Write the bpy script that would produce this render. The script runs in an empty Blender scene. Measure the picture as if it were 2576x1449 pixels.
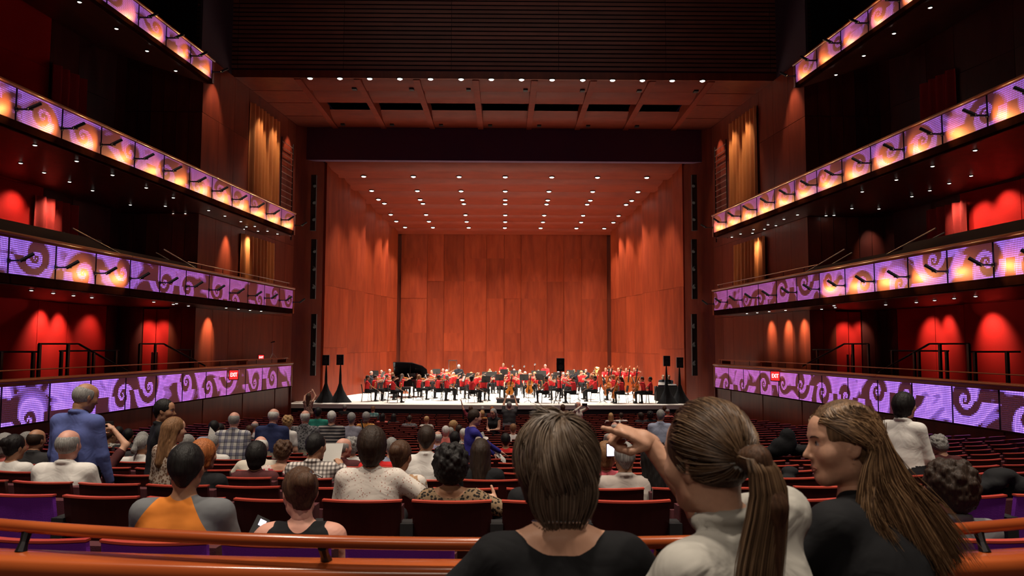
import bpy, math, random
import numpy as np
from mathutils import Vector, Matrix

random.seed(7)
rng = np.random.RandomState(11)
scene = bpy.context.scene
C = scene.collection

# ------------------------------------------------------------------ camera
FPX = 1950.0
TH, PS, RO = math.radians(4.15), math.radians(0.59), math.radians(0.2)
AF = np.array([math.sin(PS) * math.cos(TH), math.cos(PS) * math.cos(TH), math.sin(TH)])
_r0 = np.array([math.cos(PS), -math.sin(PS), 0.0])
_u0 = np.cross(_r0, AF)
AR = _r0 * math.cos(RO) + _u0 * math.sin(RO)
AU = _u0 * math.cos(RO) - _r0 * math.sin(RO)
cam_d = bpy.data.cameras.new('camera')
cam_d.sensor_width = 36.0
cam_d.lens = 36.0 * FPX / 2576.0
cam_d.clip_start = 0.05
cam_d.clip_end = 200
cam_d.dof.use_dof = True
cam_d.dof.focus_distance = 14.0
cam_d.dof.aperture_fstop = 7.0
cam = bpy.data.objects.new('camera', cam_d)
C.objects.link(cam)
cam.matrix_world = Matrix(((AR[0], AU[0], -AF[0], 0), (AR[1], AU[1], -AF[1], 0), (AR[2], AU[2], -AF[2], 0), (0, 0, 0, 1)))
scene.camera = cam

# ------------------------------------------------------------------ world and exposure
scene.view_settings.view_transform = 'Standard'
scene.view_settings.look = 'None'
scene.view_settings.exposure = 0.0
scene.view_settings.gamma = 1.0
scene.view_settings.use_curve_mapping = False
world = bpy.data.worlds.new('world')
scene.world = world
world.use_nodes = True
world.node_tree.nodes['Background'].inputs[0].default_value = (0.012, 0.006, 0.012, 1)
world.node_tree.nodes['Background'].inputs[1].default_value = 0.25
scene.cycles.use_denoising = True
scene.cycles.use_adaptive_sampling = True
scene.cycles.adaptive_threshold = 0.025
scene.cycles.max_bounces = 5
scene.cycles.diffuse_bounces = 3
scene.cycles.glossy_bounces = 2
scene.cycles.sample_clamp_indirect = 4.0
scene.cycles.caustics_reflective = False
scene.cycles.caustics_refractive = False


def light(kind, name, loc, aim, energy, color=(1, .9, .78), size=0.1, angle=60, blend=.6):
    d = bpy.data.lights.new(name, kind)
    d.energy = energy
    d.color = color
    if kind == 'SPOT':
        d.spot_size = math.radians(angle)
        d.spot_blend = blend
        d.shadow_soft_size = size
    elif kind == 'AREA':
        d.shape = 'RECTANGLE'
        d.size, d.size_y = size if isinstance(size, tuple) else (size, size)
    else:
        d.shadow_soft_size = size
    o = bpy.data.objects.new(name, d)
    C.objects.link(o)
    o.location = loc
    v = Vector(aim) - Vector(loc)
    o.rotation_euler = v.to_track_quat('-Z', 'Y').to_euler()
    return o


# house lights in the hall ceiling (dimmed, above and out of the picture)
K_HOUSE = 5.0
for hx in (-6.5, 0.0, 6.5):
    for hy, e in ((1.5, 900), (8.0, 520), (15.0, 480), (22.0, 480), (28.0, 420)):
        light('SPOT', 'house_downlight', (hx, hy, 14.5), (hx * .95, hy + 1.5, -3), e * K_HOUSE, (1, .86, .70), .5, 70, .9)
# added unseen fill lamp that brightens the slatted wall above the canopy
light('AREA', 'slat_wash', (0, 25.5, 16.0), (0, 33, 13.2), 60, (1, .75, .6), (14, .5))
# unseen warm area lamp behind the camera, aimed at the nearest rows
light('AREA', 'booth_light', (-1.5, -4.5, 5.0), (0.5, 4.0, -1.2), 110, (1, .84, .68), (4, .8))
# ------------------------------------------------------------------ helpers


def nrm(v):
    v = np.asarray(v, float)
    return v / (np.linalg.norm(v) + 1e-12)


def ray(px, py):
    return AF * FPX + AR * (px - 1288.0) + AU * (724.5 - py)


def at(px, py, Y):
    d = ray(px, py)
    return d * (Y / d[1])


def onz(px, py, z):
    d = ray(px, py)
    return d * (z / d[2])


def tag(o, label=None, cat=None, group=None, kind=None):
    if label:
        o['label'] = label
    if cat:
        o['category'] = cat
    if group:
        o['group'] = group
    if kind:
        o['kind'] = kind
    return o


def empty(name, loc, label, cat, group=None, rz=0.0):
    o = bpy.data.objects.new(name, None)
    C.objects.link(o)
    o.empty_display_size = .1
    o.location = loc
    o.rotation_euler = (0, 0, rz)
    return tag(o, label, cat, group)


def copy_tree(o, parent=None):
    c = o.copy()
    C.objects.link(c)
    c.parent = parent
    for ch in list(o.children):
        copy_tree(ch, c)
    return c


def link(name, me, parent=None):
    o = bpy.data.objects.new(name, me)
    C.objects.link(o)
    if parent is not None:
        o.parent = parent
    return o


class MB:
    def __init__(s):
        s.v, s.f, s.m, s.n = [], [], [], 0

    def add(s, verts, faces, mi=0):
        b = s.n
        for p in verts:
            s.v.append((float(p[0]), float(p[1]), float(p[2])))
        for f in faces:
            s.f.append(tuple(i + b for i in f))
            s.m.append(mi)
        s.n += len(verts)

    def hexa(s, p, mi=0):
        s.add(p, [(0, 3, 2, 1), (4, 5, 6, 7), (0, 1, 5, 4), (1, 2, 6, 5), (2, 3, 7, 6), (3, 0, 4, 7)], mi)

    def box(s, x0, x1, y0, y1, z0, z1, mi=0):
        s.hexa([(x0, y0, z0), (x1, y0, z0), (x1, y1, z0), (x0, y1, z0), (x0, y0, z1), (x1, y0, z1), (x1, y1, z1), (x0, y1, z1)], mi)

    def slab(s, a, b, c, d, n, t, mi=0):
        """quad a b c d thickened by t along n"""
        n = nrm(n) * t
        q = [np.array(p, float) for p in (a, b, c, d)]
        s.hexa(q + [p + n for p in q], mi)

    def tube(s, pts, r, n=8, mi=0, caps=True, flat=None):
        pts = [np.array(p, float) for p in pts]
        k = len(pts)
        rs = r if hasattr(r, '__len__') else [r] * k
        vs, fs = [], []
        up = np.array([0, 0, 1.0])
        pu = None
        for i in range(k):
            t = nrm(pts[min(i + 1, k - 1)] - pts[max(i - 1, 0)])
            if pu is None:
                a = np.cross(t, up)
                if np.linalg.norm(a) < .05:
                    a = np.cross(t, np.array([1.0, 0, 0]))
            else:
                a = pu - t * (pu @ t)
            a = nrm(a)
            pu = a
            b = np.cross(t, a)
            for j in range(n):
                w = 2 * math.pi * j / n
                fy = 1 if flat is None else flat
                vs.append(pts[i] + (a * math.cos(w) + b * math.sin(w) * fy) * rs[i])
        for i in range(k - 1):
            for j in range(n):
                j2 = (j + 1) % n
                fs.append((i * n + j, i * n + j2, (i + 1) * n + j2, (i + 1) * n + j))
        if caps:
            fs.append(tuple(range(n - 1, -1, -1)))
            fs.append(tuple((k - 1) * n + j for j in range(n)))
        s.add(vs, fs, mi)

    def lathe(s, prof, cx=0, cy=0, cz=0, n=14, mi=0):
        vs, fs = [], []
        for r, z in prof:
            for j in range(n):
                w = 2 * math.pi * j / n
                vs.append((cx + r * math.cos(w), cy + r * math.sin(w), cz + z))
        for i in range(len(prof) - 1):
            for j in range(n):
                j2 = (j + 1) % n
                fs.append((i * n + j, i * n + j2, (i + 1) * n + j2, (i + 1) * n + j))
        fs.append(tuple(range(n - 1, -1, -1)))
        fs.append(tuple((len(prof) - 1) * n + j for j in range(n)))
        s.add(vs, fs, mi)

    def prism(s, poly, f0, f1, mi=0):
        """poly: list of 2-tuples; f0,f1 map a 2-tuple to 3-D"""
        n = len(poly)
        vs = [f0(p) for p in poly] + [f1(p) for p in poly]
        fs = [tuple(range(n - 1, -1, -1)), tuple(range(n, 2 * n))]
        for i in range(n):
            j = (i + 1) % n
            fs.append((i, j, n + j, n + i))
        s.add(vs, fs, mi)

    def grid(s, fn, nu, nv, mi=0):
        vs = [fn(i / nu, j / nv) for i in range(nu + 1) for j in range(nv + 1)]
        fs = [(i * (nv + 1) + j, (i + 1) * (nv + 1) + j, (i + 1) * (nv + 1) + j + 1, i * (nv + 1) + j + 1) for i in range(nu) for j in range(nv)]
        s.add(vs, fs, mi)

    def mesh(s, name, mats, smooth=False):
        me = bpy.data.meshes.new(name)
        me.from_pydata(s.v, [], s.f)
        for m in (mats if isinstance(mats, (list, tuple)) else [mats]):
            me.materials.append(m)
        if any(s.m):
            me.polygons.foreach_set('material_index', s.m)
        if smooth:
            me.polygons.foreach_set('use_smooth', [True] * len(s.f))
        me.update()
        return me

    def build(s, name, mats, parent=None, smooth=False):
        return link(name, s.mesh(name, mats, smooth), parent)


# ------------------------------------------------------------------ materials


def lin(c):
    """sRGB 0-255 to linear"""
    o = []
    for v in c:
        v = v / 255.0
        o.append(v / 12.92 if v <= .04045 else ((v + .055) / 1.055) ** 2.4)
    return tuple(o)


_mats = {}


def newmat(name):
    m = bpy.data.materials.new(name)
    m.use_nodes = True
    nt = m.node_tree
    return m, nt, nt.nodes['Principled BSDF']


def plain(name, col, rough=.6, metal=0.0, bump=0.0, bscale=60.0, var=0.0, spec=.5, emit=None, es=0.0):
    """procedural plain material: fine noise tint and optional fine relief"""
    if name in _mats:
        return _mats[name]
    m, nt, b = newmat(name)
    b.inputs['Roughness'].default_value = rough
    b.inputs['Metallic'].default_value = metal
    b.inputs['Specular IOR Level'].default_value = spec
    b.inputs['Base Color'].default_value = (*col, 1)
    tc = nt.nodes.new('ShaderNodeTexCoord')
    nz = nt.nodes.new('ShaderNodeTexNoise')
    nz.inputs['Scale'].default_value = bscale
    nz.inputs['Detail'].default_value = 3
    nt.links.new(tc.outputs['Object'], nz.inputs['Vector'])
    if var > 0:
        mx = nt.nodes.new('ShaderNodeMix')
        mx.data_type = 'RGBA'
        mx.inputs[6].default_value = (*[c * (1 - var) for c in col], 1)
        mx.inputs[7].default_value = (*[min(1, c * (1 + var)) for c in col], 1)
        nt.links.new(nz.outputs[0], mx.inputs[0])
        nt.links.new(mx.outputs[2], b.inputs['Base Color'])
    if bump > 0:
        bp = nt.nodes.new('ShaderNodeBump')
        bp.inputs['Strength'].default_value = bump
        bp.inputs['Distance'].default_value = .01
        nt.links.new(nz.outputs[0], bp.inputs['Height'])
        nt.links.new(bp.outputs[0], b.inputs['Normal'])
    if emit is not None:
        b.inputs['Emission Color'].default_value = (*emit, 1)
        b.inputs['Emission Strength'].default_value = es
    _mats[name] = m
    return m


def wood(name, c1, c2, rough=.35, scale=(1.2, 1.2, .12), per_object=.18, coat=0.0, detail=6.0, spec=.5):
    if name in _mats:
        return _mats[name]
    m, nt, b = newmat(name)
    L = nt.links.new
    tc = nt.nodes.new('ShaderNodeTexCoord')
    mp = nt.nodes.new('ShaderNodeMapping')
    mp.inputs['Scale'].default_value = scale
    L(tc.outputs['Object'], mp.inputs['Vector'])
    oi = nt.nodes.new('ShaderNodeObjectInfo')
    va = nt.nodes.new('ShaderNodeVectorMath')
    va.operation = 'ADD'
    mul = nt.nodes.new('ShaderNodeMath')
    mul.operation = 'MULTIPLY'
    mul.inputs[1].default_value = 37.0
    L(oi.outputs['Random'], mul.inputs[0])
    cb = nt.nodes.new('ShaderNodeCombineXYZ')
    L(mul.outputs[0], cb.inputs[0])
    L(mul.outputs[0], cb.inputs[1])
    L(mp.outputs[0], va.inputs[0])
    L(cb.outputs[0], va.inputs[1])
    n1 = nt.nodes.new('ShaderNodeTexNoise')
    n1.inputs['Scale'].default_value = 3.0
    n1.inputs['Detail'].default_value = detail
    n1.inputs['Distortion'].default_value = .6
    L(va.outputs[0], n1.inputs['Vector'])
    rp = nt.nodes.new('ShaderNodeValToRGB')
    rp.color_ramp.elements[0].position = .3
    rp.color_ramp.elements[0].color = (*c1, 1)
    rp.color_ramp.elements[1].position = .72
    rp.color_ramp.elements[1].color = (*c2, 1)
    L(n1.outputs[0], rp.inputs[0])
    hs = nt.nodes.new('ShaderNodeHueSaturation')
    mr = nt.nodes.new('ShaderNodeMapRange')
    mr.inputs[3].default_value = 1 - per_object
    mr.inputs[4].default_value = 1 + per_object
    L(oi.outputs['Random'], mr.inputs[0])
    L(mr.outputs[0], hs.inputs['Value'])
    L(rp.outputs[0], hs.inputs['Color'])
    L(hs.outputs[0], b.inputs['Base Color'])
    b.inputs['Roughness'].default_value = rough
    b.inputs['Specular IOR Level'].default_value = spec
    b.inputs['Coat Weight'].default_value = coat
    b.inputs['Coat Roughness'].default_value = .12
    bp = nt.nodes.new('ShaderNodeBump')
    bp.inputs['Strength'].default_value = .06
    bp.inputs['Distance'].default_value = .01
    L(n1.outputs[0], bp.inputs['Height'])
    L(bp.outputs[0], b.inputs['Normal'])
    _mats[name] = m
    return m


def emitter(name, col, strength):
    if name in _mats:
        return _mats[name]
    m = bpy.data.materials.new(name)
    m.use_nodes = True
    nt = m.node_tree
    nt.nodes.clear()
    e = nt.nodes.new('ShaderNodeEmission')
    e.inputs[0].default_value = (*col, 1)
    e.inputs[1].default_value = strength
    o = nt.nodes.new('ShaderNodeOutputMaterial')
    nt.links.new(e.outputs[0], o.inputs[0])
    _mats[name] = m
    return m


M = {
    'slat': wood('slat_wood', (.16, .05, .035), (.24, .08, .055), .5, (.2, 1, 1), .2),
    'shell': wood('shell_wood', (.18, .022, .0068), (.28, .041, .0115), .5, (1.0, 1.0, .18), .16, spec=.2),
    'shell_ceiling': wood('shell_ceiling_wood', (.16, .020, .008), (.21, .030, .012), .55, (.3, 1.2, 1.0), .05, spec=.15),
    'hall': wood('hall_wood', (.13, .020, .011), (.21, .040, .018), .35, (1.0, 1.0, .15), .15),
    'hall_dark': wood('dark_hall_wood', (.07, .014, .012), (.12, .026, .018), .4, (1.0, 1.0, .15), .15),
    'fascia': wood('fascia_wood', (.022, .006, .004), (.036, .010, .007), .9, (1, 1, .2), .1, spec=.0),
    'red_wall': plain('red_wall_fabric', (.56, .014, .010), .8, spec=.2, bump=.2, bscale=90, var=.12),
    'black': plain('matte_black', (.012, .011, .013), .6, var=.2),
    'dark_metal': plain('dark_metal', (.02, .018, .02), .4, .6, var=.2),
    'dark': plain('dark_plaster', (.05, .022, .035), .85, bump=.1, bscale=20, var=.2),
    'purple_dark': plain('dark_purple_header', (.070, .022, .062), .8, bump=.1, bscale=14, var=.18),
    'steel': plain('brushed_steel', (.6, .58, .56), .3, .9, var=.1),
    'cap': wood('cap_wood', (.30, .075, .03), (.46, .13, .05), .3, (.15, .15, 1.0), .08, coat=.2),
    'rail': wood('rail_wood', (.33, .062, .015), (.52, .115, .028), .22, (.25, 1.6, 1.6), .05, coat=.45),
    'curtain': plain('gold_curtain', (.58, .21, .06), .75, bump=.3, bscale=120, var=.12),
    'red_curtain': plain('red_curtain', (.46, .025, .016), .75, bump=.3, bscale=120, var=.12),
    'stage_floor': plain('pale_stage_floor', (.84, .78, .70), .5, bump=.05, bscale=8, var=.06),
    'stage_front': plain('stage_front_black', (.012, .009, .011), .5, var=.3),
    'carpet': plain('dark_red_carpet', (.035, .008, .010), .95, bump=.5, bscale=300, var=.35),
    'seat_back': wood('seat_back_wood', (.040, .006, .006), (.062, .009, .008), .35, (1.2, 1.2, .3), .12),
    'seat_top': wood('seat_top_wood', (.46, .050, .034), (.58, .085, .05), .35, (.3, 1.2, 1.0), .12),
    'seat_purple': plain('purple_seat_fabric', (.27, .036, .56), .7, bump=.25, bscale=220, var=.15),  # violet LED glow from behind, painted into the seat back colour
    'seat_fabric': plain('dark_red_seat_fabric', (.075, .010, .016), .8, bump=.3, bscale=220, var=.2),
    'lamp_on': emitter('lamp_glow', (1, .95, .85), 14.0),
    'lamp_dim': emitter('small_lamp_glow', (1, .93, .82), 6.0),
    'fixture_on': emitter('fixture_glow', (1, .82, .45), 12.0),
    'white_paint': plain('white_paint', (.75, .73, .7), .5, var=.05),
}
# ------------------------------------------------------------------ hall geometry


def S(s, off, D, z):
    """point on a plane parallel to the balcony front of side s (-1 left, 1 right)"""
    return np.array((s * (9.78 + off + .098 * (36 - D)), D, z))


def onS(px, py, s, off):
    d = ray(px, py)
    d = d / d[1]
    Y = (9.78 + off + .098 * 36) / (s * d[0] + .098)
    return d * Y


def drop(D):
    """height of the seat tops below the camera at distance D"""
    if D < 3.6:
        return .890
    if D < 4.95:
        return .890 + (D - 3.6) / 1.35 * .076
    d = D - 4.95
    return .966 + .116 * d - .00162 * d * d


RCURVE = 26.0


def deff(x, y):
    return y - x * x / (2 * RCURVE)


def zfloor(x, y):
    D = deff(x, y)
    if D < 2.95:
        return -1.62
    return -drop(min(D, 34.5)) - .85


STAGE_Z = -2.95
Z_T = {1: dict(cap=-.86, ltop=-1.02, lbot=-1.94, bot=-1.98, end=36.0),
       2: dict(cap=2.58, ltop=2.44, lbot=1.60, bot=1.38, end=36.0),
       3: dict(cap=6.08, ltop=5.98, lbot=5.22, bot=5.03, end=35.9),
       4: dict(cap=10.27, ltop=10.17, lbot=9.52, bot=9.38, end=27.6)}
JOINTS = {1: [35.9 - 1.625 * k for k in range(0, 17)], 2: [35.9 - 1.625 * k for k in range(0, 17)],
          3: [35.9 - 1.625 * k for k in range(0, 17)], 4: [27.5 - 1.56 * k for k in range(0, 9)]}


def structure(name, loc=(0, 0, 0)):
    o = bpy.data.objects.new(name, None)
    C.objects.link(o)
    o.location = loc
    o['kind'] = 'structure'
    return o


# floor of the auditorium, sloping down to the stage
mb = MB()
NX, NY = 36, 84


def _fl(u, v):
    x = -15.5 + 31 * u
    y = -6 + 43.5 * v
    return (x, y, zfloor(x, y))


mb.grid(_fl, NX, NY)
mb.box(-15.5, 15.5, 37.4, 41.2, -4.2, -3.9)
tag(mb.build('floor', M['carpet']), kind='structure')

# stage: pale floor with a nosing and a black front wall
mb = MB()
NOS = [(-10.6, 38.35)] + [(x, 38.3 - .35 * (1 - (x / 8.8) ** 2)) for x in np.linspace(-8.8, 8.8, 25)] + [(10.6, 38.35)]
poly = NOS + [(10.6, 54.5), (-10.6, 54.5)]
mb.prism(poly, lambda p: (p[0], p[1], STAGE_Z - .2), lambda p: (p[0], p[1], STAGE_Z))
o = tag(mb.build('stage_floor', M['stage_floor']), kind='structure')
mb = MB()
poly2 = [(x, y + .06) for x, y in NOS] + [(10.6, 40), (-10.6, 40)]
mb.prism(poly2, lambda p: (p[0], p[1], -4.1), lambda p: (p[0], p[1], STAGE_Z - .2))
tag(mb.build('wall_stage_front', M['stage_front']), kind='structure')

# ---- orchestra shell: back wall of tall veneer panels
wb = structure('wall_back')
bpx = [1008, 1074, 1117, 1166, 1224, 1268, 1311, 1376, 1419, 1463, 1528]
bx = [at(p, 740, 54)[0] for p in bpx]
zc_y = {y: at(1268, y, 54)[2] for y in (884, 838, 751, 708, 650, 580)}
levels = [[884, 838, 751, 650], [884, 751, 708], [884, 838, 708], [884, 708, 650], [884, 751, 650]]
for i in range(10):
    zs = [STAGE_Z] + [zc_y[y] for y in levels[i % 5]] + [8.2]
    for k in range(len(zs) - 1):
        mb = MB()
        dy = .05 * ((i % 2) - .5) + .006 * ((k * 7 + i * 3) % 3)
        w = bx[i + 1] - bx[i]

        def _pp(u, v, i=i, zs=zs, k=k, dy=dy, w=w):
            return (bx[i] + .005 + (w - .010) * u, 54 + dy + .07 * (2 * u - 1) ** 2, zs[k] + .003 + (zs[k + 1] - zs[k] - .006) * v)
        mb.grid(_pp, 6, 1)
        x0, x1 = bx[i] + .005, bx[i + 1] - .005
        y0 = 54 + dy + .07
        mb.hexa([(x0, y0, zs[k]), (x1, y0, zs[k]), (x1, y0 + .1, zs[k]), (x0, y0 + .1, zs[k]), (x0, y0, zs[k + 1]), (x1, y0, zs[k + 1]), (x1, y0 + .1, zs[k + 1]), (x0, y0 + .1, zs[k + 1])])
        mb.build('panel', M['shell'], wb, smooth=False)
mb = MB()
mb.box(-10.5, 10.5, 54.4, 54.6, -3, 12)
mb.build('backing', M['hall'], wb)

# ---- shell side walls: sawtooth panels
SHL = {-1: [816, 838, 866, 905, 934, 950, 964, 976, 991], 1: [1720, 1702, 1668, 1628, 1603, 1584, 1568, 1556, 1545]}
for s in (-1, 1):
    ws = structure('wall_stage_left' if s < 0 else 'wall_stage_right')

    def shell_x(D, s=s):
        return s * (9.58 - (D - 41) * .163)
    pts = []
    for p in SHL[s]:
        d = ray(p, 750)
        d = d / d[1]
        Y = (9.58 + 41 * .163) / (s * d[0] + .163)
        pts.append((shell_x(Y), Y))
    for i in range(8):
        (xa, ya), (xb, yb) = pts[i], pts[i + 1]
        sh = .16 + .06 * (i % 3)
        xb2 = xb - s * sh
        top = 9.9 - (ya - 41) * .13
        zs = [STAGE_Z, -.52 + (.30 if i < 2 else 0), 3.1, top]
        for k in range(3):
            mb = MB()
            g = .003
            a, b = (xa, ya + .01), (xb2, yb - .01)
            off = .006 * ((i + k) % 2)
            z0, z1 = zs[k] + g, zs[k + 1] - g
            v = [(a[0] - s * off, a[1], z0), (b[0] - s * off, b[1], z0), (b[0] + s * (.12 + sh), b[1], z0), (a[0] + s * .12, a[1], z0)]
            v += [(q[0], q[1], z1) for q in v]
            mb.hexa(v)
            mb.build('panel', M['shell'], ws)
    if s > 0:   # narrow stage door slot standing ajar
        mb = MB()
        p = at(1584, 930, pts[5][1])
        mb.box(p[0] - .12, p[0] + .10, p[1] - .22, p[1] - .02, STAGE_Z, at(1584, 887, p[1])[2])
        mb.build('door_slot', M['black'], ws)
    mb = MB()
    mb.hexa([(pts[0][0] + s * .25, pts[0][1], -3), (pts[-1][0] + s * .25, pts[-1][1] + 1.2, -3), (pts[-1][0] + s * .6, pts[-1][1] + 1.2, -3), (pts[0][0] + s * .6, pts[0][1], -3),
             (pts[0][0] + s * .25, pts[0][1], 11), (pts[-1][0] + s * .25, pts[-1][1] + 1.2, 11), (pts[-1][0] + s * .6, pts[-1][1] + 1.2, 11), (pts[0][0] + s * .6, pts[0][1], 11)])
    mb.build('backing', M['hall'], ws)

# ---- shell ceiling: seven curved panels stepping down to the back
CZ0, CZK = 9.51, .1423


def on_ceiling(px, py, dz=0.0):
    d = ray(px, py)
    t = (CZ0 + CZK * 41 + dz) / (d[2] + CZK * d[1])
    return d * t


cs = structure('ceiling_stage')
cys = [416, 450, 482, 515, 541, 558, 575, 590]
cD = [on_ceiling(1268, y)[1] for y in cys]
CEIL_X = lambda D: 9.55 - (D - 41) * .178
for i in range(7):
    mb = MB()
    D0, D1 = cD[i], cD[i + 1]

    def _cp(u, v, D0=D0, D1=D1):
        D = D0 + (D1 - D0) * v
        hw = CEIL_X(D0) + .05
        z = CZ0 - CZK * (D - 41) + .58 * max(0, 1 - v / .5) ** 2
        return (-hw + 2 * hw * u, D, z)
    mb.grid(_cp, 1, 12)
    # thickness and end cheeks
    hw = CEIL_X(D0) + .05
    zb = CZ0 - CZK * (D1 - 41)
    mb.slab((-hw, D1, zb), (hw, D1, zb), (hw, D1, zb + .25), (-hw, D1, zb + .25), (0, 1, 0), .03)
    if i == 0:
        zf = CZ0 + .58
        mb.slab((-hw, D0, zf), (hw, D0, zf), (hw, D0, zf + .15), (-hw, D0, zf + .15), (0, 1, 0), .03)
    mb.build('ceiling_panel', M['shell_ceiling'], cs, smooth=True)
mb = MB()
mb.box(-10.5, 10.5, 41.2, 54.4, 10.3, 10.5)
mb.build('backing', M['dark'], cs)

ROWS = [([915, 1040, 1155, 1271, 1388, 1503, 1627], 444), ([935, 1050, 1160, 1271, 1381, 1491, 1605], 480), ([952, 1057, 1163, 1271, 1378, 1485, 1589], 502),
        ([967, 1064, 1167, 1271, 1375, 1477, 1575], 512), ([983, 1072, 1171, 1271, 1369, 1467, 1556], 540), ([997, 1079, 1174, 1271, 1366, 1462, 1543], 557), ([1019, 1089, 1179, 1270, 1360, 1450, 1520], 572)]


def disc_mesh(name, r, glow):
    b = MB()
    b.lathe([(r * 1.35, .03), (r * 1.35, 0), (r * 1.02, -.012), (r, .012)], n=14, mi=0)
    b.lathe([(.001, -r * .42), (r * .6, -r * .34), (r * .95, -r * .1), (r * .98, .01)], n=14, mi=1)
    return b.mesh(name, [M['dark_metal'], glow], False)


dl_stage = disc_mesh('stage_downlight', .125, M['lamp_on'])
K_STAGE = 2.7
ORD = ['first', 'second', 'third', 'fourth', 'fifth', 'sixth', 'seventh', 'eighth', 'ninth', 'tenth', 'eleventh', 'twelfth', 'thirteenth', 'fourteenth', 'fifteenth', 'sixteenth', 'seventeenth',
       'eighteenth', 'nineteenth', 'twentieth'] + ['twenty-' + x for x in ('first', 'second', 'third', 'fourth', 'fifth', 'sixth', 'seventh', 'eighth', 'ninth')] + ['thirtieth'] + \
      ['thirty-' + x for x in ('first', 'second', 'third', 'fourth', 'fifth', 'sixth', 'seventh', 'eighth', 'ninth')] + ['fortieth'] + ['forty-' + x for x in ('first', 'second', 'third', 'fourth', 'fifth', 'sixth', 'seventh', 'eighth', 'ninth')]
for ri, (pxs, y) in enumerate(ROWS):
    for ci, px in enumerate(pxs):
        p = on_ceiling(px, y + (ci - 3) * .5)
        o = link('stage_downlight', dl_stage)
        o.location = p - np.array((0, 0, .03))
        tag(o, 'round recessed stage downlight, %s row from the front of the shell ceiling, %s from left' % (ORD[ri], ORD[ci]), 'downlight', 'downlights in the shell ceiling')
        light('SPOT', 'stage_lamp', p - np.array((0, 0, .28)), (p[0] * (.86 if ci in (0, 6) else .98), p[1] - (.5 if ri == 0 else .1), -3), 470 * K_STAGE * (1.45 if ci in (0, 6) else 1.0) * (2.0 if ri == 0 else 1.0), (1, .93, .82), .12, 74, 1.0)

# ---- proscenium: header, splayed portals
wp = structure('wall_proscenium')
mb = MB()
ZC = 11.35
mb.box(-10.95, 10.95, 40.2, 40.6, 9.62, ZC + .3)
mb.build('header', M['purple_dark'], wp)
for s in (-1, 1):
    mb = MB()
    mb.hexa([(s * 10.92, 39.7, -4), (s * 10.1, 40.5, -4), (s * 10.5, 41.2, -4), (s * 11.6, 40.4, -4), (s * 10.92, 39.7, ZC), (s * 10.1, 40.5, ZC), (s * 10.5, 41.2, ZC), (s * 11.6, 40.4, ZC)])
    mb.build('portal', M['hall'], wp)
    mb = MB()
    mb.hexa([(s * 10.1, 40.5, -3), (s * 9.62, 41.0, -3), (s * 9.8, 41.2, -3), (s * 10.3, 40.8, -3), (s * 10.1, 40.5, 9.9), (s * 9.62, 41.0, 9.62), (s * 9.8, 41.2, 9.62), (s * 10.3, 40.8, 9.9)])
    mb.build('portal_return', M['hall'], wp)
    for n, (ya, yb) in enumerate(((440, 580), (602, 752), (790, 945))):
        q0, q1 = at(1268 + s * 478, ya, 40.15), at(1268 + s * 478, yb, 40.15)
        mb = MB()
        mb.box(q0[0] - .13, q0[0] + .13, q0[1] - .05, q0[1] + .15, q1[2], q0[2], 0)
        t = tag(mb.build('lighting_slot', M['black']), 'tall black side lighting slot, %s, beside the %s edge of the stage opening' % (('upper', 'middle', 'lower')[n], 'left' if s < 0 else 'right'), 'lighting slot', 'lighting slots in the stage portals')
        for kk in range(3):
            mb = MB()
            zz = q1[2] + (q0[2] - q1[2]) * (.2 + .3 * kk)
            mb.tube([(q0[0], q0[1] - .06, zz + .1), (q0[0] - s * .1, q0[1] - .22, zz - .05)], [.07, .09], 8)
            mb.build('spot_lamp', M['dark_metal'], t)

# ---- forestage canopy: ribs and curved panels with a row of openings
cc = structure('ceiling_canopy')
cyD = [onz(1268, y, ZC)[1] for y in (200, 232, 262, 295, 320)]
ribx = [-8.9 + 2.545 * i for i in range(8)]
for i in range(7):
    for r in (0, 1, 3):
        D0, D1 = cyD[r], cyD[r + 1] if r < 3 else 40.2
        mb = MB()

        def _kp(u, v, i=i, D0=D0, D1=D1):
            return (ribx[i] + .05 + 2.445 * u, D0 + (D1 - D0) * v, ZC + .32 * max(0, 1 - v / .6) ** 2 + .02)
        mb.grid(_kp, 1, 8)
        mb.build('canopy_panel', M['shell_ceiling'], cc, smooth=True)
    # vent speakers
    for r, fx in ((0, .86), (3, .2)):
        mb = MB()
        yy = cyD[r] + (cyD[r + 1] - cyD[r]) * .8
        xx = ribx[i] + 2.545 * fx
        mb.box(xx - .1, xx + .1, yy - .12, yy + .12, ZC - .05, ZC + .05)
        mb.build('ceiling_speaker', M['black'], cc)
for i in range(8):
    mb = MB()
    mb.box(ribx[i] - .14, ribx[i] + .14, cyD[0], 40.2, ZC - .06, ZC + .5)
    mb.build('rib', M['shell_ceiling'], cc)
for s in (-1, 1):
    for r in range(4):
        D0, D1 = cyD[r], cyD[r + 1] if r < 3 else 40.2
        mb = MB()
        a0, a1 = 9.04, 11.2 + .1 * (36 - D0)
        b1 = 11.2 + .1 * (36 - D1)
        mb.slab((s * a0, D0 + .03, ZC), (s * a1, D0 + .03, ZC), (s * b1, D1 - .03, ZC), (s * a0, D1 - .03, ZC), (0, 0, 1), .1)
        mb.build('side_panel', M['hall'], cc)
mb = MB()
mb.box(-12.2, 12.2, cyD[0] - .12, cyD[0], ZC - .02, ZC + .34)
mb.build('fascia', M['hall'], cc)
mb = MB()
mb.box(-9, 9, cyD[0], 40.2, ZC + .9, ZC + 1)
mb.build('backing', M['black'], cc)
dl_can = disc_mesh('canopy_downlight', .11, M['lamp_on'])
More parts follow.
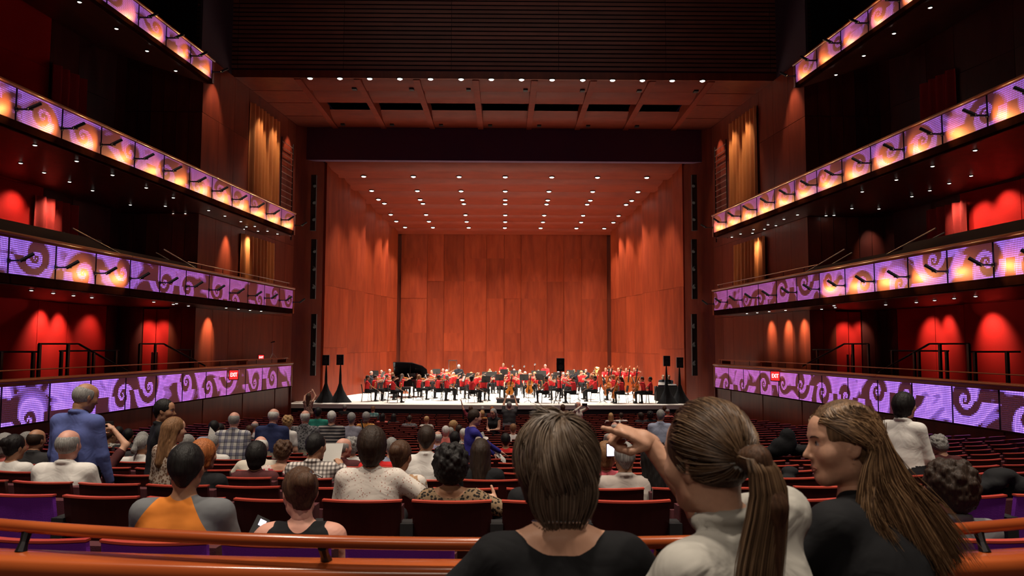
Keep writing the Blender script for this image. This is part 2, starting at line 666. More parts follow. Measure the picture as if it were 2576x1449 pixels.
for i, px in enumerate([780, 855, 930, 1006, 1083, 1160, 1236, 1312, 1389, 1466, 1541, 1616, 1691, 1767]):
    p = onz(px, 197 + i * .5, ZC - .05)
    o = link('canopy_downlight', dl_can)
    o.location = p
    tag(o, 'small bright downlight on the front edge of the canopy, %s from left' % ORD[i], 'downlight', 'downlights along the canopy edge')
    if i % 2 == 0:
        light('SPOT', 'canopy_lamp', p - np.array((0, 0, .28)), (p[0], p[1] - 4, -3), 420, (1, .88, .72), .1, 65, .8)

# ---- slatted wall above the canopy
wu = structure('wall_upper')
DU = cyD[0] - .15
xe = [-13.2, -11.4, -6.9, -2.3, 2.3, 6.9, 11.4, 13.2]
for j in range(24):
    z0 = ZC + .36 + .19 * j
    for i in range(7):
        mb = MB()
        mb.box(xe[i] + .01, xe[i + 1] - .01, DU - .05, DU, z0, z0 + .13)
        mb.build('slat', M['slat'], wu)
mb = MB()
mb.box(-14.5, 14.5, DU + .02, DU + .1, ZC + .3, 17)
mb.build('backing', M['dark'], wu)

# ceiling and rear wall of the hall
mb = MB()
mb.box(-17, 17, -7, DU + .1, 16.6, 16.8)
tag(mb.build('ceiling', M['dark']), kind='structure')
mb = MB()
mb.box(-17, 17, -7.2, -7, -2, 17)
tag(mb.build('wall_rear', M['dark']), kind='structure')

# ---- side walls
OFF1, OFF2, DR = 1.42, 4.4, 29.8


def wallD(px, off, s=-1):
    return onS(px, 700, s, off)[1]


for s in (-1, 1):
    ws = structure('wall_left' if s < 0 else 'wall_right')
    # wall beside the stage, in tall panels, one band per tier
    ds = [DR, 31.2, 32.6, 34.0, 37.3, 38.6, 39.75]
    bands = [(-4.0, 1.36), (1.36, 5.0), (5.0, 9.0), (9.0, ZC)]
    for i in range(6):
        for (z0, z1) in bands:
            mb = MB()
            a, b = S(s, OFF1, ds[i] + .008, z0 + .008), S(s, OFF1, ds[i + 1] - .008, z0 + .008)
            c, d = S(s, OFF1, ds[i + 1] - .008, z1 - .008), S(s, OFF1, ds[i] + .008, z1 - .008)
            mb.slab(a, b, c, d, (s, 0, 0), .12 + .02 * (i % 2))
            mb.build('panel', M['hall'], ws)
    # return wall that closes the boxes, facing the audience
    n = 6
    for i in range(n):
        for (z0, z1) in bands:
            if i == 2 or i == 3:
                if z0 < 1:
                    continue
            o0, o1 = OFF1 + .02 + (OFF2 - OFF1) * i / n, OFF1 + .02 + (OFF2 - OFF1) * (i + 1) / n
            a, b = S(s, o0 + .008, DR, z0 + .008), S(s, o1 - .008, DR, z0 + .008)
            mb = MB()
            mb.slab(a, b, b + np.array((0, 0, z1 - z0 - .016)), a + np.array((0, 0, z1 - z0 - .016)), (0, 1, 0), .12)
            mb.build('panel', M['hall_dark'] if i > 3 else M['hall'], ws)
    # deep wall behind the boxes in bays
    bays = [DR, wallD(255, OFF2), wallD(175, OFF2), wallD(80, OFF2), wallD(-60, OFF2), 18.0, 13.0, 6.0, -7.0]
    for i in range(8):
        for bi, (z0, z1) in enumerate(bands):
            o0, o1 = (OFF2, OFF2 - .25) if i % 2 else (OFF2 - .25, OFF2)
            a, b = S(s, o0, bays[i + 1] + .01, z0), S(s, o1, bays[i] - .01, z0)
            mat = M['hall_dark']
            if bi == 0 and i in (1, 2, 3):
                mat = M['red_wall']
            if bi == 1 and i in (3, 4):
                mat = M['red_wall']
            if bi in (2, 3) and i == 3 and s < 0:  # shade of the unlit upper bays put into their colour as dark wood
                mat = M['red_wall']
            mb = MB()
            mb.slab(a, b, b + np.array((0, 0, z1 - z0 - .01)), a + np.array((0, 0, z1 - z0 - .01)), (s, 0, 0), .1)
            mb.build('panel', mat, ws)
    mb = MB()
    a, b = S(s, OFF2 + .3, -7, -4), S(s, OFF2 + .3, 40, -4)
    mb.slab(a, b, b + np.array((0, 0, 21.)), a + np.array((0, 0, 21.)), (s, 0, 0), .1)
    mb.build('backing', M['dark'], ws)
    mb = MB()
    a, b = S(s, OFF1 + .1, DR, ZC), S(s, OFF1 + .1, DU, ZC)
    mb.slab(a, b, b + np.array((0, 0, 6.)), a + np.array((0, 0, 6.)), (s, 0, 0), .1)
    mb.build('upper_wall', M['dark'], ws)
    # red double door of the lowest box
    dn = structure('door_1' if s < 0 else 'door_2')
    for leaf in (0, 1):
        o0 = OFF1 + .02 + (OFF2 - OFF1) * (2 + leaf) / n + .012
        o1 = o0 + (OFF2 - OFF1) / n - .024
        a, b = S(s, o0, DR + .05, -2.0), S(s, o1, DR + .05, -2.0)
        mb = MB()
        mb.slab(a, b, b + np.array((0, 0, 3.3)), a + np.array((0, 0, 3.3)), (0, 1, 0), .06)
        lf = mb.build('door_leaf', M['red_wall'], dn)
        oh = o1 - .07 if leaf == 0 else o0 + .07
        p = S(s, oh, DR - .0, -1.0)
        mb = MB()
        mb.box(p[0] - .02, p[0] + .02, p[1] - .04, p[1] + .06, -1.15, -.35)
        mb.build('door_handle', M['dark_metal'], lf)
    # curtains
    for (cat_l, d0, d1, z0, z1, off, mat, nm) in (('gold pleated curtain beside the stage on the %s, upper tier', 34.05, 37.25, 5.3, 10.75, OFF1 - .1, M['curtain'], 'curtain'),
                                                  ('gold pleated curtain beside the stage on the %s, middle tier', 33.4, 36.9, 1.6, 4.75, OFF1 - .1, M['curtain'], 'curtain'),
                                                  ('red pleated curtain at the back of the %s middle balcony', wallD(187, OFF2 - .35), wallD(82, OFF2 - .35), 1.6, 4.7, OFF2 - .38, M['red_curtain'], 'curtain'),
                                                  ('dark pleated curtain at the back of the %s upper balcony', wallD(190, OFF2 - .35), wallD(100, OFF2 - .35), 5.2, 9.2, OFF2 - .38, M['red_curtain'], 'curtain')):
        mb = MB()
        L_ = abs(d1 - d0)
        nf = max(4, int(L_ / .38))
        ph = rng.rand() * 6

        def _cu(u, v, d0=d0, d1=d1, z0=z0, z1=z1, off=off, nf=nf, ph=ph):
            w = math.sin(u * nf * 2 * math.pi + ph + .5 * math.sin(u * 9 + 3 * ph)) * .13 * (.65 + .35 * (1 - v))
            return S(s, off + w, d0 + (d1 - d0) * u, z0 + (z1 - z0) * v)
        mb.grid(_cu, nf * 8, 4)
        tag(mb.build(nm, mat, smooth=True), cat_l % ('left' if s < 0 else 'right'), 'curtain', 'curtains along the side walls')
    # wall ladder beside the gold curtain
    ld = empty('wall_ladder', S(s, OFF1 - .15, 38.2, 5.2), 'thin metal wall ladder beside the gold curtain, %s of the stage' % ('left' if s < 0 else 'right'), 'ladder')
    base = S(s, OFF1 - .15, 38.2, 5.2)
    for dd in (-.75, .75):
        mb = MB()
        p = S(s, OFF1 - .15, 38.2 + dd, 5.2) - base
        mb.tube([p, p + np.array((0, 0, 4.9))], .03, 6)
        mb.build('side_rail', M['dark_metal'], ld)
    for k in range(16):
        mb = MB()
        p = S(s, OFF1 - .15, 37.45, 5.4 + .3 * k) - base
        q = S(s, OFF1 - .15, 38.95, 5.4 + .3 * k) - base
        mb.tube([p, q], .018, 6)
        mb.build('rung', M['steel'], ld)

# wash lamps that make the scallops of light on the side walls: recessed in the balcony undersides


def wash(px, py, s, off, zl, col, e, back=.75, ang=62, D=None, zt=None):
    if D is not None:
        p = at(px, py, D)
        lp = np.array((p[0], p[1] - back, zl))
    else:
        p = onS(px, py, s, off)
        lp = np.array((p[0] - s * back, p[1], zl))
    light('SPOT', 'wall_washer', lp, (p[0] + (p[0] - lp[0]) * .1, p[1] + (p[1] - lp[1]) * .1, p[2]), e * 1.35, col, .08, ang + 8, 1.0)


WARM, AMB = (1, .74, .55), (1, .72, .42)
K_W = 1.0
for px, e in ((95, 150), (150, 150), (222, 55)):
    wash(px, 850, -1, OFF2 - .15, 1.30, WARM, e * K_W)
for px, e in ((2340, 110), (2385, 100), (2500, 150)):
    wash(px, 850, 1, OFF2 - .15, 1.30, WARM, e * K_W)
for px, e in ((372, 95), (408, 80)):
    wash(px, 850, -1, 0, 1.30, WARM, e * K_W, .7, 44, D=DR)
for px, e in ((2125, 80), (2166, 60)):
    wash(px, 850, 1, 0, 1.30, WARM, e * K_W, .7, 44, D=DR)
wash(522, 840, -1, OFF1, 1.30, AMB, 420, .6, 52)
for px in (1942, 1985, 2025):
    wash(px, 840, 1, OFF1, 1.30, AMB, 300, .6, 50)
wash(30, 540, -1, OFF2 - .15, 4.95, WARM, 90)
wash(125, 545, -1, OFF2 - .5, 4.95, WARM, 130, .5)
wash(2450, 540, 1, OFF2 - .5, 4.95, WARM, 130, .5)
wash(2405, 545, 1, OFF2 - .5, 4.95, WARM, 100, .5)
wash(2530, 530, 1, OFF2 - .15, 4.95, WARM, 105)
wash(2190, 640, 1, 0, 4.95, WARM, 60, .7, 46, D=DR)
wash(566, 660, -1, OFF1, 4.95, AMB, 420, .5, 44)
wash(612, 640, -1, OFF1, 4.95, AMB, 260, .5, 44)
wash(1915, 640, 1, OFF1, 4.95, AMB, 260, .5, 44)
wash(34, 70, -1, OFF2 - .15, 10.9, WARM, 330)
for s in (-1, 1):
    for dd, e in ((34.8, 170), (36.4, 170)):
        p = S(s, OFF1, dd, 7.6)
        light('SPOT', 'curtain_lamp', (p[0] - s * 1.0, p[1], 11.2), (p[0] + s * .1, p[1], 7.6), e * 2.2, AMB, .06, 50, .6)
    p = S(s, OFF1, 38.6, 8.6)
    light('SPOT', 'curtain_lamp', (p[0] - s * .7, p[1], 11.2), (p[0] + s * .1, p[1], 8.6), 320, (1, .6, .4), .06, 50, .6)
    p = S(s, OFF1, 30.6, 8.6)
    light('SPOT', 'curtain_lamp', (p[0] - s * .7, p[1], 11.2), (p[0] + s * .1, p[1], 8.0), 420, (1, .7, .5), .06, 56, .7)
# ------------------------------------------------------------------ balconies with LED fronts


def led_material():
    m, nt, b = newmat('led_front')
    L = nt.links.new
    b.inputs['Base Color'].default_value = (.42, .135, .05, 1)
    b.inputs['Roughness'].default_value = .45
    b.inputs['Metallic'].default_value = .35
    uv = nt.nodes.new('ShaderNodeTexCoord')
    sub = nt.nodes.new('ShaderNodeVectorMath')
    sub.operation = 'SUBTRACT'
    sub.inputs[1].default_value = (.5, .5, 0)
    L(uv.outputs['UV'], sub.inputs[0])
    ln = nt.nodes.new('ShaderNodeVectorMath')
    ln.operation = 'LENGTH'
    L(sub.outputs[0], ln.inputs[0])
    mr = nt.nodes.new('ShaderNodeMapRange')
    mr.inputs[1].default_value = .48
    mr.inputs[2].default_value = .26
    mr.inputs[3].default_value = .06
    mr.inputs[4].default_value = 1.0
    L(ln.outputs['Value'], mr.inputs[0])
    a1 = nt.nodes.new('ShaderNodeAttribute')
    a1.attribute_name = 'lum'
    a2 = nt.nodes.new('ShaderNodeAttribute')
    a2.attribute_name = 'tint'
    mx = nt.nodes.new('ShaderNodeMix')
    mx.data_type = 'RGBA'
    mx.inputs[6].default_value = (.34, .175, 1.0, 1)
    mx.inputs[7].default_value = (.50, .14, .60, 1)
    L(a2.outputs['Fac'], mx.inputs[0])
    L(mx.outputs[2], b.inputs['Emission Color'])
    mu = nt.nodes.new('ShaderNodeMath')
    mu.operation = 'MULTIPLY'
    L(a1.outputs['Fac'], mu.inputs[0])
    L(mr.outputs[0], mu.inputs[1])
    L(mu.outputs[0], b.inputs['Emission Strength'])
    return m


M['led'] = led_material()
LED_K = {1: 3.0, 2: 1.7, 3: 1.1, 4: 1.0}


def scroll_field(tier, s):
    """flowing scrolls: contours of a row of spiral vortices, with leaves between them"""
    r = np.random.RandomState(100 * tier + (3 if s < 0 else 8))
    cs = []
    D = -2.0
    h = 1
    while D < 38:
        cs.append((D, .42 + .16 * r.randn(), h * (1.1 + .5 * r.rand()), r.rand() * 6))
        D += 1.35 + 1.0 * r.rand()
        h = -h if r.rand() < .8 else h
    cs = np.array(cs)
    ph = r.rand() * 6

    def f(d, z):
        phi = np.zeros_like(d)
        near = np.full_like(d, 9.)
        for (cx, cz, hh, p0) in cs:
            dx, dz = d - cx, z - cz
            rr = np.sqrt(dx * dx + dz * dz) + .03
            w = np.exp(-(rr / .95) ** 2)
            th = np.arctan2(dz, dx)
            phi += w * (hh / abs(hh)) * (th + 4.3 * np.log(rr)) * 1.0
            near = np.minimum(near, rr)
        base = np.sin(phi * 1.0 + .9 * np.sin(1.7 * d + ph) + 2.4 * (z - .45))
        leaf = np.sin(4.6 * d + 2.4 * np.sin(5.0 * z + ph)) * np.cos(7.0 * z + 2.0 * np.sin(3.4 * d))
        g = np.where(near < .85, base, .65 * base + .5 * leaf)
        v = np.clip((g - .05) * 3.0, 0, 1)
        edge = np.clip(1 - np.abs(g - .02) * 6, 0, 1)
        v = v * (.55 + .45 * np.clip(1.1 - g, 0, 1)) + .35 * edge
        return np.clip(v, 0.0, 1.0)
    return f


def led_panel(tier, s, Da, Db, f, parent):
    T = Z_T[tier]
    g = .03
    Da, Db = Da + g, Db - g
    w = math.hypot(Db - Da, .098 * (Db - Da))
    h = T['ltop'] - T['lbot']
    nu, nv = max(4, int(w / .045)), max(4, int(h / .045))
    vs = []
    for i in range(nu + 1):
        for j in range(nv + 1):
            vs.append(tuple(S(s, -.03, Da + (Db - Da) * i / nu, T['lbot'] + h * j / nv)))
    fs = []
    lum, tint = [], []
    dd, zz = np.meshgrid(Da + (Db - Da) * (np.arange(nu) + .5) / nu, h * (np.arange(nv) + .5) / nv, indexing='ij')
    val = f(dd, zz * .95 / h)
    # viewing-angle falloff put into the brightness, dimmer towards the stage end
    fade = np.clip(1.2 - (dd - 17) / 18 * .62, .45, 1.25)
    val = val * fade * LED_K[tier] + .05
    tt = np.clip((dd - 20) / 9, 0, 1) if tier < 3 else np.clip(.35 + (dd - 20) / 16, 0, 1)
    for i in range(nu):
        for j in range(nv):
            a = i * (nv + 1) + j
            q = (a, a + nv + 1, a + nv + 2, a + 1)
            fs.append(q if s < 0 else q[::-1])
    me = bpy.data.meshes.new('led_panel')
    me.from_pydata(vs, [], fs)
    at1 = me.attributes.new('lum', 'FLOAT', 'FACE')
    at1.data.foreach_set('value', val.ravel().astype(np.float32))
    at2 = me.attributes.new('tint', 'FLOAT', 'FACE')
    at2.data.foreach_set('value', tt.ravel().astype(np.float32))
    uvl = me.uv_layers.new(name='UVMap')
    uvl.data.foreach_set('uv', np.tile(np.array([0, 0, 1, 0, 1, 1, 0, 1], np.float32), len(fs)))
    me.materials.append(M['led'])
    me.update()
    return link('led_panel', me, parent)


TNAME = {1: 'lowest', 2: 'second', 3: 'third', 4: 'top'}
LIT = {(-1, 2): (20.0, 23.5), (1, 2): (0, 26.4), (-1, 3): (0, 40), (1, 3): (0, 40), (-1, 4): (0, 40), (1, 4): (0, 40)}
arm_mb = MB()
K_SP = 1.3


def arm_meshes(s):
    """bracket arm reaching out from the front, and a tubular head tilted back at the front"""
    a = MB()
    a.box(min(0, -s * .38), max(0, -s * .38), -.022, .022, -.018, .018)
    a.box(min(0, s * .03), max(0, s * .03), -.05, .05, -.05, .05)
    h = MB()
    h.tube([(-s * .50, .10, .17), (-s * .30, -.08, -.02)], [.042, .042], 8)
    return a.mesh('bracket_arm', M['black']), h.mesh('lamp_head', M['black'])


for s in (-1, 1):
    am, hm = arm_meshes(s)
    side = 'left' if s < 0 else 'right'
    for tier in (1, 2, 3, 4):
        T = Z_T[tier]
        J = JOINTS[tier]
        E = T['end']
        bal = empty('balcony', S(s, .3, 20, T['bot']), '%s balcony on the %s side, with a scrolling violet LED front' % (TNAME[tier], side), 'balcony', 'side balconies')
        base = np.array(S(s, .3, 20, T['bot']))
        D0 = J[-1] - 3.0 if tier < 4 else J[-1] - 3

        def part(mb, name, mat, smooth=False, bal=bal, base=base):
            mb.v = [tuple(np.array(v) - base) for v in mb.v]
            return mb.build(name, mat, bal, smooth)
        f = scroll_field(tier, s)
        for k in range(len(J) - 1):
            o = led_panel(tier, s, J[k + 1], J[k], f, bal)
            o.location = -base
        # solid front behind the panels, fascia strips and end cap

        def strip(o0, o1, z0, z1, Da, Db, name, mat):
            mb = MB()
            p = [S(s, o0, Da, z0), S(s, o0, Db, z0), S(s, o1, Db, z0), S(s, o1, Da, z0)]
            q = [np.array((a[0], a[1], z1)) for a in p]
            mb.hexa(p + q)
            return part(mb, name, mat)
        strip(-.01, .2, T['lbot'] - .02, T['ltop'] + .02, D0, E, 'front_core', M['dark'])
        strip(-.02 if tier > 1 else -.045, .2, T['bot'], T['lbot'] - .005, D0, E, 'lower_fascia', M['fascia'])
        strip(-.045, .2, T['ltop'] + .005, T['cap'] - .09, D0, E, 'upper_fascia', M['cap'] if tier == 1 else M['hall'])
        strip(-.045, .22, T['bot'], T['cap'], E - .1, E + .02, 'end_cap', M['cap'])
        # cap rail in lengths
        for k in range(0, len(J) - 1, 4):
            a, b = J[min(k + 4, len(J) - 1)], J[k] if k else E + .03
            mb = MB()
            zc_, hh = T['cap'] - .045, .05

            def _cr(u, v, a=a, b=b, zc_=zc_):
                w = math.pi * 2 * v
                cx, cz = math.cos(w), math.sin(w)
                cx = math.copysign(abs(cx) ** .6, cx)
                cz = math.copysign(abs(cz) ** .6, cz)
                return S(s, .08 + .17 * cx, a + .01 + (b - a - .02) * u, zc_ + hh * cz)
            mb.grid(_cr, 4, 14)
            part(mb, 'cap_rail', M['cap'], True)
        # underside slab and inner floor
        mb = MB()
        inner = OFF2 - .3
        zb = T['bot'] - .02 if tier > 1 else -2.05
        for (da, db, oi) in ((-5, DR - .02, inner), (DR - .02, E, OFF1 - .03)):
            if db > E:
                db = E
            if da >= db:
                continue
            p = [S(s, .15, da, zb), S(s, .15, db, zb), S(s, oi, db, zb), S(s, oi, da, zb)]
            if tier == 4:      # the underside of the top balcony rises towards the wall
                p[2] = p[2] + np.array((0, 0, 1.3))
                p[3] = p[3] + np.array((0, 0, 1.3))
            q = [a + np.array((0, 0, .18)) for a in p]
            mb.hexa(p + q)
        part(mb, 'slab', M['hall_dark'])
        if tier == 1:
            # panelled wall below the lowest front
            dd = [E] + J[1:]
            for k in range(len(dd) - 1):
                mb = MB()
                zb = -4.1
                a, b = S(s, .05 + .02 * (k % 2), dd[k + 1] + .012, zb), S(s, .05 + .02 * (k % 2), dd[k] - .012, zb)
                mb.slab(a, b, np.array((b[0], b[1], -1.99)), np.array((a[0], a[1], -1.99)), (s, 0, 0), .1)
                part(mb, 'wall_panel', M['hall'])
            strip(.2, .25, -4.1, -2.0, D0, E, 'wall_core', M['dark'])
            strip(-.02, .25, -4.1, -2.0, E - .05, E + .02, 'wall_end', M['hall'])
        # thin guard rail above the cap
        if tier in (1, 2):
            mb = MB()
            mb.tube([S(s, .12, a, T['cap'] + .2) for a in np.linspace(D0 if tier == 1 else 26.5, E - .2, 9)], .018, 6)
            part(mb, 'guard_rail', M['cap'])
            for a in np.arange(27.5, E, 1.625):
                mb = MB()
                mb.tube([S(s, .12, a, T['cap'] - .02), S(s, .12, a, T['cap'] + .2)], .012, 5)
                part(mb, 'guard_post', M['dark_metal'])
        if tier == 2:
            # dark stepped seating ledge behind the front, with aisle rails
            for (da, db, z1) in ((-5, 22.9, 3.02), (22.9, 28.6, 2.86)):
                strip(.85, 2.6, 1.6, z1, da, db, 'seating_step', M['black'])
            for (pts) in (((182, 574), (305, 640)), ((412, 627), (507, 684))):
                mb = MB()
                q = [onS(p if s < 0 else 2536 - p, y, s, .7) for p, y in pts]
                mb.tube(q, .022, 6)
                part(mb, 'aisle_rail', M['steel'])
                mb = MB()
                mb.tube([q[0] + np.array((s * .3, .1, -.1)), q[1] + np.array((s * .3, .1, -.1))], .018, 6)
                part(mb, 'aisle_rail', M['steel'])
        # spot lamps on arms
        if tier >= 2:
            lo, hi = LIT[(s, tier)]
            for k, d in enumerate(J[:-1]):
                if d < 15.5 or (tier == 4 and d < 19.5):
                    continue
                zz = T['lbot'] + (.30 if tier == 2 else .26)
                p = S(s, -.05, d, zz)
                on = lo <= d <= hi
                lab = '%s spot lamp on a bracket arm, %s %s balcony, %s from the stage' % ('lit' if on else 'unlit', TNAME[tier], side, ORD[k])
                o = empty('balcony_spot_lamp', p, lab, 'spot lamp', 'spot lamps on the balcony fronts')
                link('bracket_arm', am, o)
                link('lamp_head', hm, o)
                if on:
                    src = p + np.array((-s * .36, -.12, -.02))
                    tgt = S(s, 0, d - .66, T['lbot'] + .26)
                    light('SPOT', 'balcony_lamp', src, tgt, 26 * K_SP, (1, .56, .20), .03, 112, 1.0)

# small round lights in the balcony undersides
SOFF = {(-1, 3): [(88, 365), (52, 410), (111, 434), (193, 405), (175, 457), (233, 479), (283, 440), (368, 472), (328, 515), (416, 518), (436, 497), (467, 537), (437, 537), (484, 550), (525, 529), (566, 543), (606, 557), (620, 570), (641, 569), (613, 576), (649, 581), (673, 581), (698, 588)],
        (-1, 4): [(200, 5), (293, 72), (370, 128), (442, 178)],
        (-1, 2): [(79, 730), (134, 737), (185, 743), (231, 748), (387, 759), (436, 765), (444, 763), (474, 769), (569, 774), (600, 777), (629, 780), (657, 782)],
        (1, 4): [(2340, 19), (2249, 84), (2173, 140), (2103, 188)],
        (1, 3): [(2453, 378), (2346, 418), (2255, 452), (2169, 482), (2143, 524), (2211, 525), (2294, 494), (2339, 479), (2388, 461), (2443, 442), (2098, 541), (2078, 542), (2053, 558), (2006, 540), (1972, 551), (1952, 567), (1932, 565), (1923, 576), (1896, 577), (1893, 586), (1863, 588), (1841, 596)],
        (1, 2): [(1879, 788), (1905, 786), (1935, 783), (1976, 780), (2067, 777), (2101, 773), (2098, 768), (2228, 766), (2305, 760), (2351, 755), (2400, 750), (2454, 745)]}
dl_small = disc_mesh('soffit_light', .055, M['lamp_dim'])
for (s, tier), lst in SOFF.items():
    lst = sorted(lst)
    z = Z_T[tier]['bot'] - .03
    for i, (px, py) in enumerate(lst):
        o = link('soffit_light', dl_small)
        o.location = onz(px, py, z)
        tag(o, 'tiny round light under the %s balcony on the %s, %s from the left' % (TNAME[tier], 'left' if s < 0 else 'right', ORD[i]), 'downlight', 'small lights under the balconies')

# guard railings inside the lowest boxes
for s in (-1, 1):
    side = 'left' if s < 0 else 'right'
    fx = (lambda p: p) if s < 0 else (lambda p: 2536 - p)
    lists = [('rear', [[(-30, 885), (100, 885)], [(150, 883), (300, 882)], [(440, 880), (553, 880)]], [(3, 885), (84, 886), (155, 883), (225, 883), (292, 882), (480, 880), (518, 880), (553, 880)]),
             ('first sloping', [[(98, 865), (198, 865), (322, 934)]], [(100, 865), (172, 865), (236, 888)]),
             ('second sloping', [[(352, 865), (412, 865), (516, 920)]], [(352, 865), (391, 866)])]
    for nm, rails, posts in lists:
        p0 = onS(fx(posts[0][0]), posts[0][1], s, 1.2 if nm != 'rear' else 1.5)
        r_ = empty('box_railing', (p0[0], p0[1], -1.87), '%s dark metal guard railing in the lowest %s box' % (nm, side), 'railing', 'railings in the lowest boxes')
        b0 = np.array((p0[0], p0[1], -1.87))
        off = 1.2 if nm != 'rear' else 1.5
        for rl in rails:
            mb = MB()
            mb.tube([onS(fx(p), y, s, off) - b0 for p, y in rl], .028, 6)
            mb.build('top_rail', M['dark_metal'], r_)
            if nm != 'rear':
                mb = MB()
                mb.tube([onS(fx(p), y, s, off) - b0 + np.array((0, .12, -.05)) for p, y in rl[-2:]], .02, 6)
                mb.build('handrail', M['steel'], r_)
        for p, y in posts:
            q = onS(fx(p), y, s, off) - b0
            mb = MB()
            mb.box(q[0] - .03, q[0] + .03, q[1] - .05, q[1] + .05, 0, q[2])
            mb.build('post', M['dark_metal'], r_)

# exit signs
M['exit_red'] = emitter('exit_red', (1, .03, .03), 1.1)
M['exit_white'] = emitter('exit_white', (1, .75, .72), 3.0)


def exit_sign(p, s, w, h, lab, yaw):
    o = empty('exit_sign', p, lab, 'exit sign', None, yaw)
    mb = MB()
    mb.box(-w / 2, w / 2, -.03, .03, -h / 2, h / 2)
    mb.build('sign_box', M['exit_red'], o)
    mb = MB()
    for (x0, x1, z0, z1) in ((-w / 2 - .02, w / 2 + .02, h / 2, h / 2 + .03), (-w / 2 - .02, w / 2 + .02, -h / 2 - .03, -h / 2), (-w / 2 - .02, -w / 2, -h / 2, h / 2), (w / 2, w / 2 + .02, -h / 2, h / 2)):
        mb.box(x0, x1, -.04, .04, z0, z1)
    mb.build('frame', M['black'], o)
    cu = bpy.data.curves.new('exit_text', 'FONT')
    cu.body = 'EXIT'
    cu.size = h * .62
    cu.align_x = 'CENTER'
    cu.align_y = 'CENTER'
    cu.extrude = .004
    cu.materials.append(M['exit_white'])
    t0 = bpy.data.objects.new('text', cu)
    t = bpy.data.objects.new('lettering', bpy.data.meshes.new_from_object(t0))
    bpy.data.objects.remove(t0)
    C.objects.link(t)
    t.parent = o
    t.location = (0, -.038, 0)
    t.rotation_euler = (math.pi / 2, 0, 0)
    t.scale = (w / h * .62, 1, 1)


for s, px, py in ((-1, 587, 943), (1, 1951, 946)):
    p = onS(px, py, s, -.13)
    exit_sign(p, s, .34, .34, 'red EXIT sign on the LED front of the lowest %s balcony' % ('left' if s < 0 else 'right'), -s * .75)
p = onS(657, 899, -1, .5)
exit_sign(p, -1, .22, .2, 'small red EXIT sign standing above the end of the lowest left balcony', .3)
# small ledge and microphone stand at the end of the left box
for s in (-1, 1):
    mb = MB()
    a, b = onS(1268 + s * 650, 905, s, .35), onS(1268 + s * 545, 905, s, .35)
    z = -.72
    mb.hexa([S(s, .25, a[1], z), S(s, .25, b[1], z), S(s, .8, b[1], z), S(s, .8, a[1], z), S(s, .25, a[1], z + .04), S(s, .25, b[1], z + .04), S(s, .8, b[1], z + .04), S(s, .8, a[1], z + .04)])
    mb.box(min(a[0], a[0] + s * .4), max(a[0], a[0] + s * .4), a[1] + .1, a[1] + .2, -1.9, z)
    mb.box(min(b[0], b[0] + s * .4), max(b[0], b[0] + s * .4), b[1] - .2, b[1] - .1, -1.9, z)
    tag(mb.build('box_ledge', M['cap']), 'narrow wooden shelf above the end of the lowest %s balcony' % ('left' if s < 0 else 'right'), 'shelf')
p = onS(685, 905, -1, .45)
ms = empty('microphone_stand', (p[0], p[1], -.68), 'microphone stand on the shelf at the end of the lowest left balcony', 'microphone stand')
for k in range(3):
    w = k * 2.1 + .4
    mb = MB()
    mb.tube([(0, 0, .25), (.22 * math.cos(w), .22 * math.sin(w), 0)], .01, 5)
    mb.build('leg', M['steel'], ms)
mb = MB()
mb.tube([(0, 0, .1), (0, 0, .72)], .012, 6)
mb.build('pole', M['steel'], ms)
mb = MB()
mb.tube([(-.08, 0, .72), (.1, -.03, .76)], [.02, .03], 6)
mb.build('microphone', M['dark_metal'], ms)
# ------------------------------------------------------------------ auditorium seats
ROWS_D = [3.6, 4.95] + [6.05 + 1.06 * k for k in range(0, 27)]
ROWS_D = [d for d in ROWS_D if d < 33.6]
PITCH = .56
ROW_NAME = ['the wooden rail'] + ['row'] * 40


def seat_meshes(glow_tinted):
    """seat facing +Y, origin on the floor under the back; the back is towards -Y"""
    out = {}
    bm_ = M['seat_purple'] if glow_tinted else M['seat_back']

    def back(u, v):
        x = -.245 + .49 * u
        y = .045 * (1 - (2 * u - 1) ** 2) * -1 + .05 - .09 * v
        return (x, y, .36 + .475 * v)
    mb = MB()
    mb.grid(back, 8, 3)
    mb.grid(lambda u, v: (back(1 - u, v)[0], back(1 - u, v)[1] + .03, back(1 - u, v)[2]), 8, 3)
    for u in (0, 1):
        a, b = back(u, 0), back(u, 1)
        mb.add([a, b, (b[0], b[1] + .03, b[2]), (a[0], a[1] + .03, a[2])], [(0, 1, 2, 3)])
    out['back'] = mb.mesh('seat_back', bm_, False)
    mb = MB()
    n = 8
    ring = []
    for i in range(n + 1):
        p = back(i / n, 1)
        x = p[0] * 1.015
        ring.append([(x, p[1] - .006, p[2]), (x, p[1] + .036, p[2]), (x, p[1] + .036, p[2] + .011), (x, p[1] - .006, p[2] + .011)])
    vs = [q for r in ring for q in r]
    fs = []
    for i in range(n):
        for j in range(4):
            fs.append((i * 4 + j, (i + 1) * 4 + j, (i + 1) * 4 + (j + 1) % 4, i * 4 + (j + 1) % 4))
    fs += [(3, 2, 1, 0), (n * 4, n * 4 + 1, n * 4 + 2, n * 4 + 3)]
    mb.add(vs, fs)
    out['top'] = mb.mesh('top_edge', M['seat_top'])
    mb = MB()
    mb.box(-.23, .23, .10, .19, .40, .78)
    out['pad'] = mb.mesh('back_pad', M['seat_fabric'])
    mb = MB()
    mb.box(-.23, .23, 0, .44, 0, .1)
    out['cushion'] = mb.mesh('cushion', M['seat_fabric'])
    mb = MB()
    mb.box(-.3, -.26, .02, .44, .60, .64)
    mb.box(-.3, -.26, .30, .44, .57, .60)
    out['arm'] = mb.mesh('armrest', M['cap'])
    mb = MB()
    mb.box(-.31, -.25, .0, .34, 0, .60)
    mb.box(-.32, -.24, -.04, .1, .30, .70)
    out['stand'] = mb.mesh('side_frame', M['black'])
    return out


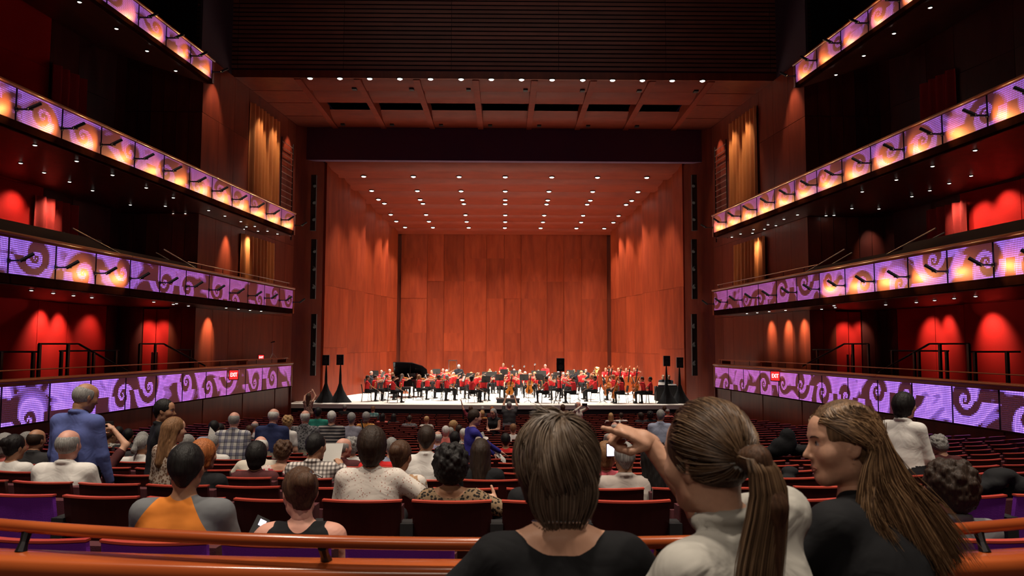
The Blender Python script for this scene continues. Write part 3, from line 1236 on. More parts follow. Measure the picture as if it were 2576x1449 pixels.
SEAT_A, SEAT_B = seat_meshes(False), seat_meshes(True)


def row_y(D, x):
    return D + x * x / (2 * RCURVE)


def seat_at(D, x):
    y = row_y(D, x)
    return x, y, -drop(D) - .85, math.atan(x / RCURVE) * -1 * -1


OCC = {}      # row -> list of x of people, filled by the audience list below


def row_phase(r):
    return OCC[r][0] if OCC.get(r) else (.28 if r % 2 else 0.0)


def build_seats():
    far = MB()
    count = 0
    todo = []
    for r, D in enumerate(ROWS_D):
        ph = row_phase(r)
        lim_hall = 9.78 + .098 * (36 - D) - 1.15
        k0 = int(math.floor((-lim_hall - ph) / PITCH)) + 1
        xs = [ph + PITCH * k for k in range(k0, k0 + 80) if abs(ph + PITCH * k) < lim_hall]
        view = .69 * D + .4
        todo.append((r, D, xs))
    for r, D, xs in todo:
        for i, x in enumerate(xs):
            y, z = row_y(D, x), -drop(D) - .85
            yaw = -math.atan2(x, RCURVE) * -1
            occupied = any(abs(px_ - x) < .29 for px_ in OCC.get(r, []))
            if count < 300 and (abs(x) < .69 * D + .4 or D > 17):
                count += 1
                glow_tinted = r == 0 or (r == 1 and (x < -2.75 or x > 2.9))  # seats whose backs carry the painted violet glow
                m = SEAT_B if glow_tinted else SEAT_A
                rn = '%s row from the rail' % ORD[r]
                o = empty('auditorium_seat', (x, y, z), '%s seat, %s from left in the %s' % ('purple' if glow_tinted else 'dark red', ORD[i], rn), 'seat', 'auditorium seats in rows', yaw)
                link('seat_back', m['back'], o)
                link('top_edge', m['top'], o)
                link('back_pad', m['pad'], o)
                c = link('cushion', m['cushion'], o)
                if occupied:
                    c.location = (0, .12, .36)
                else:
                    c.location = (0, .30, .27)
                    c.rotation_euler = (math.radians(82), 0, 0)
                link('armrest', m['arm'], o)
                link('side_frame', m['stand'], o)
            else:
                cs, sn = math.cos(yaw), math.sin(yaw)

                def T(px_, py_, pz_):
                    return (x + px_ * cs - py_ * sn, y + px_ * sn + py_ * cs, z + pz_)

                def bx(x0, x1, y0, y1, z0, z1, mi):
                    far.hexa([T(*q) for q in ((x0, y0, z0), (x1, y0, z0), (x1, y1, z0), (x0, y1, z0), (x0, y0 - .08 * (z1 > .8), z1), (x1, y0 - .08 * (z1 > .8), z1), (x1, y1 - .08 * (z1 > .8), z1), (x0, y1 - .08 * (z1 > .8), z1))], mi)
                bx(-.245, .245, .02, .06, .34, .835, 0)
                bx(-.25, .25, -.066 + .08, -.02 + .08, .835, .85, 1)
                bx(-.23, .23, .2, .4, .38, .46, 2)
                bx(-.3, -.25, 0, .36, 0, .62, 3)
    o = far.build('auditorium_seats', [M['seat_back'], M['seat_top'], M['seat_fabric'], M['black']])
    tag(o, 'far rows of dark red auditorium seats in front of the stage', 'seats', None, 'stuff')
# ------------------------------------------------------------------ people: distance-field bodies


class SDF:
    """smooth union of round cones and ellipsoids, meshed with surface nets"""

    want_mix = False

    def __init__(s):
        s.p = []

    def cap(s, a, b, ra, rb=None, m=0, k=None, bias=0):
        s.p.append(('c', np.array(a, float), np.array(b, float), ra, ra if rb is None else rb, m, k, bias))

    def ell(s, c, r, m=0, R=None, k=None, bias=0):
        s.p.append(('e', np.array(c, float), np.array(r, float), R, None, m, k, bias))

    def cut(s, c, r, R=None, k=.01):
        s.p.append(('x', np.array(c, float), np.array(r, float), R, None, -1, k))

    @staticmethod
    def dist(q, P):
        if q[0] == 'c':
            a, b, ra, rb = q[1], q[2], q[3], q[4]
            ab = b - a
            t = np.clip(((P - a) @ ab) / (ab @ ab + 1e-9), 0, 1)
            d = P - a - t[..., None] * ab
            return np.sqrt((d * d).sum(-1)) - (ra + (rb - ra) * t)
        d = P - q[1]
        if q[3] is not None:
            d = d @ q[3]
        r = q[2]
        k0 = np.sqrt(((d / r) ** 2).sum(-1))
        k1 = np.sqrt(((d / (r * r)) ** 2).sum(-1)) + 1e-9
        return k0 * (k0 - 1.0) / k1

    def bounds(s, pad):
        lo, hi = np.full(3, 1e9), np.full(3, -1e9)
        for q in s.p:
            if q[0] == 'x':
                continue
            l, h = s.pb(q)
            lo, hi = np.minimum(lo, l), np.maximum(hi, h)
        return lo - pad, hi + pad

    @staticmethod
    def pb(q):
        if q[0] == 'c':
            return np.minimum(q[1] - q[3], q[2] - q[4]), np.maximum(q[1] + q[3], q[2] + q[4])
        e = q[2] if q[3] is None else np.sqrt(((q[3] * q[2]) ** 2).sum(1))
        return q[1] - e, q[1] + e

    def mesh(s, h, k=.03, disp=None):
        lo, hi = s.bounds(2.5 * h)
        n = np.ceil((hi - lo) / h).astype(int) + 1
        F = np.full(n, 1.0, np.float64)
        Bst = np.full(n, 9.0)
        Mt = np.zeros(n, np.int8)
        B0, B1 = np.full(n, .2), np.full(n, .2)
        ax = [lo[i] + h * np.arange(n[i]) for i in range(3)]
        for q in s.p:
            kk = k if q[6] is None else q[6]
            pad = kk + 2.5 * h
            l, u = s.pb(q)
            i0 = np.clip(np.floor((l - pad - lo) / h).astype(int), 0, n)
            i1 = np.clip(np.ceil((u + pad - lo) / h).astype(int) + 1, 0, n)
            if (i1 <= i0).any():
                continue
            sl = tuple(slice(i0[i], i1[i]) for i in range(3))
            X, Y, Z = np.meshgrid(ax[0][sl[0]], ax[1][sl[1]], ax[2][sl[2]], indexing='ij')
            d = s.dist(q, np.stack([X, Y, Z], -1))
            f = F[sl]
            if q[0] == 'x':
                d = -d
                hh = np.maximum(kk - np.abs(f - d), 0) / kk
                F[sl] = np.maximum(f, d) + hh * hh * kk * .25
                continue
            hh = np.maximum(kk - np.abs(f - d), 0) / kk
            F[sl] = np.minimum(f, d) - hh * hh * kk * .25
            bs = Bst[sl]
            dm = d + (q[7] if q[5] != 0 and len(q) > 7 else 0)
            w = dm < bs
            bs[w] = dm[w]
            Mt[sl][w] = q[5]
            if q[5] == 0:
                B0[sl] = np.minimum(B0[sl], d + (q[7] if len(q) > 7 else 0))
            elif q[5] == 1:
                B1[sl] = np.minimum(B1[sl], d)
        if disp is not None:
            X, Y, Z = np.meshgrid(*ax, indexing='ij')
            F = F + disp(X, Y, Z)
        if s.want_mix:
            s.mixgrid = B1 - B0
            V, Q, m = surface_nets(F, Mt, lo, h)
            g = (V - lo) / h
            i = np.clip(np.floor(g).astype(int), 0, n - 2)
            f = g - i
            mix = 0
            for a in (0, 1):
                for b in (0, 1):
                    for c in (0, 1):
                        mix = mix + s.mixgrid[i[:, 0] + a, i[:, 1] + b, i[:, 2] + c] * (f[:, 0] if a else 1 - f[:, 0]) * (f[:, 1] if b else 1 - f[:, 1]) * (f[:, 2] if c else 1 - f[:, 2])
            s.mix = np.clip(mix * 12, -1, 1)
            return V, Q, m
        return surface_nets(F, Mt, lo, h)


def surface_nets(F, Mt, lo, h):
    ins = F < 0
    n = F.shape
    c = np.zeros((n[0] - 1, n[1] - 1, n[2] - 1), np.int8)
    for dx in (0, 1):
        for dy in (0, 1):
            for dz in (0, 1):
                c += ins[dx:n[0] - 1 + dx, dy:n[1] - 1 + dy, dz:n[2] - 1 + dz]
    act = (c > 0) & (c < 8)
    idx = np.full(c.shape, -1, np.int64)
    I = np.argwhere(act)
    idx[act] = np.arange(len(I))
    acc = np.zeros((len(I), 3))
    cnt = np.zeros(len(I))
    i, j, k = I.T
    for (o, axx) in (((0, 0), 0), ((1, 0), 0), ((0, 1), 0), ((1, 1), 0), ((0, 0), 1), ((1, 0), 1), ((0, 1), 1), ((1, 1), 1), ((0, 0), 2), ((1, 0), 2), ((0, 1), 2), ((1, 1), 2)):
        if axx == 0:
            a, b = (i, j + o[0], k + o[1]), (i + 1, j + o[0], k + o[1])
        elif axx == 1:
            a, b = (i + o[0], j, k + o[1]), (i + o[0], j + 1, k + o[1])
        else:
            a, b = (i + o[0], j + o[1], k), (i + o[0], j + o[1], k + 1)
        fa, fb = F[a], F[b]
        w = (fa < 0) != (fb < 0)
        t = np.where(w, fa / (fa - fb + 1e-12), 0)
        P = np.stack(a, 1).astype(float)
        P[:, axx] += t
        acc[w] += P[w]
        cnt[w] += 1
    V = acc / cnt[:, None] * h + lo
    vm = Mt[i, j, k]
    faces, fm = [], []
    for axx in range(3):
        s0 = [slice(1, n[q] - 1) for q in range(3)]
        s0[axx] = slice(0, n[axx] - 1)
        s1 = list(s0)
        s1[axx] = slice(1, n[axx])
        a, b = ins[tuple(s0)], ins[tuple(s1)]
        W = np.argwhere(a != b)
        off = np.array([1, 1, 1])
        off[axx] = 0
        W = W + off
        fl = ins[tuple(W.T)]
        u, v = (axx + 1) % 3, (axx + 2) % 3
        eu, ev = np.zeros(3, int), np.zeros(3, int)
        eu[u] = 1
        ev[v] = 1
        q = [idx[tuple((W - d).T)] for d in (eu + ev, ev, 0 * eu, eu)]
        Q = np.stack(q, 1)
        Q[~fl] = Q[~fl][:, ::-1]
        Q = Q[(Q >= 0).all(1)]
        faces.append(Q)
    Q = np.concatenate(faces)
    return V, Q, vm[Q[:, 0]]


class Soup:
    def __init__(s):
        s.V, s.Q, s.m, s.x, s.n = [], [], [], [], 0

    def add(s, V, Q, m, mix=None):
        s.x.append(np.ones(len(V)) if mix is None else mix)
        s.V.append(V)
        s.Q.append(Q + s.n)
        s.m.append(np.full(len(Q), m, np.int32) if np.isscalar(m) else np.asarray(m, np.int32))
        s.n += len(V)

    def mesh(s, name, mats):
        V, Q, m = np.concatenate(s.V), np.concatenate(s.Q), np.concatenate(s.m)
        me = bpy.data.meshes.new(name)
        nf = len(Q)
        me.vertices.add(len(V))
        me.vertices.foreach_set('co', V.astype(np.float32).ravel())
        me.loops.add(nf * 4)
        me.loops.foreach_set('vertex_index', Q.astype(np.int32).ravel())
        me.polygons.add(nf)
        me.polygons.foreach_set('loop_start', np.arange(0, nf * 4, 4, dtype=np.int32))
        for q in mats:
            me.materials.append(q)
        me.polygons.foreach_set('material_index', m)
        me.polygons.foreach_set('use_smooth', np.ones(nf, bool))
        me.update(calc_edges=True)
        a = me.attributes.new('skinmix', 'FLOAT', 'POINT')
        a.data.foreach_set('value', np.concatenate(s.x).astype(np.float32))
        return me


def rot(yaw=0, pitch=0, roll=0):
    """yaw about Z (left +), pitch: nod forward (+), roll: tilt to own right (+); head faces +Y"""
    cy, sy = math.cos(yaw), math.sin(yaw)
    cp, sp = math.cos(-pitch), math.sin(-pitch)
    cr, sr = math.cos(roll), math.sin(roll)
    Rz = np.array([[cy, -sy, 0], [sy, cy, 0], [0, 0, 1]])
    Rx = np.array([[1, 0, 0], [0, cp, -sp], [0, sp, cp]])
    Ry = np.array([[cr, 0, sr], [0, 1, 0], [-sr, 0, cr]])
    return Rz @ Rx @ Ry


# ---- head template: origin at skull centre, facing +Y, chin near z=-.125, crown near z=.115
def head_sdf():
    s = SDF()
    s.ell((0, -.012, .022), (.074, .094, .092), 0)
    s.ell((0, .028, -.030), (.058, .062, .082), 0, k=.05)
    s.ell((0, .040, .052), (.052, .046, .040), 0, k=.03)
    s.ell((0, .062, -.099), (.022, .024, .019), 0, k=.03)
    s.cap((-.045, .0, -.075), (-.012, .058, -.098), .020, .018, 0, k=.035)
    s.cap((.045, .0, -.075), (.012, .058, -.098), .020, .018, 0, k=.035)
    s.cap((0, .083, .014), (0, .1125, -.029), .006, .0095, 0, k=.012)
    s.cap((-.010, .098, -.035), (.010, .098, -.035), .0068, .0068, 0, k=.010)
    s.ell((0, .078, -.060), (.022, .016, .016), 0, k=.02)
    s.ell((0, .0855, -.0645), (.021, .0125, .0062), 0, k=.005)
    s.ell((0, .0835, -.0755), (.018, .0125, .0068), 0, k=.005)
    s.cap((-.045, .068, .028), (-.014, .083, .026), .007, .007, 0, k=.018)
    s.cap((.045, .068, .028), (.014, .083, .026), .007, .007, 0, k=.018)
    for x in (-1, 1):
        s.cut((x * .031, .096, .006), (.016, .016, .011), k=.014)
        s.ell((x * .030, .0705, .005), (.0125, .0125, .0105), 5, k=.003)
        s.ell((x * .030, .0790, .005), (.0065, .0052, .0065), 6, k=.002)
        s.cap((x * .016, .082, .0125), (x * .044, .073, .0115), .0042, .0042, 0, k=.004)
        s.cap((x * .018, .080, -.0035), (x * .042, .072, -.0025), .0036, .0036, 0, k=.004)
        s.ell((x * .046, .056, -.028), (.021, .022, .022), 0, k=.03)
        s.ell((x * .077, -.010, -.010), (.009, .021, .032), 0, R=rot(x * .35, -.15, 0), k=.008)
        s.cut((x * .087, -.005, -.006), (.006, .010, .018), k=.006)
        s.ell((x * .078, .002, -.010), (.006, .005, .010), 0, k=.004)
    s.cap((0, -.02, -.05), (0, -.028, -.125), .052, .048, 0, k=.03)
    return s


HEADS = {}


def head_tpl(h):
    if h not in HEADS:
        V, Q, m = head_sdf().mesh(h, .02)

        def on_face(x, z, out=0.0):
            w = (np.abs(V[:, 0] - x) < max(.006, h)) & (np.abs(V[:, 2] - z) < max(.006, h)) & (V[:, 1] > 0)
            return np.array((x, (V[w, 1].max() if w.any() else .08) + out, z))
        Vs, Qs, ms, n = [V], [Q], [m], len(V)
        lines = [([on_face(x * s_, z, -.0012) for x, z in ((.013, .0255), (.024, .0295), (.036, .0300), (.047, .0265))], (.0022, .0030, .0026, .0012), 6) for s_ in (-1, 1)]
        lines.append(([on_face(x, z, -.0025) for x, z in ((-.022, -.0700), (-.011, -.0665), (0, -.0675), (.011, -.0665), (.022, -.0700))], (.0014, .0036, .0036, .0036, .0014), 7))
        lines.append(([on_face(x, z, -.0030) for x, z in ((-.020, -.0715), (-.010, -.0755), (0, -.0765), (.010, -.0755), (.020, -.0715))], (.0014, .0044, .0050, .0044, .0014), 7))
        for pts, rs_, mi in lines:
            k_ = MB()
            k_.tube(pts, rs_, 6, caps=False)
            Vs.append(np.array(k_.v))
            Qs.append(np.array(k_.f) + n)
            ms.append(np.full(len(k_.f), mi))
            n += len(k_.v)
        HEADS[h] = (np.concatenate(Vs), np.concatenate(Qs), np.concatenate(ms))
    return HEADS[h]


# ---- hand template: origin at wrist, fingers along +Y, palm facing -Z, thumb on +X side (right hand seen from above: thumb to the left)
FING = [(-.030, .088, .030, .022, .020, .0080), (-.010, .094, .040, .026, .022, .0088), (.011, .092, .036, .024, .021, .0088), (.030, .084, .028, .019, .018, .0075)]


def hand_tpl(kind, h):
    key = ('hand', kind, h)
    if key in HEADS:
        return HEADS[key]
    s = SDF()
    s.ell((0, .05, 0), (.040, .052, .016), 0)
    s.cap((0, -.010, 0), (0, .02, 0), .024, .027, 0)
    curl = {'relax': (.35, .45, .35), 'grip': (.9, 1.1, .8), 'spread': (.05, .12, .1), 'point': (1.35, 1.5, 1.0)}[kind]
    for i, (x, y, l1, l2, l3, r) in enumerate(FING):
        a = np.array((x, y, 0.0))
        fan = (x / .04) * (.28 if kind == 'spread' else .08)
        cu = curl
        if kind == 'point' and i == 0:
            cu = (.02, .05, .03)
        ang = 0
        for l, c in zip((l1, l2, l3), cu):
            ang += c
            b = a + np.array((math.sin(fan) * math.cos(ang), math.cos(ang) * math.cos(fan), -math.sin(ang))) * l
            s.cap(a, b, r, r * .92, 0, k=.008)
            a, r = b, r * .92
    t0 = np.array((-.028, .022, -.006))
    if kind == 'spread':
        t1, t2 = t0 + np.array((-.034, .022, -.006)), t0 + np.array((-.062, .044, -.010))
    elif kind in ('grip', 'point'):
        t1, t2 = t0 + np.array((-.012, .035, -.026)), t0 + np.array((.012, .052, -.040))
    else:
        t1, t2 = t0 + np.array((-.022, .032, -.014)), t0 + np.array((-.024, .060, -.022))
    s.cap(t0, t1, .014, .011, 0, k=.012)
    s.cap(t1, t2, .0105, .009, 0, k=.006)
    HEADS[key] = s.mesh(h, .012)
    return HEADS[key]


def frame(fwd, up):
    """matrix whose columns are x, y=fwd, z~up"""
    y = nrm(fwd)
    x = nrm(np.cross(y, up))
    z = np.cross(x, y)
    return np.stack([x, y, z], 1)


# ---- hair templates in the head frame
def hair_sdf(kind):
    s = SDF()
    face = lambda dz=0, dy=0, r=(.068, .10, .105): s.cut((0, .105 + dy, -.055 + dz), r, k=.012)
    if kind == 'short':
        s.ell((0, -.018, .026), (.086, .103, .101))
        s.cap((0, -.07, -.02), (0, -.062, -.07), .045, .03, k=.03)
        s.cut((0, .085, -.075), (.1, .085, .115), k=.015)
        s.cut((.09, .0, -.06), (.05, .055, .05), k=.01)
        s.cut((-.09, .0, -.06), (.05, .055, .05), k=.01)
        s.cut((0, -.01, -.17), (.2, .2, .085), k=.01)
    elif kind == 'ring':
        s.ell((0, -.018, .010), (.084, .102, .092))
        s.cut((0, .01, .125), (.088, .13, .09), k=.01)
        s.cut((0, .11, -.02), (.1, .11, .16), k=.015)
        s.cut((0, -.01, -.16), (.2, .2, .09), k=.01)
    elif kind == 'bob':
        s.ell((0, -.020, .026), (.097, .110, .108))
        s.cap((0, -.05, -.01), (0, -.052, -.075), .085, .07, k=.03)
        s.cap((.068, -.01, 0), (.066, -.015, -.08), .028, .022, k=.02)
        s.cap((-.068, -.01, 0), (-.066, -.015, -.08), .028, .022, k=.02)
        face()
    elif kind == 'curly':
        s.ell((0, -.028, .03), (.115, .125, .118))
        s.ell((0, -.06, -.04), (.105, .085, .08), k=.04)
        for i in range(26):
            a, b = i * 2.4, (i / 26 * 1.5 - .35)
            s.ell((.10 * math.cos(a) * math.cos(b), -.03 + .11 * math.sin(a) * math.cos(b), .03 + .11 * math.sin(b)), (.03, .03, .03), k=.012)
        face(-.005, .012)
    elif kind == 'long':
        s.ell((0, -.018, .027), (.088, .105, .102))
        s.cap((0, -.06, -.0), (0, -.095, -.33), .082, .06, k=.03)
        s.cap((.066, -.02, -.01), (.085, -.055, -.26), .03, .03, k=.03)
        s.cap((-.066, -.02, -.01), (-.085, -.055, -.26), .03, .03, k=.03)
        face()
    elif kind == 'updo':
        s.ell((0, -.018, .027), (.088, .105, .102))
        s.ell((0, -.118, .040), (.055, .045, .052), k=.02)
        s.ell((.012, -.125, .052), (.034, .03, .034), k=.01)
        s.cap((0, -.06, -.02), (0, -.055, -.06), .055, .045, k=.03)
        face()
        s.cut((0, -.01, -.17), (.2, .2, .085), k=.01)
    elif kind == 'bun':
        s.ell((0, -.018, .027), (.085, .103, .100))
        s.ell((0, -.105, .085), (.042, .042, .040), k=.015)
        face()
        s.cut((0, -.01, -.17), (.2, .2, .09), k=.01)
    elif kind == 'pony':
        s.ell((0, -.018, .027), (.086, .104, .101))
        s.cap((0, -.11, .03), (0, -.14, -.05), .026, .034, k=.02)
        s.cap((0, -.14, -.05), (0, -.125, -.22), .034, .012, k=.02)
        face()
        s.cut((0, -.01, -.16), (.07, .2, .085), k=.01)
    elif kind == 'cap':
        s.ell((0, -.014, .045), (.088, .104, .085))
        s.cap((-.05, .085, .045), (.05, .085, .045), .02, .02, k=.01)
        s.cap((-.035, .135, .035), (.035, .135, .035), .012, .012, k=.03)
        s.cut((0, 0, -.09), (.2, .3, .115), k=.008)
    return s


def hair_tpl(kind, h, seed=0):
    key = ('hair', kind, h)
    if key in HEADS:
        return HEADS[key]
    amp = {'curly': .007, 'short': .0025, 'ring': .001, 'cap': 0}.get(kind, .0035)

    def disp(X, Y, Z):
        th = np.arctan2(X, -(Y + .02))
        if kind == 'curly':
            return amp * np.sin(X * 130) * np.sin(Y * 140 + 1) * np.sin(Z * 120)
        return amp * np.sin(th * 26 + 2.0 * np.sin(Z * 30)) * np.cos(th * 11 + Z * 16)
    HEADS[key] = hair_sdf(kind).mesh(h, .02, disp)
    return HEADS[key]


def ik(a, c, l1, l2, pole):
    a, c = np.array(a, float), np.array(c, float)
    d = c - a
    L_ = np.linalg.norm(d)
    Lm = min(L_, (l1 + l2) * .995)
    c = a + d / (L_ + 1e-9) * Lm
    x = (l1 * l1 - l2 * l2 + Lm * Lm) / (2 * Lm)
    hgt = math.sqrt(max(l1 * l1 - x * x, 0))
    u = nrm(d)
    p = np.array(pole, float)
    p = nrm(p - u * (p @ u))
    return a + u * x + p * hgt, c


SKIN_T = {'fair': (.62, .34, .23), 'pink': (.66, .33, .25), 'tan': (.42, .21, .12), 'dark': (.16, .075, .045)}
HAIR_T = {'black': (.010, .008, .008), 'dark': (.030, .016, .010), 'brown': (.075, .035, .018), 'mid': (.135, .074, .038), 'light': (.22, .11, .050), 'blond': (.42, .25, .11), 'red': (.38, .12, .035), 'gray': (.28, .27, .26), 'white': (.62, .60, .57)}


def skin_mat(t):
    nm = 'skin_' + t
    if nm in _mats:
        return _mats[nm]
    m = plain(nm, SKIN_T[t], .5, bump=.06, bscale=90, var=.10)
    b = m.node_tree.nodes['Principled BSDF']
    b.inputs['Subsurface Weight'].default_value = .0
    return m


def hair_mat(t):
    nm = 'hair_' + t
    if nm in _mats:
        return _mats[nm]
    m, nt, b = newmat(nm)
    L = nt.links.new
    tc = nt.nodes.new('ShaderNodeTexCoord')
    mp = nt.nodes.new('ShaderNodeMapping')
    mp.inputs['Scale'].default_value = (110, 110, 9)
    L(tc.outputs['Object'], mp.inputs[0])
    nz = nt.nodes.new('ShaderNodeTexNoise')
    nz.inputs['Scale'].default_value = 1.2
    nz.inputs['Detail'].default_value = 3
    L(mp.outputs[0], nz.inputs['Vector'])
    rp = nt.nodes.new('ShaderNodeValToRGB')
    c = HAIR_T[t]
    rp.color_ramp.elements[0].position = .3
    rp.color_ramp.elements[0].color = (*[v * .55 for v in c], 1)
    rp.color_ramp.elements[1].position = .7
    rp.color_ramp.elements[1].color = (*[min(1, v * 1.35) for v in c], 1)
    L(nz.outputs[0], rp.inputs[0])
    L(rp.outputs[0], b.inputs['Base Color'])
    b.inputs['Roughness'].default_value = .6
    b.inputs['Specular IOR Level'].default_value = .3
    bp = nt.nodes.new('ShaderNodeBump')
    bp.inputs['Strength'].default_value = .9
    bp.inputs['Distance'].default_value = .004
    L(nz.outputs[0], bp.inputs['Height'])
    L(bp.outputs[0], b.inputs['Normal'])
    _mats[nm] = m
    return m


def cloth(name, c1, kind='plain', c2=None, c3=None, scale=1.0):
    """woven cloth: plain, check, stripe, dots or print, with soft folds as relief"""
    nm = 'cloth_' + name
    if nm in _mats:
        return _mats[nm]
    m, nt, b = newmat(nm)
    L = nt.links.new
    b.inputs['Roughness'].default_value = .85
    b.inputs['Specular IOR Level'].default_value = .25
    tc = nt.nodes.new('ShaderNodeTexCoord')
    fold = nt.nodes.new('ShaderNodeTexNoise')
    fold.inputs['Scale'].default_value = 6.5
    fold.inputs['Detail'].default_value = 2.5
    fold.inputs['Distortion'].default_value = 1.2
    L(tc.outputs['Object'], fold.inputs['Vector'])
    bp = nt.nodes.new('ShaderNodeBump')
    bp.inputs['Strength'].default_value = .34
    bp.inputs['Distance'].default_value = .03
    L(fold.outputs[0], bp.inputs['Height'])
    L(bp.outputs[0], b.inputs['Normal'])
    base = nt.nodes.new('ShaderNodeRGB')
    base.outputs[0].default_value = (*c1, 1)
    col = base.outputs[0]

    def mix(fac, a, c):
        mx = nt.nodes.new('ShaderNodeMix')
        mx.data_type = 'RGBA'
        L(fac, mx.inputs[0])
        L(a, mx.inputs[6])
        mx.inputs[7].default_value = (*c, 1)
        return mx.outputs[2]

    def band(axis, freq, lo, hi=None):
        sp = nt.nodes.new('ShaderNodeSeparateXYZ')
        L(tc.outputs['Object'], sp.inputs[0])
        mu = nt.nodes.new('ShaderNodeMath')
        mu.operation = 'MULTIPLY'
        mu.inputs[1].default_value = freq
        L(sp.outputs[axis], mu.inputs[0])
        fr = nt.nodes.new('ShaderNodeMath')
        fr.operation = 'FRACT'
        L(mu.outputs[0], fr.inputs[0])
        gt = nt.nodes.new('ShaderNodeMath')
        gt.operation = 'LESS_THAN'
        gt.inputs[1].default_value = lo
        L(fr.outputs[0], gt.inputs[0])
        return gt.outputs[0]

    def half(o, f):
        q = nt.nodes.new('ShaderNodeMath')
        q.operation = 'MULTIPLY'
        q.inputs[1].default_value = f
        L(o, q.inputs[0])
        return q.outputs[0]
    if kind == 'check':
        col = mix(half(band(0, 22 * scale, .45), .62), col, c2)
        col = mix(half(band(2, 22 * scale, .45), .62), col, c2)
    elif kind == 'plaid':
        col = mix(half(band(0, 11 * scale, .5), .55), col, c2)
        col = mix(half(band(2, 11 * scale, .5), .55), col, c2)
        col = mix(half(band(0, 11 * scale, .12), .5), col, c3 or c2)
        col = mix(half(band(2, 11 * scale, .12), .5), col, c3 or c2)
    elif kind == 'stripe':
        col = mix(band(2, 17 * scale, .4), col, c2)
    elif kind in ('dots', 'print'):
        v = nt.nodes.new('ShaderNodeTexVoronoi')
        v.inputs['Scale'].default_value = (24 if kind == 'dots' else 30) * scale
        L(tc.outputs['Object'], v.inputs['Vector'])
        lt = nt.nodes.new('ShaderNodeMath')
        lt.operation = 'LESS_THAN'
        lt.inputs[1].default_value = .22 if kind == 'dots' else .45
        L(v.outputs['Distance'], lt.inputs[0])
        col = mix(lt.outputs[0], col, c2)
        if c3:
            v2 = nt.nodes.new('ShaderNodeTexVoronoi')
            v2.inputs['Scale'].default_value = 19 * scale
            L(tc.outputs['Object'], v2.inputs['Vector'])
            lt2 = nt.nodes.new('ShaderNodeMath')
            lt2.operation = 'LESS_THAN'
            lt2.inputs[1].default_value = .3
            L(v2.outputs['Distance'], lt2.inputs[0])
            col = mix(lt2.outputs[0], col, c3)
    L(col, b.inputs['Base Color'])
    _mats[nm] = m
    return m


M['eye'] = plain('eye_white', (.34, .30, .28), .4)
M['iris'] = plain('iris', (.03, .018, .012), .25)
M['lip'] = plain('lip', (.46, .19, .14), .5)
M['black_cloth'] = cloth('black', (.010, .010, .012))
M['shoe'] = plain('black_shoe', (.012, .010, .010), .4)


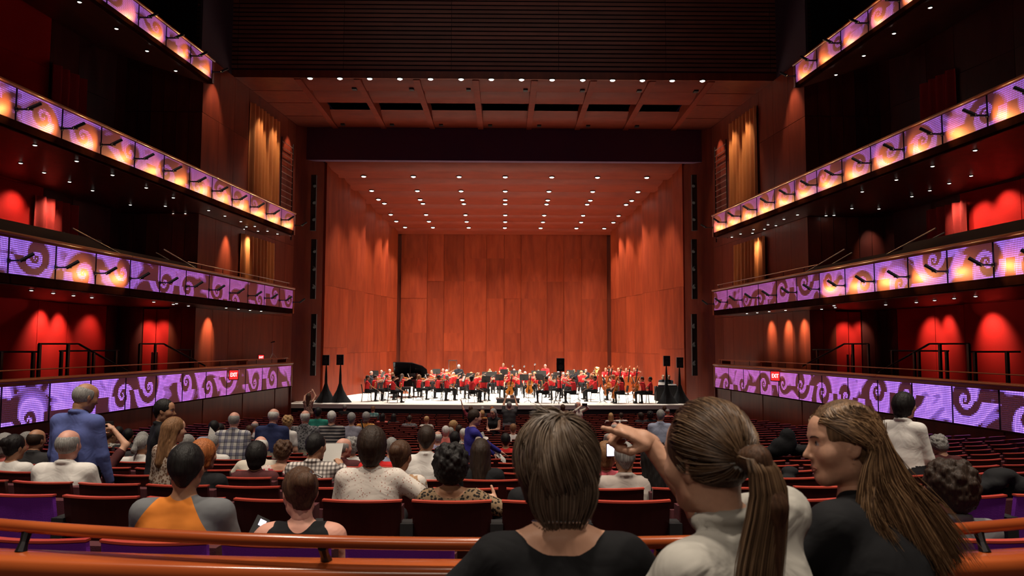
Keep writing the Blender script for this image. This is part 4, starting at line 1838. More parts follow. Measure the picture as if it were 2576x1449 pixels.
class Body:
    """builds a person in a local frame: faces +Y, feet on z=0 (seated: seat at z=seat)"""

    def __init__(s, sit=True, H=1.70, fem=False, lean=0.0, seat=.45, build=1.0, twist=0.0, side=0.0, legs=True, knee=(.46, .02), torso=1.0):
        k = H / 1.70
        s.k, s.fem, s.b = k, fem, build
        hz = seat + .10 * build if sit else .525 * H
        s.sit = sit
        P = np.array((0, 0, hz))
        axis = np.array((math.sin(side), math.sin(lean) * math.cos(side), math.cos(lean) * math.cos(side)))
        T = .50 * k * torso
        s.P, s.axis = P, axis
        s.neck = P + axis * T
        s.waist = P + axis * T * .30
        s.chest = P + axis * T * .66 + np.array((0, .01, 0))
        sw = (.165 if fem else .19) * k * (.85 + .15 * build)
        ct, st = math.cos(twist), math.sin(twist)
        xr = np.array((ct, st, 0)) - axis * (axis @ np.array((ct, st, 0)))
        xr = nrm(xr)
        s.xr = xr
        sh = P + axis * T * .90
        s.sh = {1: sh + xr * sw, -1: sh - xr * sw}
        hw = (.098 if fem else .09) * k
        s.hip = {1: P + np.array((hw, 0, 0)), -1: P - np.array((hw, 0, 0))}
        s.knee, s.ank = {}, {}
        for q in (-1, 1):
            if sit:
                s.knee[q] = s.hip[q] + np.array((q * .03, knee[0] * k, knee[1]))
                s.ank[q] = np.array((s.knee[q][0], s.knee[q][1] - .03, .07))
            else:
                s.knee[q] = s.hip[q] + np.array((q * .012, .02, -.245 * H))
                s.ank[q] = np.array((s.hip[q][0] + q * .02, -.01, .07))
        s.hands = {}
        s.elb = {}
        s.legs = legs

    def arm(s, q, target, pole=None, hand='relax', up=(0, 0, 1), fwd=None):
        k = s.k
        if pole is None:
            pole = (q * .5, -.6, -.6)
        e, w = ik(s.sh[q], target, .285 * k, .255 * k, pole)
        s.elb[q] = e
        s.hands[q] = (w, hand, np.array(up, float), fwd)
        return s

    def sdf(s, sleeve='short', collar=False, skirt=False, loose=1.0, neck='crew'):
        k, b = s.k, s.b
        o = SDF()
        bl = b * loose
        top = 1
        fem = s.fem
        # torso
        for q in (-1, 1):
            hp = s.P + s.xr * q * .075 * k
            wp = s.waist + s.xr * q * (.06 if fem else .075) * k * b
            cp = s.chest + s.xr * q * (.078 if fem else .095) * k * b
            o.cap(hp, wp, .108 * k * bl, (.092 if fem else .10) * k * bl, top, k=.06)
            o.cap(wp, cp, (.092 if fem else .10) * k * bl, (.098 if fem else .112) * k * (.7 + .3 * bl), top, k=.06)
            o.cap(cp, s.sh[q] * .75 + s.neck * .25 - s.axis * .02, .09 * k, .062 * k, top if neck != 'tank' else top, k=.06)
            if fem:
                o.ell(s.chest + s.xr * q * .075 * k + np.array((0, .085, -.01)) * k, (.062 * k,) * 3, top, k=.05)
        o.cap(s.waist + np.array((0, -.012, 0)), s.neck - s.axis * .085 * k + np.array((0, -.010, 0)), .088 * k * b, .066 * k, top, k=.06)
        # shoulders and trapezius
        for q in (-1, 1):
            e0, e1, r_ = s.neck - s.axis * .015, s.sh[q], (.048, .054) if fem else (.052, .060)
            if neck == 'tank':
                mid_ = e0 + (e1 - e0) * .72
                o.cap(e0, mid_, r_[0] * k, .05 * k, top, k=.05)
                o.cap(mid_, e1, .05 * k, r_[1] * k, 0, k=.05)
            else:
                o.cap(e0, e1, r_[0] * k, r_[1] * k, top, k=.05)
        nk = s.neck
        f_ = np.array((0, .012, 0))
        o.cap(nk + s.axis * .005 + f_, nk + s.axis * .085 * k + f_, (.050 if fem else .056) * k, (.047 if fem else .052) * k, 0, k=.035, bias=0 if neck != 'crew' else .004)
        if neck == 'wide':
            o.ell(nk + s.axis * .014 + f_, (.098 * k, .080 * k, .026 * k), 0, k=.02, bias=-.008)
        if neck == 'tank':
            o.ell(nk + s.axis * .01 + f_, (.068 * k, .064 * k, .034 * k), 0, k=.02, bias=-.002)
        if collar:
            for i in range(12):
                a0, a1 = i * math.pi / 6, (i + 1) * math.pi / 6
                pa = nk + s.axis * (.028 - .016 * math.sin(a0)) * k + np.array((math.cos(a0) * .066, math.sin(a0) * .062 + .006, 0)) * k
                pb = nk + s.axis * (.028 - .016 * math.sin(a1)) * k + np.array((math.cos(a1) * .066, math.sin(a1) * .062 + .006, 0)) * k
                o.cap(pa, pb, .017 * k, .017 * k, top, k=.008)
        # pelvis and legs
        o.cap(s.hip[-1], s.hip[1], .118 * k * b, .118 * k * b, 2, k=.05)
        if s.legs:
            for q in (-1, 1):
                lm = 2 if not skirt else 0
                o.cap(s.hip[q], s.knee[q], .090 * k * b, .062 * k, 2, k=.04)
                o.cap(s.knee[q], s.ank[q], .060 * k, .044 * k, lm, k=.03)
                f = s.ank[q] + np.array((q * .02, .14, -.035))
                o.cap(s.ank[q] + np.array((0, -.03, -.03)), f, .040, .034, 3, k=.02)
        # arms
        for q in (-1, 1):
            if q not in s.hands:
                s.arm(q, s.P + np.array((q * .16, .32, .06)) if s.sit else s.hip[q] + np.array((q * .14, .05, -.12)))
            e, w = s.elb[q], s.hands[q][0]
            sh = s.sh[q]
            ub, fb = .052 * k * (.6 + .4 * b), .041 * k
            if sleeve == 'none':
                o.cap(sh, e, ub, .040 * k, 0, k=.03)
            elif sleeve == 'short':
                m_ = sh + (e - sh) * .62
                o.cap(sh, m_, ub * 1.12, ub * 1.08, top, k=.03)
                o.cap(m_ - (m_ - sh) * .1, e, .043 * k, .040 * k, 0, k=.012)
            else:
                o.cap(sh, e, ub * 1.1, .047 * k, top, k=.03)
            if sleeve == 'long':
                m_ = e + (w - e) * .93
                o.cap(e, m_, .047 * k, .036 * k, top, k=.02)
                o.cap(m_, w, .028 * k, .026 * k, 0, k=.008)
            else:
                o.cap(e, w, fb, .027 * k, 0, k=.02)
        return o

    def head_at(s, yaw=0, pitch=0, roll=0):
        R = rot(yaw, pitch, roll)
        base = s.neck + s.axis * .07 * s.k
        c = base + R @ np.array((0, .035, .105)) * s.k
        return R, c


FIN = {'near': (.0130, .0085, .0065), 'mid': (.021, .0115, .010), 'far': (.031, .0140, .0125)}


def person_mesh(body, lod, mats, head=(0, 0, 0), hair='short', hs=1.0, **kw):
    """returns (body mesh, hair mesh, head matrix)"""
    hb, hh, hn = FIN[lod]
    sp = Soup()
    bs = body.sdf(**kw)
    bs.want_mix = True
    V, Q, m = bs.mesh(hb, .035)
    sp.add(V, Q, np.where(m == 0, 1, m), bs.mix)
    R, c = body.head_at(*head)
    k = body.k * hs
    V, Q, m = head_tpl(hh)
    sp.add(V @ R.T * k + c, Q, {0: 0}.get(0) if False else m)
    for q in (-1, 1):
        w, hk, up, fwd = body.hands[q]
        V, Q, m = hand_tpl(hk, hn)
        fw = w - body.elb[q] if fwd is None else np.array(fwd, float)
        Fm = frame(fw, up)
        VV = V.copy()
        if q < 0:
            VV[:, 0] *= -1
            Q = Q[:, ::-1]
        sp.add(VV * k @ Fm.T + w, Q, m)
    me = sp.mesh('person', mats)
    hm = None
    if hair:
        V, Q, m = hair_tpl(hair, hh)
        s2 = Soup()
        s2.add(V, Q, 0)
        hm = s2
    return me, hm, R, c, k


def blend_mat(top, skin):
    """cloth that gives way to skin at its hems and neckline, by the smooth distance stored on the mesh"""
    nm = top.name + '_on_' + skin
    if nm in _mats:
        return _mats[nm]
    m = top.copy()
    m.name = nm
    nt = m.node_tree
    b = nt.nodes['Principled BSDF']
    at_ = nt.nodes.new('ShaderNodeAttribute')
    at_.attribute_name = 'skinmix'
    gt = nt.nodes.new('ShaderNodeMath')
    gt.operation = 'GREATER_THAN'
    gt.inputs[1].default_value = 0.0
    nt.links.new(at_.outputs['Fac'], gt.inputs[0])
    mx = nt.nodes.new('ShaderNodeMix')
    mx.data_type = 'RGBA'
    mx.inputs[7].default_value = (*SKIN_T[skin], 1)
    nt.links.new(gt.outputs[0], mx.inputs[0])
    src = b.inputs['Base Color']
    if src.is_linked:
        nt.links.new(src.links[0].from_socket, mx.inputs[6])
    else:
        mx.inputs[6].default_value = src.default_value
    nt.links.new(mx.outputs[2], src)
    mr = nt.nodes.new('ShaderNodeMapRange')
    mr.inputs[3].default_value = .85
    mr.inputs[4].default_value = .5
    nt.links.new(gt.outputs[0], mr.inputs[0])
    nt.links.new(mr.outputs[0], b.inputs['Roughness'])
    _mats[nm] = m
    return m


def mats_for(skin, top, bottom, shoe=None):
    top = blend_mat(top, skin)
    return [skin_mat(skin), top, bottom, shoe or M['shoe'], top, M['eye'], M['iris'], M['lip']]


def make_person(name_label, loc, rz, body, lod, skin, top, bottom, head=(0, 0, 0), hair='short', hcol='dark', group=None, hs=1.0, **kw):
    me, hm, R, c, k = person_mesh(body, lod, mats_for(skin, top, bottom), head, hair, hs, **kw)
    o = link('person', me)
    o.location = loc
    o.rotation_euler = (0, 0, rz)
    tag(o, name_label, 'person', group)
    if hm is not None:
        hme = hm.mesh('hair', [hair_mat(hcol) if isinstance(hcol, str) else hcol])
        h = link('hair', hme, o)
        Mx = Matrix([list(R[0] * k) + [c[0]], list(R[1] * k) + [c[1]], list(R[2] * k) + [c[2]], [0, 0, 0, 1]])
        h.matrix_local = Mx
    return o
# ------------------------------------------------------------------ the audience
K = {
    'orange_raglan': cloth('orange', (.70, .24, .035)), 'gray': cloth('gray', (.20, .20, .21)), 'black': M['black_cloth'],
    'polka': cloth('polka', (.66, .60, .55), 'dots', (.36, .16, .13), None, 2.3), 'leopard': cloth('leopard', (.26, .17, .10), 'print', (.02, .015, .012), None, 1.6),
    'white': cloth('white', (.72, .69, .66)), 'cream': cloth('cream', (.60, .54, .46)), 'floral_white': cloth('floral_white', (.66, .60, .55), 'print', (.42, .25, .14), None, .9),
    'maroon': cloth('maroon', (.085, .022, .024)), 'gingham': cloth('gingham', (.66, .60, .56), 'check', (.03, .018, .02), None, 1.25),
    'tan': cloth('tan', (.42, .36, .33)), 'pink': cloth('pink', (.66, .12, .16)), 'charcoal': cloth('charcoal', (.035, .033, .036)), 'blue': cloth('blue', (.10, .13, .36)),
    'pattern_cream': cloth('pattern_cream', (.42, .33, .27), 'print', (.16, .09, .06), None, 1.3), 'plaid': cloth('plaid', (.52, .50, .48), 'plaid', (.03, .035, .12), (.02, .02, .03), 1.0),
    'navy': cloth('navy', (.022, .030, .095)), 'gray_print': cloth('gray_print', (.17, .165, .175), 'print', (.05, .048, .055), None, 1.0), 'green': cloth('green', (.02, .20, .15)),
    'striped': cloth('striped', (.030, .028, .035), 'stripe', (.30, .27, .26)), 'lavender': cloth('lavender', (.30, .29, .36)), 'yellow_print': cloth('yellow_print', (.64, .28, .06), 'print', (.22, .07, .03), (.75, .5, .2), .8),
    'teal_plaid': cloth('teal_plaid', (.20, .34, .32), 'plaid', (.02, .12, .12), None, .8), 'lilac': cloth('lilac', (.45, .42, .62)), 'royal': cloth('royal', (.035, .030, .26)), 'red': cloth('red', (.66, .025, .025)),
    'red_print': cloth('red_print', (.62, .50, .46), 'print', (.45, .05, .07), None, .8), 'light_blue': cloth('light_blue', (.34, .37, .50)), 'khaki': cloth('khaki', (.32, .28, .22)), 'gray_pants': cloth('gray_pants', (.16, .15, .16)),
    'jeans': cloth('jeans', (.06, .07, .13)), 'dark_pants': cloth('dark_pants', (.014, .013, .016)), 'floral_dress': cloth('floral_dress', (.36, .22, .16), 'print', (.10, .06, .05), None, .8), 'salmon': cloth('salmon', (.55, .14, .12)),
    'white_print': cloth('white_print', (.6, .58, .52), 'print', (.2, .18, .16), None, 1.0), 'wine': cloth('wine', (.16, .02, .035)),
}
# raglan shirt: orange body between the shoulders, gray sleeves


def raglan():
    m, nt, b = newmat('cloth_raglan')
    L = nt.links.new
    b.inputs['Roughness'].default_value = .85
    b.inputs['Specular IOR Level'].default_value = .25
    tc = nt.nodes.new('ShaderNodeTexCoord')
    sp = nt.nodes.new('ShaderNodeSeparateXYZ')
    L(tc.outputs['Object'], sp.inputs[0])
    ab = nt.nodes.new('ShaderNodeMath')
    ab.operation = 'ABSOLUTE'
    sh = nt.nodes.new('ShaderNodeMath')
    sh.operation = 'ADD'
    sh.inputs[1].default_value = .03
    L(sp.outputs[0], sh.inputs[0])
    L(sh.outputs[0], ab.inputs[0])
    mr = nt.nodes.new('ShaderNodeMapRange')     # half width of the orange panel narrows towards the neck
    mr.inputs[1].default_value = .84
    mr.inputs[2].default_value = 1.04
    mr.inputs[3].default_value = .19
    mr.inputs[4].default_value = .048
    L(sp.outputs[2], mr.inputs[0])
    lt = nt.nodes.new('ShaderNodeMath')
    lt.operation = 'LESS_THAN'
    L(ab.outputs[0], lt.inputs[0])
    L(mr.outputs[0], lt.inputs[1])
    mx = nt.nodes.new('ShaderNodeMix')
    mx.data_type = 'RGBA'
    mx.inputs[6].default_value = (.15, .155, .165, 1)
    mx.inputs[7].default_value = (.72, .22, .03, 1)
    L(lt.outputs[0], mx.inputs[0])
    L(mx.outputs[2], b.inputs['Base Color'])
    nz = nt.nodes.new('ShaderNodeTexNoise')
    nz.inputs['Scale'].default_value = 8
    L(tc.outputs['Object'], nz.inputs['Vector'])
    bp = nt.nodes.new('ShaderNodeBump')
    bp.inputs['Strength'].default_value = .4
    bp.inputs['Distance'].default_value = .03
    L(nz.outputs[0], bp.inputs['Height'])
    L(bp.outputs[0], b.inputs['Normal'])
    return m


K['raglan'] = raglan()
PPL = []
HANDW = {}


def W(o, p):
    c, s_ = math.cos(o.rotation_euler[2]), math.sin(o.rotation_euler[2])
    return np.array((o.location[0] + p[0] * c - p[1] * s_, o.location[1] + p[0] * s_ + p[1] * c, o.location[2] + p[2]))


def sitter(row, px, py, label, skin, hair, hcol, top, head=(0, 0, 0), fem=False, build=1.0, bottom='dark_pants', rz=0.0, lean=.03, arms=None, lod=None, sleeve='short', collar=False, neck='crew', side=0.0, twist=0.0, hs=1.0, dy=0.0, loose=1.0):
    D = ROWS_D[row]
    y = D + .26
    for _ in range(4):
        p = at(px, py, y)
        y = row_y(D, p[0]) + .26 + dy
    x = p[0]
    OCC.setdefault(row, []).append(x)
    zf = -drop(D) - .85
    h = p[2] - zf
    tor = min(1.18, max(.80, (h - .45 - .10 - .305) / .50 / max(.8, math.cos(lean))))
    zz = zf + (h - (.855 + .50 * tor * math.cos(lean)))
    b = Body(True, 1.70, fem, lean, .45, build, twist, side, True, torso=tor)
    for q, (t, kw) in (arms or {}).items():
        b.arm(q, t, **kw)
    lod = lod or ('near' if D < 6.8 else 'mid' if D < 14 else 'far')
    o = make_person(label, (x, y, max(zz, zf - .12) if abs(zz - zf) < .25 else zf), rz, b, lod, skin, K[top], K[bottom], head, hair, hcol, None, hs, sleeve=sleeve, collar=collar, neck=neck, loose=loose)
    HANDW[o.name] = b
    return o, b


def stander(px, py, D, label, skin, hair, hcol, top, head=(0, 0, 0), fem=False, build=1.0, bottom='dark_pants', rz=0.0, lean=.0, arms=None, lod=None, sleeve='short', collar=False, neck='crew', hs=1.0, skirt=False, H=None, twist=0.0, loose=1.0):
    p = at(px, py, D)
    zf = zfloor(p[0], D)
    h = p[2] - zf
    Hh = H or min(1.86, max(1.5, h))
    b = Body(False, Hh, fem, lean, .45, build, twist)
    # stature of the figure as built
    Rm, c = b.head_at(*head)
    top_z = c[2] + .126 * b.k * hs
    for q, (t, kw) in (arms or {}).items():
        b.arm(q, t, **kw)
    lod = lod or ('near' if D < 8 else 'mid' if D < 15 else 'far')
    o = make_person(label, (p[0] - b.axis[1] * .5 * 0, D, p[2] - top_z), rz, b, lod, skin, K[top], K[bottom], head, hair, hcol, None, hs, sleeve=sleeve, collar=collar, neck=neck, skirt=skirt, loose=loose)
    o.location[2] = max(zf - .02, min(p[2] - top_z, zf + .02)) if abs(p[2] - top_z - zf) < .03 else p[2] - top_z
    return o, b


def thin_box(name, c, ax, ay, t, mat, label, cat, group=None):
    """small flat thing: half extents along ax, ay, thickness t"""
    c, ax, ay = np.array(c, float), np.array(ax, float), np.array(ay, float)
    n = nrm(np.cross(ax, ay)) * t
    mb = MB()
    mb.hexa([q - c for q in (c - ax - ay - n, c + ax - ay - n, c + ax + ay - n, c - ax + ay - n, c - ax - ay + n, c + ax - ay + n, c + ax + ay + n, c - ax + ay + n)])
    o = mb.build(name, mat)
    o.location = c
    return tag(o, label, cat, group)


M['paper'] = plain('paper', (.78, .76, .72), .7, bump=.05, var=.03)
M['screen'] = emitter('phone_screen', (.85, .75, 1), 3.5)
LAP = lambda q: ((q * .12, .30, .62), {})

# --- first row, behind the wooden rail
sitter(0, 463, 1114, 'seated man in an orange and gray raglan shirt, just beyond the rail', 'tan', 'short', 'black', 'raglan', head=(.12, .03, 0), build=1.04)
o, b = sitter(0, 757, 1174, 'seated woman in a black tank top with a loose brown updo, beyond the rail', 'pink', 'updo', 'brown', 'black', head=(.45, .25, 0), fem=True, sleeve='none', neck='tank', lean=.08,
              arms={-1: ((-.30, .30, .80), dict(hand='grip', pole=(-.8, -.3, -.5))), 1: LAP(1)})
pw = W(o, b.hands[-1][0]) + np.array((-.01, .05, .07))
ph = empty('mobile_phone', pw, 'phone with a lit screen held by the woman in the black tank top', 'phone')
mb = MB()
mb.box(-.036, .036, -.004, .004, -.07, .07)
mb.build('phone_case', M['black'], ph)
mb = MB()
mb.box(-.012, .022, -.0056, -.0046, .02, .055)
mb.build('screen', M['screen'], ph)
ph.rotation_euler = (-.6, .5, .3)
mb = MB()
mb.tube([(-.04, 0, 0), (.0, .012, .015), (.04, 0, 0)], .006, 6)
mb.tube([(-.02, .0, .03), (0, -.01, -.03)], .007, 6)
hc = mb.build('hair_clip', M['steel'])
R_, c_ = b.head_at(.45, .25, 0)
hc.location = W(o, c_ + R_ @ np.array((.045, -.135, .06)))
tag(hc, 'small shiny clip in the brown updo of the woman in the black tank top', 'hair clip')
sitter(0, 2403, 1168, 'seated woman with big curly dark hair beyond the right end of the rail', 'fair', 'curly', 'dark', 'gray', head=(.85, .05, 0), fem=True, sleeve='long', collar=True, build=1.05)

# --- second row
sitter(1, 934, 1080, 'seated woman in a white blouse with small dark spots, second row', 'tan', 'bob', 'dark', 'polka', fem=True, build=1.22, sleeve='short', loose=1.05, arms={1: ((.34, .22, .62), dict(pole=(1, -.4, -.2))), -1: LAP(-1)})
sitter(1, 1134, 1126, 'seated woman with round curly black hair and leopard print sleeves, second row', 'tan', 'curly', 'black', 'leopard', fem=True, build=1.05, neck='wide', arms={1: ((.40, .20, .70), dict(pole=(1, -.4, -.2))), -1: LAP(-1)})
o, b = sitter(1, 1375, 1120, 'seated person in a black jacket, one hand raised, half hidden by the short-haired woman', 'fair', 'short', 'dark', 'black', sleeve='long',
              arms={-1: ((-.33, .06, .87), dict(hand='spread', pole=(-.3, -.5, -1), up=(.1, -1, .15), fwd=(-1, .05, .30))), 1: LAP(1)})

# --- third row
sitter(2, 165, 1088, 'seated bald man in a white polo shirt, third row on the left', 'pink', 'ring', 'gray', 'white', build=1.25, collar=True, hs=1.06)
sitter(2, 1003, 1106, 'seated woman with brown hair pinned up and a white floral blouse, third row', 'tan', 'updo', 'brown', 'floral_white', fem=True, head=(-.25, .1, 0), sleeve='short')
sitter(2, 503, 1104, 'seated woman with orange-red hair and a black jacket, behind the raglan shirt man', 'fair', 'bob', 'red', 'black', fem=True, head=(-.5, .05, 0), sleeve='long')
sitter(2, 1573, 1116, 'seated gray-haired man in a pleated tan shirt, third row right of centre', 'tan', 'short', 'gray', 'tan', build=1.18, collar=True, loose=1.05)
sitter(2, 1645, 1128, 'seated person with dark hair in a black top beside the tan shirt man', 'fair', 'long', 'black', 'black', fem=True, sleeve='long', head=(.3, .1, 0))

# --- fourth row
sitter(3, 643, 1114, 'seated woman with straight black hair and a maroon top, fourth row', 'tan', 'bob', 'black', 'maroon', fem=True, build=.98, sleeve='short')
o, b = sitter(3, 787, 1089, 'seated man with black hair in a brown and white gingham shirt holding a programme sheet', 'tan', 'short', 'black', 'gingham', head=(-.45, .12, 0), build=1.05, sleeve='long', collar=True,
              arms={1: ((.20, .36, .90), dict(hand='grip', pole=(.7, -.2, -.7))), -1: LAP(-1)})
hw = W(o, b.hands[1][0])
thin_box('programme_sheet', hw + np.array((-.10, .06, .10)), (.085, .01, 0), (.012, .03, .10), .001, M['paper'], 'white programme sheet held by the man in the gingham shirt', 'paper')
sitter(3, 1072, 1071, 'seated man with dark hair in a white yoked shirt, fourth row', 'tan', 'short', 'dark', 'white', build=1.08, collar=True, sleeve='short')
o, b = sitter(3, 1208, 1102, 'seated woman with long dark hair, sunglasses on her head and a black top, fourth row', 'fair', 'long', 'dark', 'black', fem=True, sleeve='long', head=(-.15, .05, 0))
R_, c_ = b.head_at(-.15, .05, 0)
mb = MB()
for q in (-1, 1):
    mb.lathe([(.028, -.003), (.028, .003)], q * .034, 0, 0, 12)
    mb.tube([(q * .06, 0, 0), (q * .082, -.05, -.05)], .003, 5)
mb.tube([(-.01, 0, 0), (.01, 0, 0)], .003, 5)
sg = mb.build('sunglasses', plain('brown_lens', (.10, .05, .03), .15))
sg.location = W(o, c_ + R_ @ np.array((0, .045, .118)))
sg.rotation_euler = (.5, 0, 0)
tag(sg, 'sunglasses pushed up on the head of the woman with long dark hair', 'sunglasses')
o, b = sitter(3, 1524, 1110, 'seated blond woman in a pink top raising a phone, beside the tan shirt man', 'fair', 'bob', 'light', 'pink', fem=True, head=(-.1, 0, 0), arms={1: ((.10, .34, 1.13), dict(hand='grip', pole=(.6, -.2, -.8))), -1: ((-.06, .34, 1.08), dict(hand='grip', pole=(-.7, -.2, -.8)))})
pz = at(1537, 1132, ROWS_D[3] + .15)
ph = empty('mobile_phone', pz, 'phone with a bright white screen raised by the blond woman in pink', 'phone', None, .15)
mb = MB()
mb.box(-.045, .045, -.005, .005, -.062, .062)
mb.build('phone_case', M['black'], ph)
mb = MB()
mb.box(-.040, .040, -.0066, -.0056, -.054, .054)
mb.build('screen', M['screen'], ph)
sitter(3, 27, 1094, 'seated woman with dark hair in a white top at the left edge of the picture', 'tan', 'updo', 'black', 'white', fem=True, sleeve='short', build=1.1, head=(-.3, .1, 0))

# --- rows five to nine
sitter(4, 84, 1082, 'seated bald man with glasses in a charcoal shirt, left side', 'tan', 'ring', 'dark', 'charcoal', build=1.2, head=(-.2, .05, 0), sleeve='long', collar=True)
sitter(5, 62, 1093, 'seated person turned right, half hidden by the bald charcoal shirt man', 'pink', 'short', 'gray', 'salmon', head=(-.9, 0, 0))
sitter(4, 8, 1092, 'seated gray-haired person in a salmon top at the far left edge', 'fair', 'bob', 'gray', 'salmon', fem=True)
o, b = sitter(4, 240, 1098, 'seated person with auburn hair taking a picture with a small camera held up', 'fair', 'bob', 'brown', 'maroon', fem=True, arms={1: ((.09, .22, 1.30), dict(hand='grip', pole=(.9, -.2, -.6))), -1: ((-.05, .22, 1.26), dict(hand='grip', pole=(-.9, -.2, -.6)))})
cp = W(o, (.02, .25, 1.36))
cm = empty('compact_camera', cp, 'small dark camera held up by the auburn-haired person on the left', 'camera')
mb = MB()
mb.box(-.05, .05, -.015, .015, -.03, .03)
mb.build('camera_body', M['black'], cm)
mb = MB()
mb.tube([(0, .014, 0), (0, .04, 0)], [.022, .02], 10)
mb.build('lens', M['dark_metal'], cm)
sitter(5, 352, 1104, 'seated man with a gray ponytail and a white shirt, left side', 'tan', 'pony', 'gray', 'white', collar=True, head=(-.3, 0, 0))
sitter(4, 652, 1098, 'seated balding man in a cream shirt leaning with one arm stretched out to the left', 'pink', 'ring', 'white', 'cream', sleeve='long', build=1.15, head=(.3, .25, 0), lean=.12, arms={-1: ((-.62, .10, .62), dict(hand='relax', pole=(-.2, -.3, -1)))})
sitter(4, 708, 1113, 'seated woman with curly brown hair and a red patterned blouse', 'fair', 'curly', 'brown', 'red_print', fem=True, head=(-.4, .1, 0), neck='wide', hs=.82)
sitter(5, 858, 1113, 'seated gray-haired man in a maroon shirt turned to the right', 'pink', 'ring', 'gray', 'maroon', head=(-.8, 0, 0), collar=True, build=1.12)
sitter(6, 884, 1100, 'seated person with curly gray hair and a white shirt, beside the maroon shirt man', 'fair', 'curly', 'gray', 'white', hs=.85)
sitter(5, 948, 1118, 'seated person in a bright red top, mostly hidden behind the spotted blouse', 'fair', 'bob', 'white', 'red', fem=True)
sitter(6, 984, 1120, 'seated person in a blue and white shirt beside the bright red top', 'fair', 'short', 'gray', 'light_blue')
sitter(6, 532, 1104, 'seated gray-haired man in a white shirt behind the orange-haired woman', 'fair', 'short', 'gray', 'white')
sitter(6, 356, 1085, 'seated gray-haired person in the shade of the black shirt man', 'fair', 'short', 'gray', 'charcoal')
o, b = sitter(6, 463, 1096, 'seated person reading an open white book behind the long-haired woman', 'fair', 'short', 'gray', 'white', head=(-.6, .2, 0), arms={1: ((.24, .34, 1.02), dict(hand='grip', pole=(.6, -.3, -.7)))})
hw = W(o, b.hands[1][0])
bk = empty('programme_book', hw + np.array((.02, .03, .06)), 'open white programme book held up on the left', 'book')
for q, a in ((-1, .9), (1, -.3)):
    mb = MB()
    ax = np.array((math.cos(a) * .13 * q, .02, math.sin(a) * .1))
    mb.slab((0, 0, -.02), ax + np.array((0, 0, -.02)), ax + np.array((.02, .03, .15)), (.02, .03, .15), (0, -1, 0), .004)
    mb.build('page', M['paper'], bk)
sitter(8, 272, 1078, 'seated man in a white striped shirt with brown hair, near the left wall', 'tan', 'short', 'brown', 'white_print', head=(-.7, .2, 0))
sitter(8, 320, 1080, 'seated man with black hair and a charcoal shirt, near the left wall', 'tan', 'short', 'black', 'charcoal')
sitter(9, 296, 1076, 'seated person with dark hair in the shade near the left wall', 'dark', 'short', 'black', 'maroon')
sitter(8, 527, 1060, 'seated man leaning over in a pale blue shirt, black hair, left side', 'dark', 'short', 'black', 'light_blue', lean=.35, build=1.1, sleeve='long')
sitter(9, 549, 1064, 'seated person with dark hair beside the leaning pale blue shirt man', 'dark', 'short', 'black', 'charcoal', head=(-.8, 0, 0))
sitter(13, 640, 1058, 'seated bald man in a white shirt beyond the plaid shirt man', 'pink', 'ring', 'gray', 'white')
sitter(12, 626, 1076, 'seated person with brown hair, partly hidden by the plaid shirt man', 'tan', 'short', 'brown', 'charcoal')

# --- standing on the left and along the middle
stander(199, 962, 6.9, 'standing bald man in a blue long-sleeved shirt on the left', 'tan', 'ring', 'gray', 'blue', head=(-.35, .3, 0), build=1.08, sleeve='long', collar=True, bottom='dark_pants', H=1.74, rz=-.25, loose=1.05, arms={1: ((.27, .14, .76), {}), -1: ((-.27, .08, .78), {})})
stander(405, 1003, 7.7, 'standing dark-haired man in a black shirt facing right, on the left', 'tan', 'short', 'black', 'black', rz=-1.0, head=(-.45, .1, 0), sleeve='long', collar=True)
o, b = stander(430, 1049, 7.0, 'woman with very long blond-brown hair and a patterned cream top, on the left', 'fair', 'long', 'light', 'pattern_cream', fem=True, sleeve='long', rz=-.5, head=(-.3, .1, 0), H=1.5)
stander(588, 1035, 11.3, 'standing bald man in a blue and white plaid shirt', 'pink', 'ring', 'gray', 'plaid', build=1.35, collar=True, H=1.62, sleeve='long', loose=1.08)
stander(686, 1027, 12.2, 'standing man with a gray fringe of hair and a navy blue polo shirt', 'pink', 'ring', 'white', 'navy', build=1.3, collar=True, bottom='khaki', H=1.66, head=(-.2, .1, 0))
stander(723, 1047, 13.4, 'standing woman with short wavy blond hair and a white blouse', 'fair', 'curly', 'blond', 'white', fem=True, hs=.85, build=1.1, rz=-.5, H=1.55)
stander(767, 1031, 13.6, 'standing elderly man in a gray patterned shirt and khaki trousers', 'pink', 'ring', 'white', 'gray_print', build=1.25, collar=True, bottom='khaki', H=1.68)
stander(800, 1024, 18.5, 'standing man in a green shirt and blue jeans', 'dark', 'short', 'black', 'green', build=1.15, bottom='jeans', H=1.72)
stander(834, 1033, 14.6, 'standing gray-haired person in a black and gray striped sweater', 'fair', 'short', 'white', 'striped', build=1.3, sleeve='long', H=1.66)
o, b = stander(884, 1037, 15.4, 'standing woman with short gray hair, a lavender gray top and a shoulder bag', 'fair', 'short', 'gray', 'lavender', fem=True, build=1.15, bottom='gray_pants', H=1.65)
bag = MB()
bag.box(-.06, .06, -.16, .16, -.14, .12)
bag.tube([(0, -.1, .1), (-.10, -.02, .58), (0, .1, .1)], .012, 6)
bg = tag(bag.build('shoulder_bag', M['black']), 'black shoulder bag hanging from the woman in the lavender gray top', 'bag')
bg.location = W(o, (.30, -.02, .92))
stander(921, 1036, 18.4, 'standing gray-haired woman in a yellow and orange flowered top', 'fair', 'bob', 'gray', 'yellow_print', fem=True, build=1.15, bottom='jeans', H=1.62)
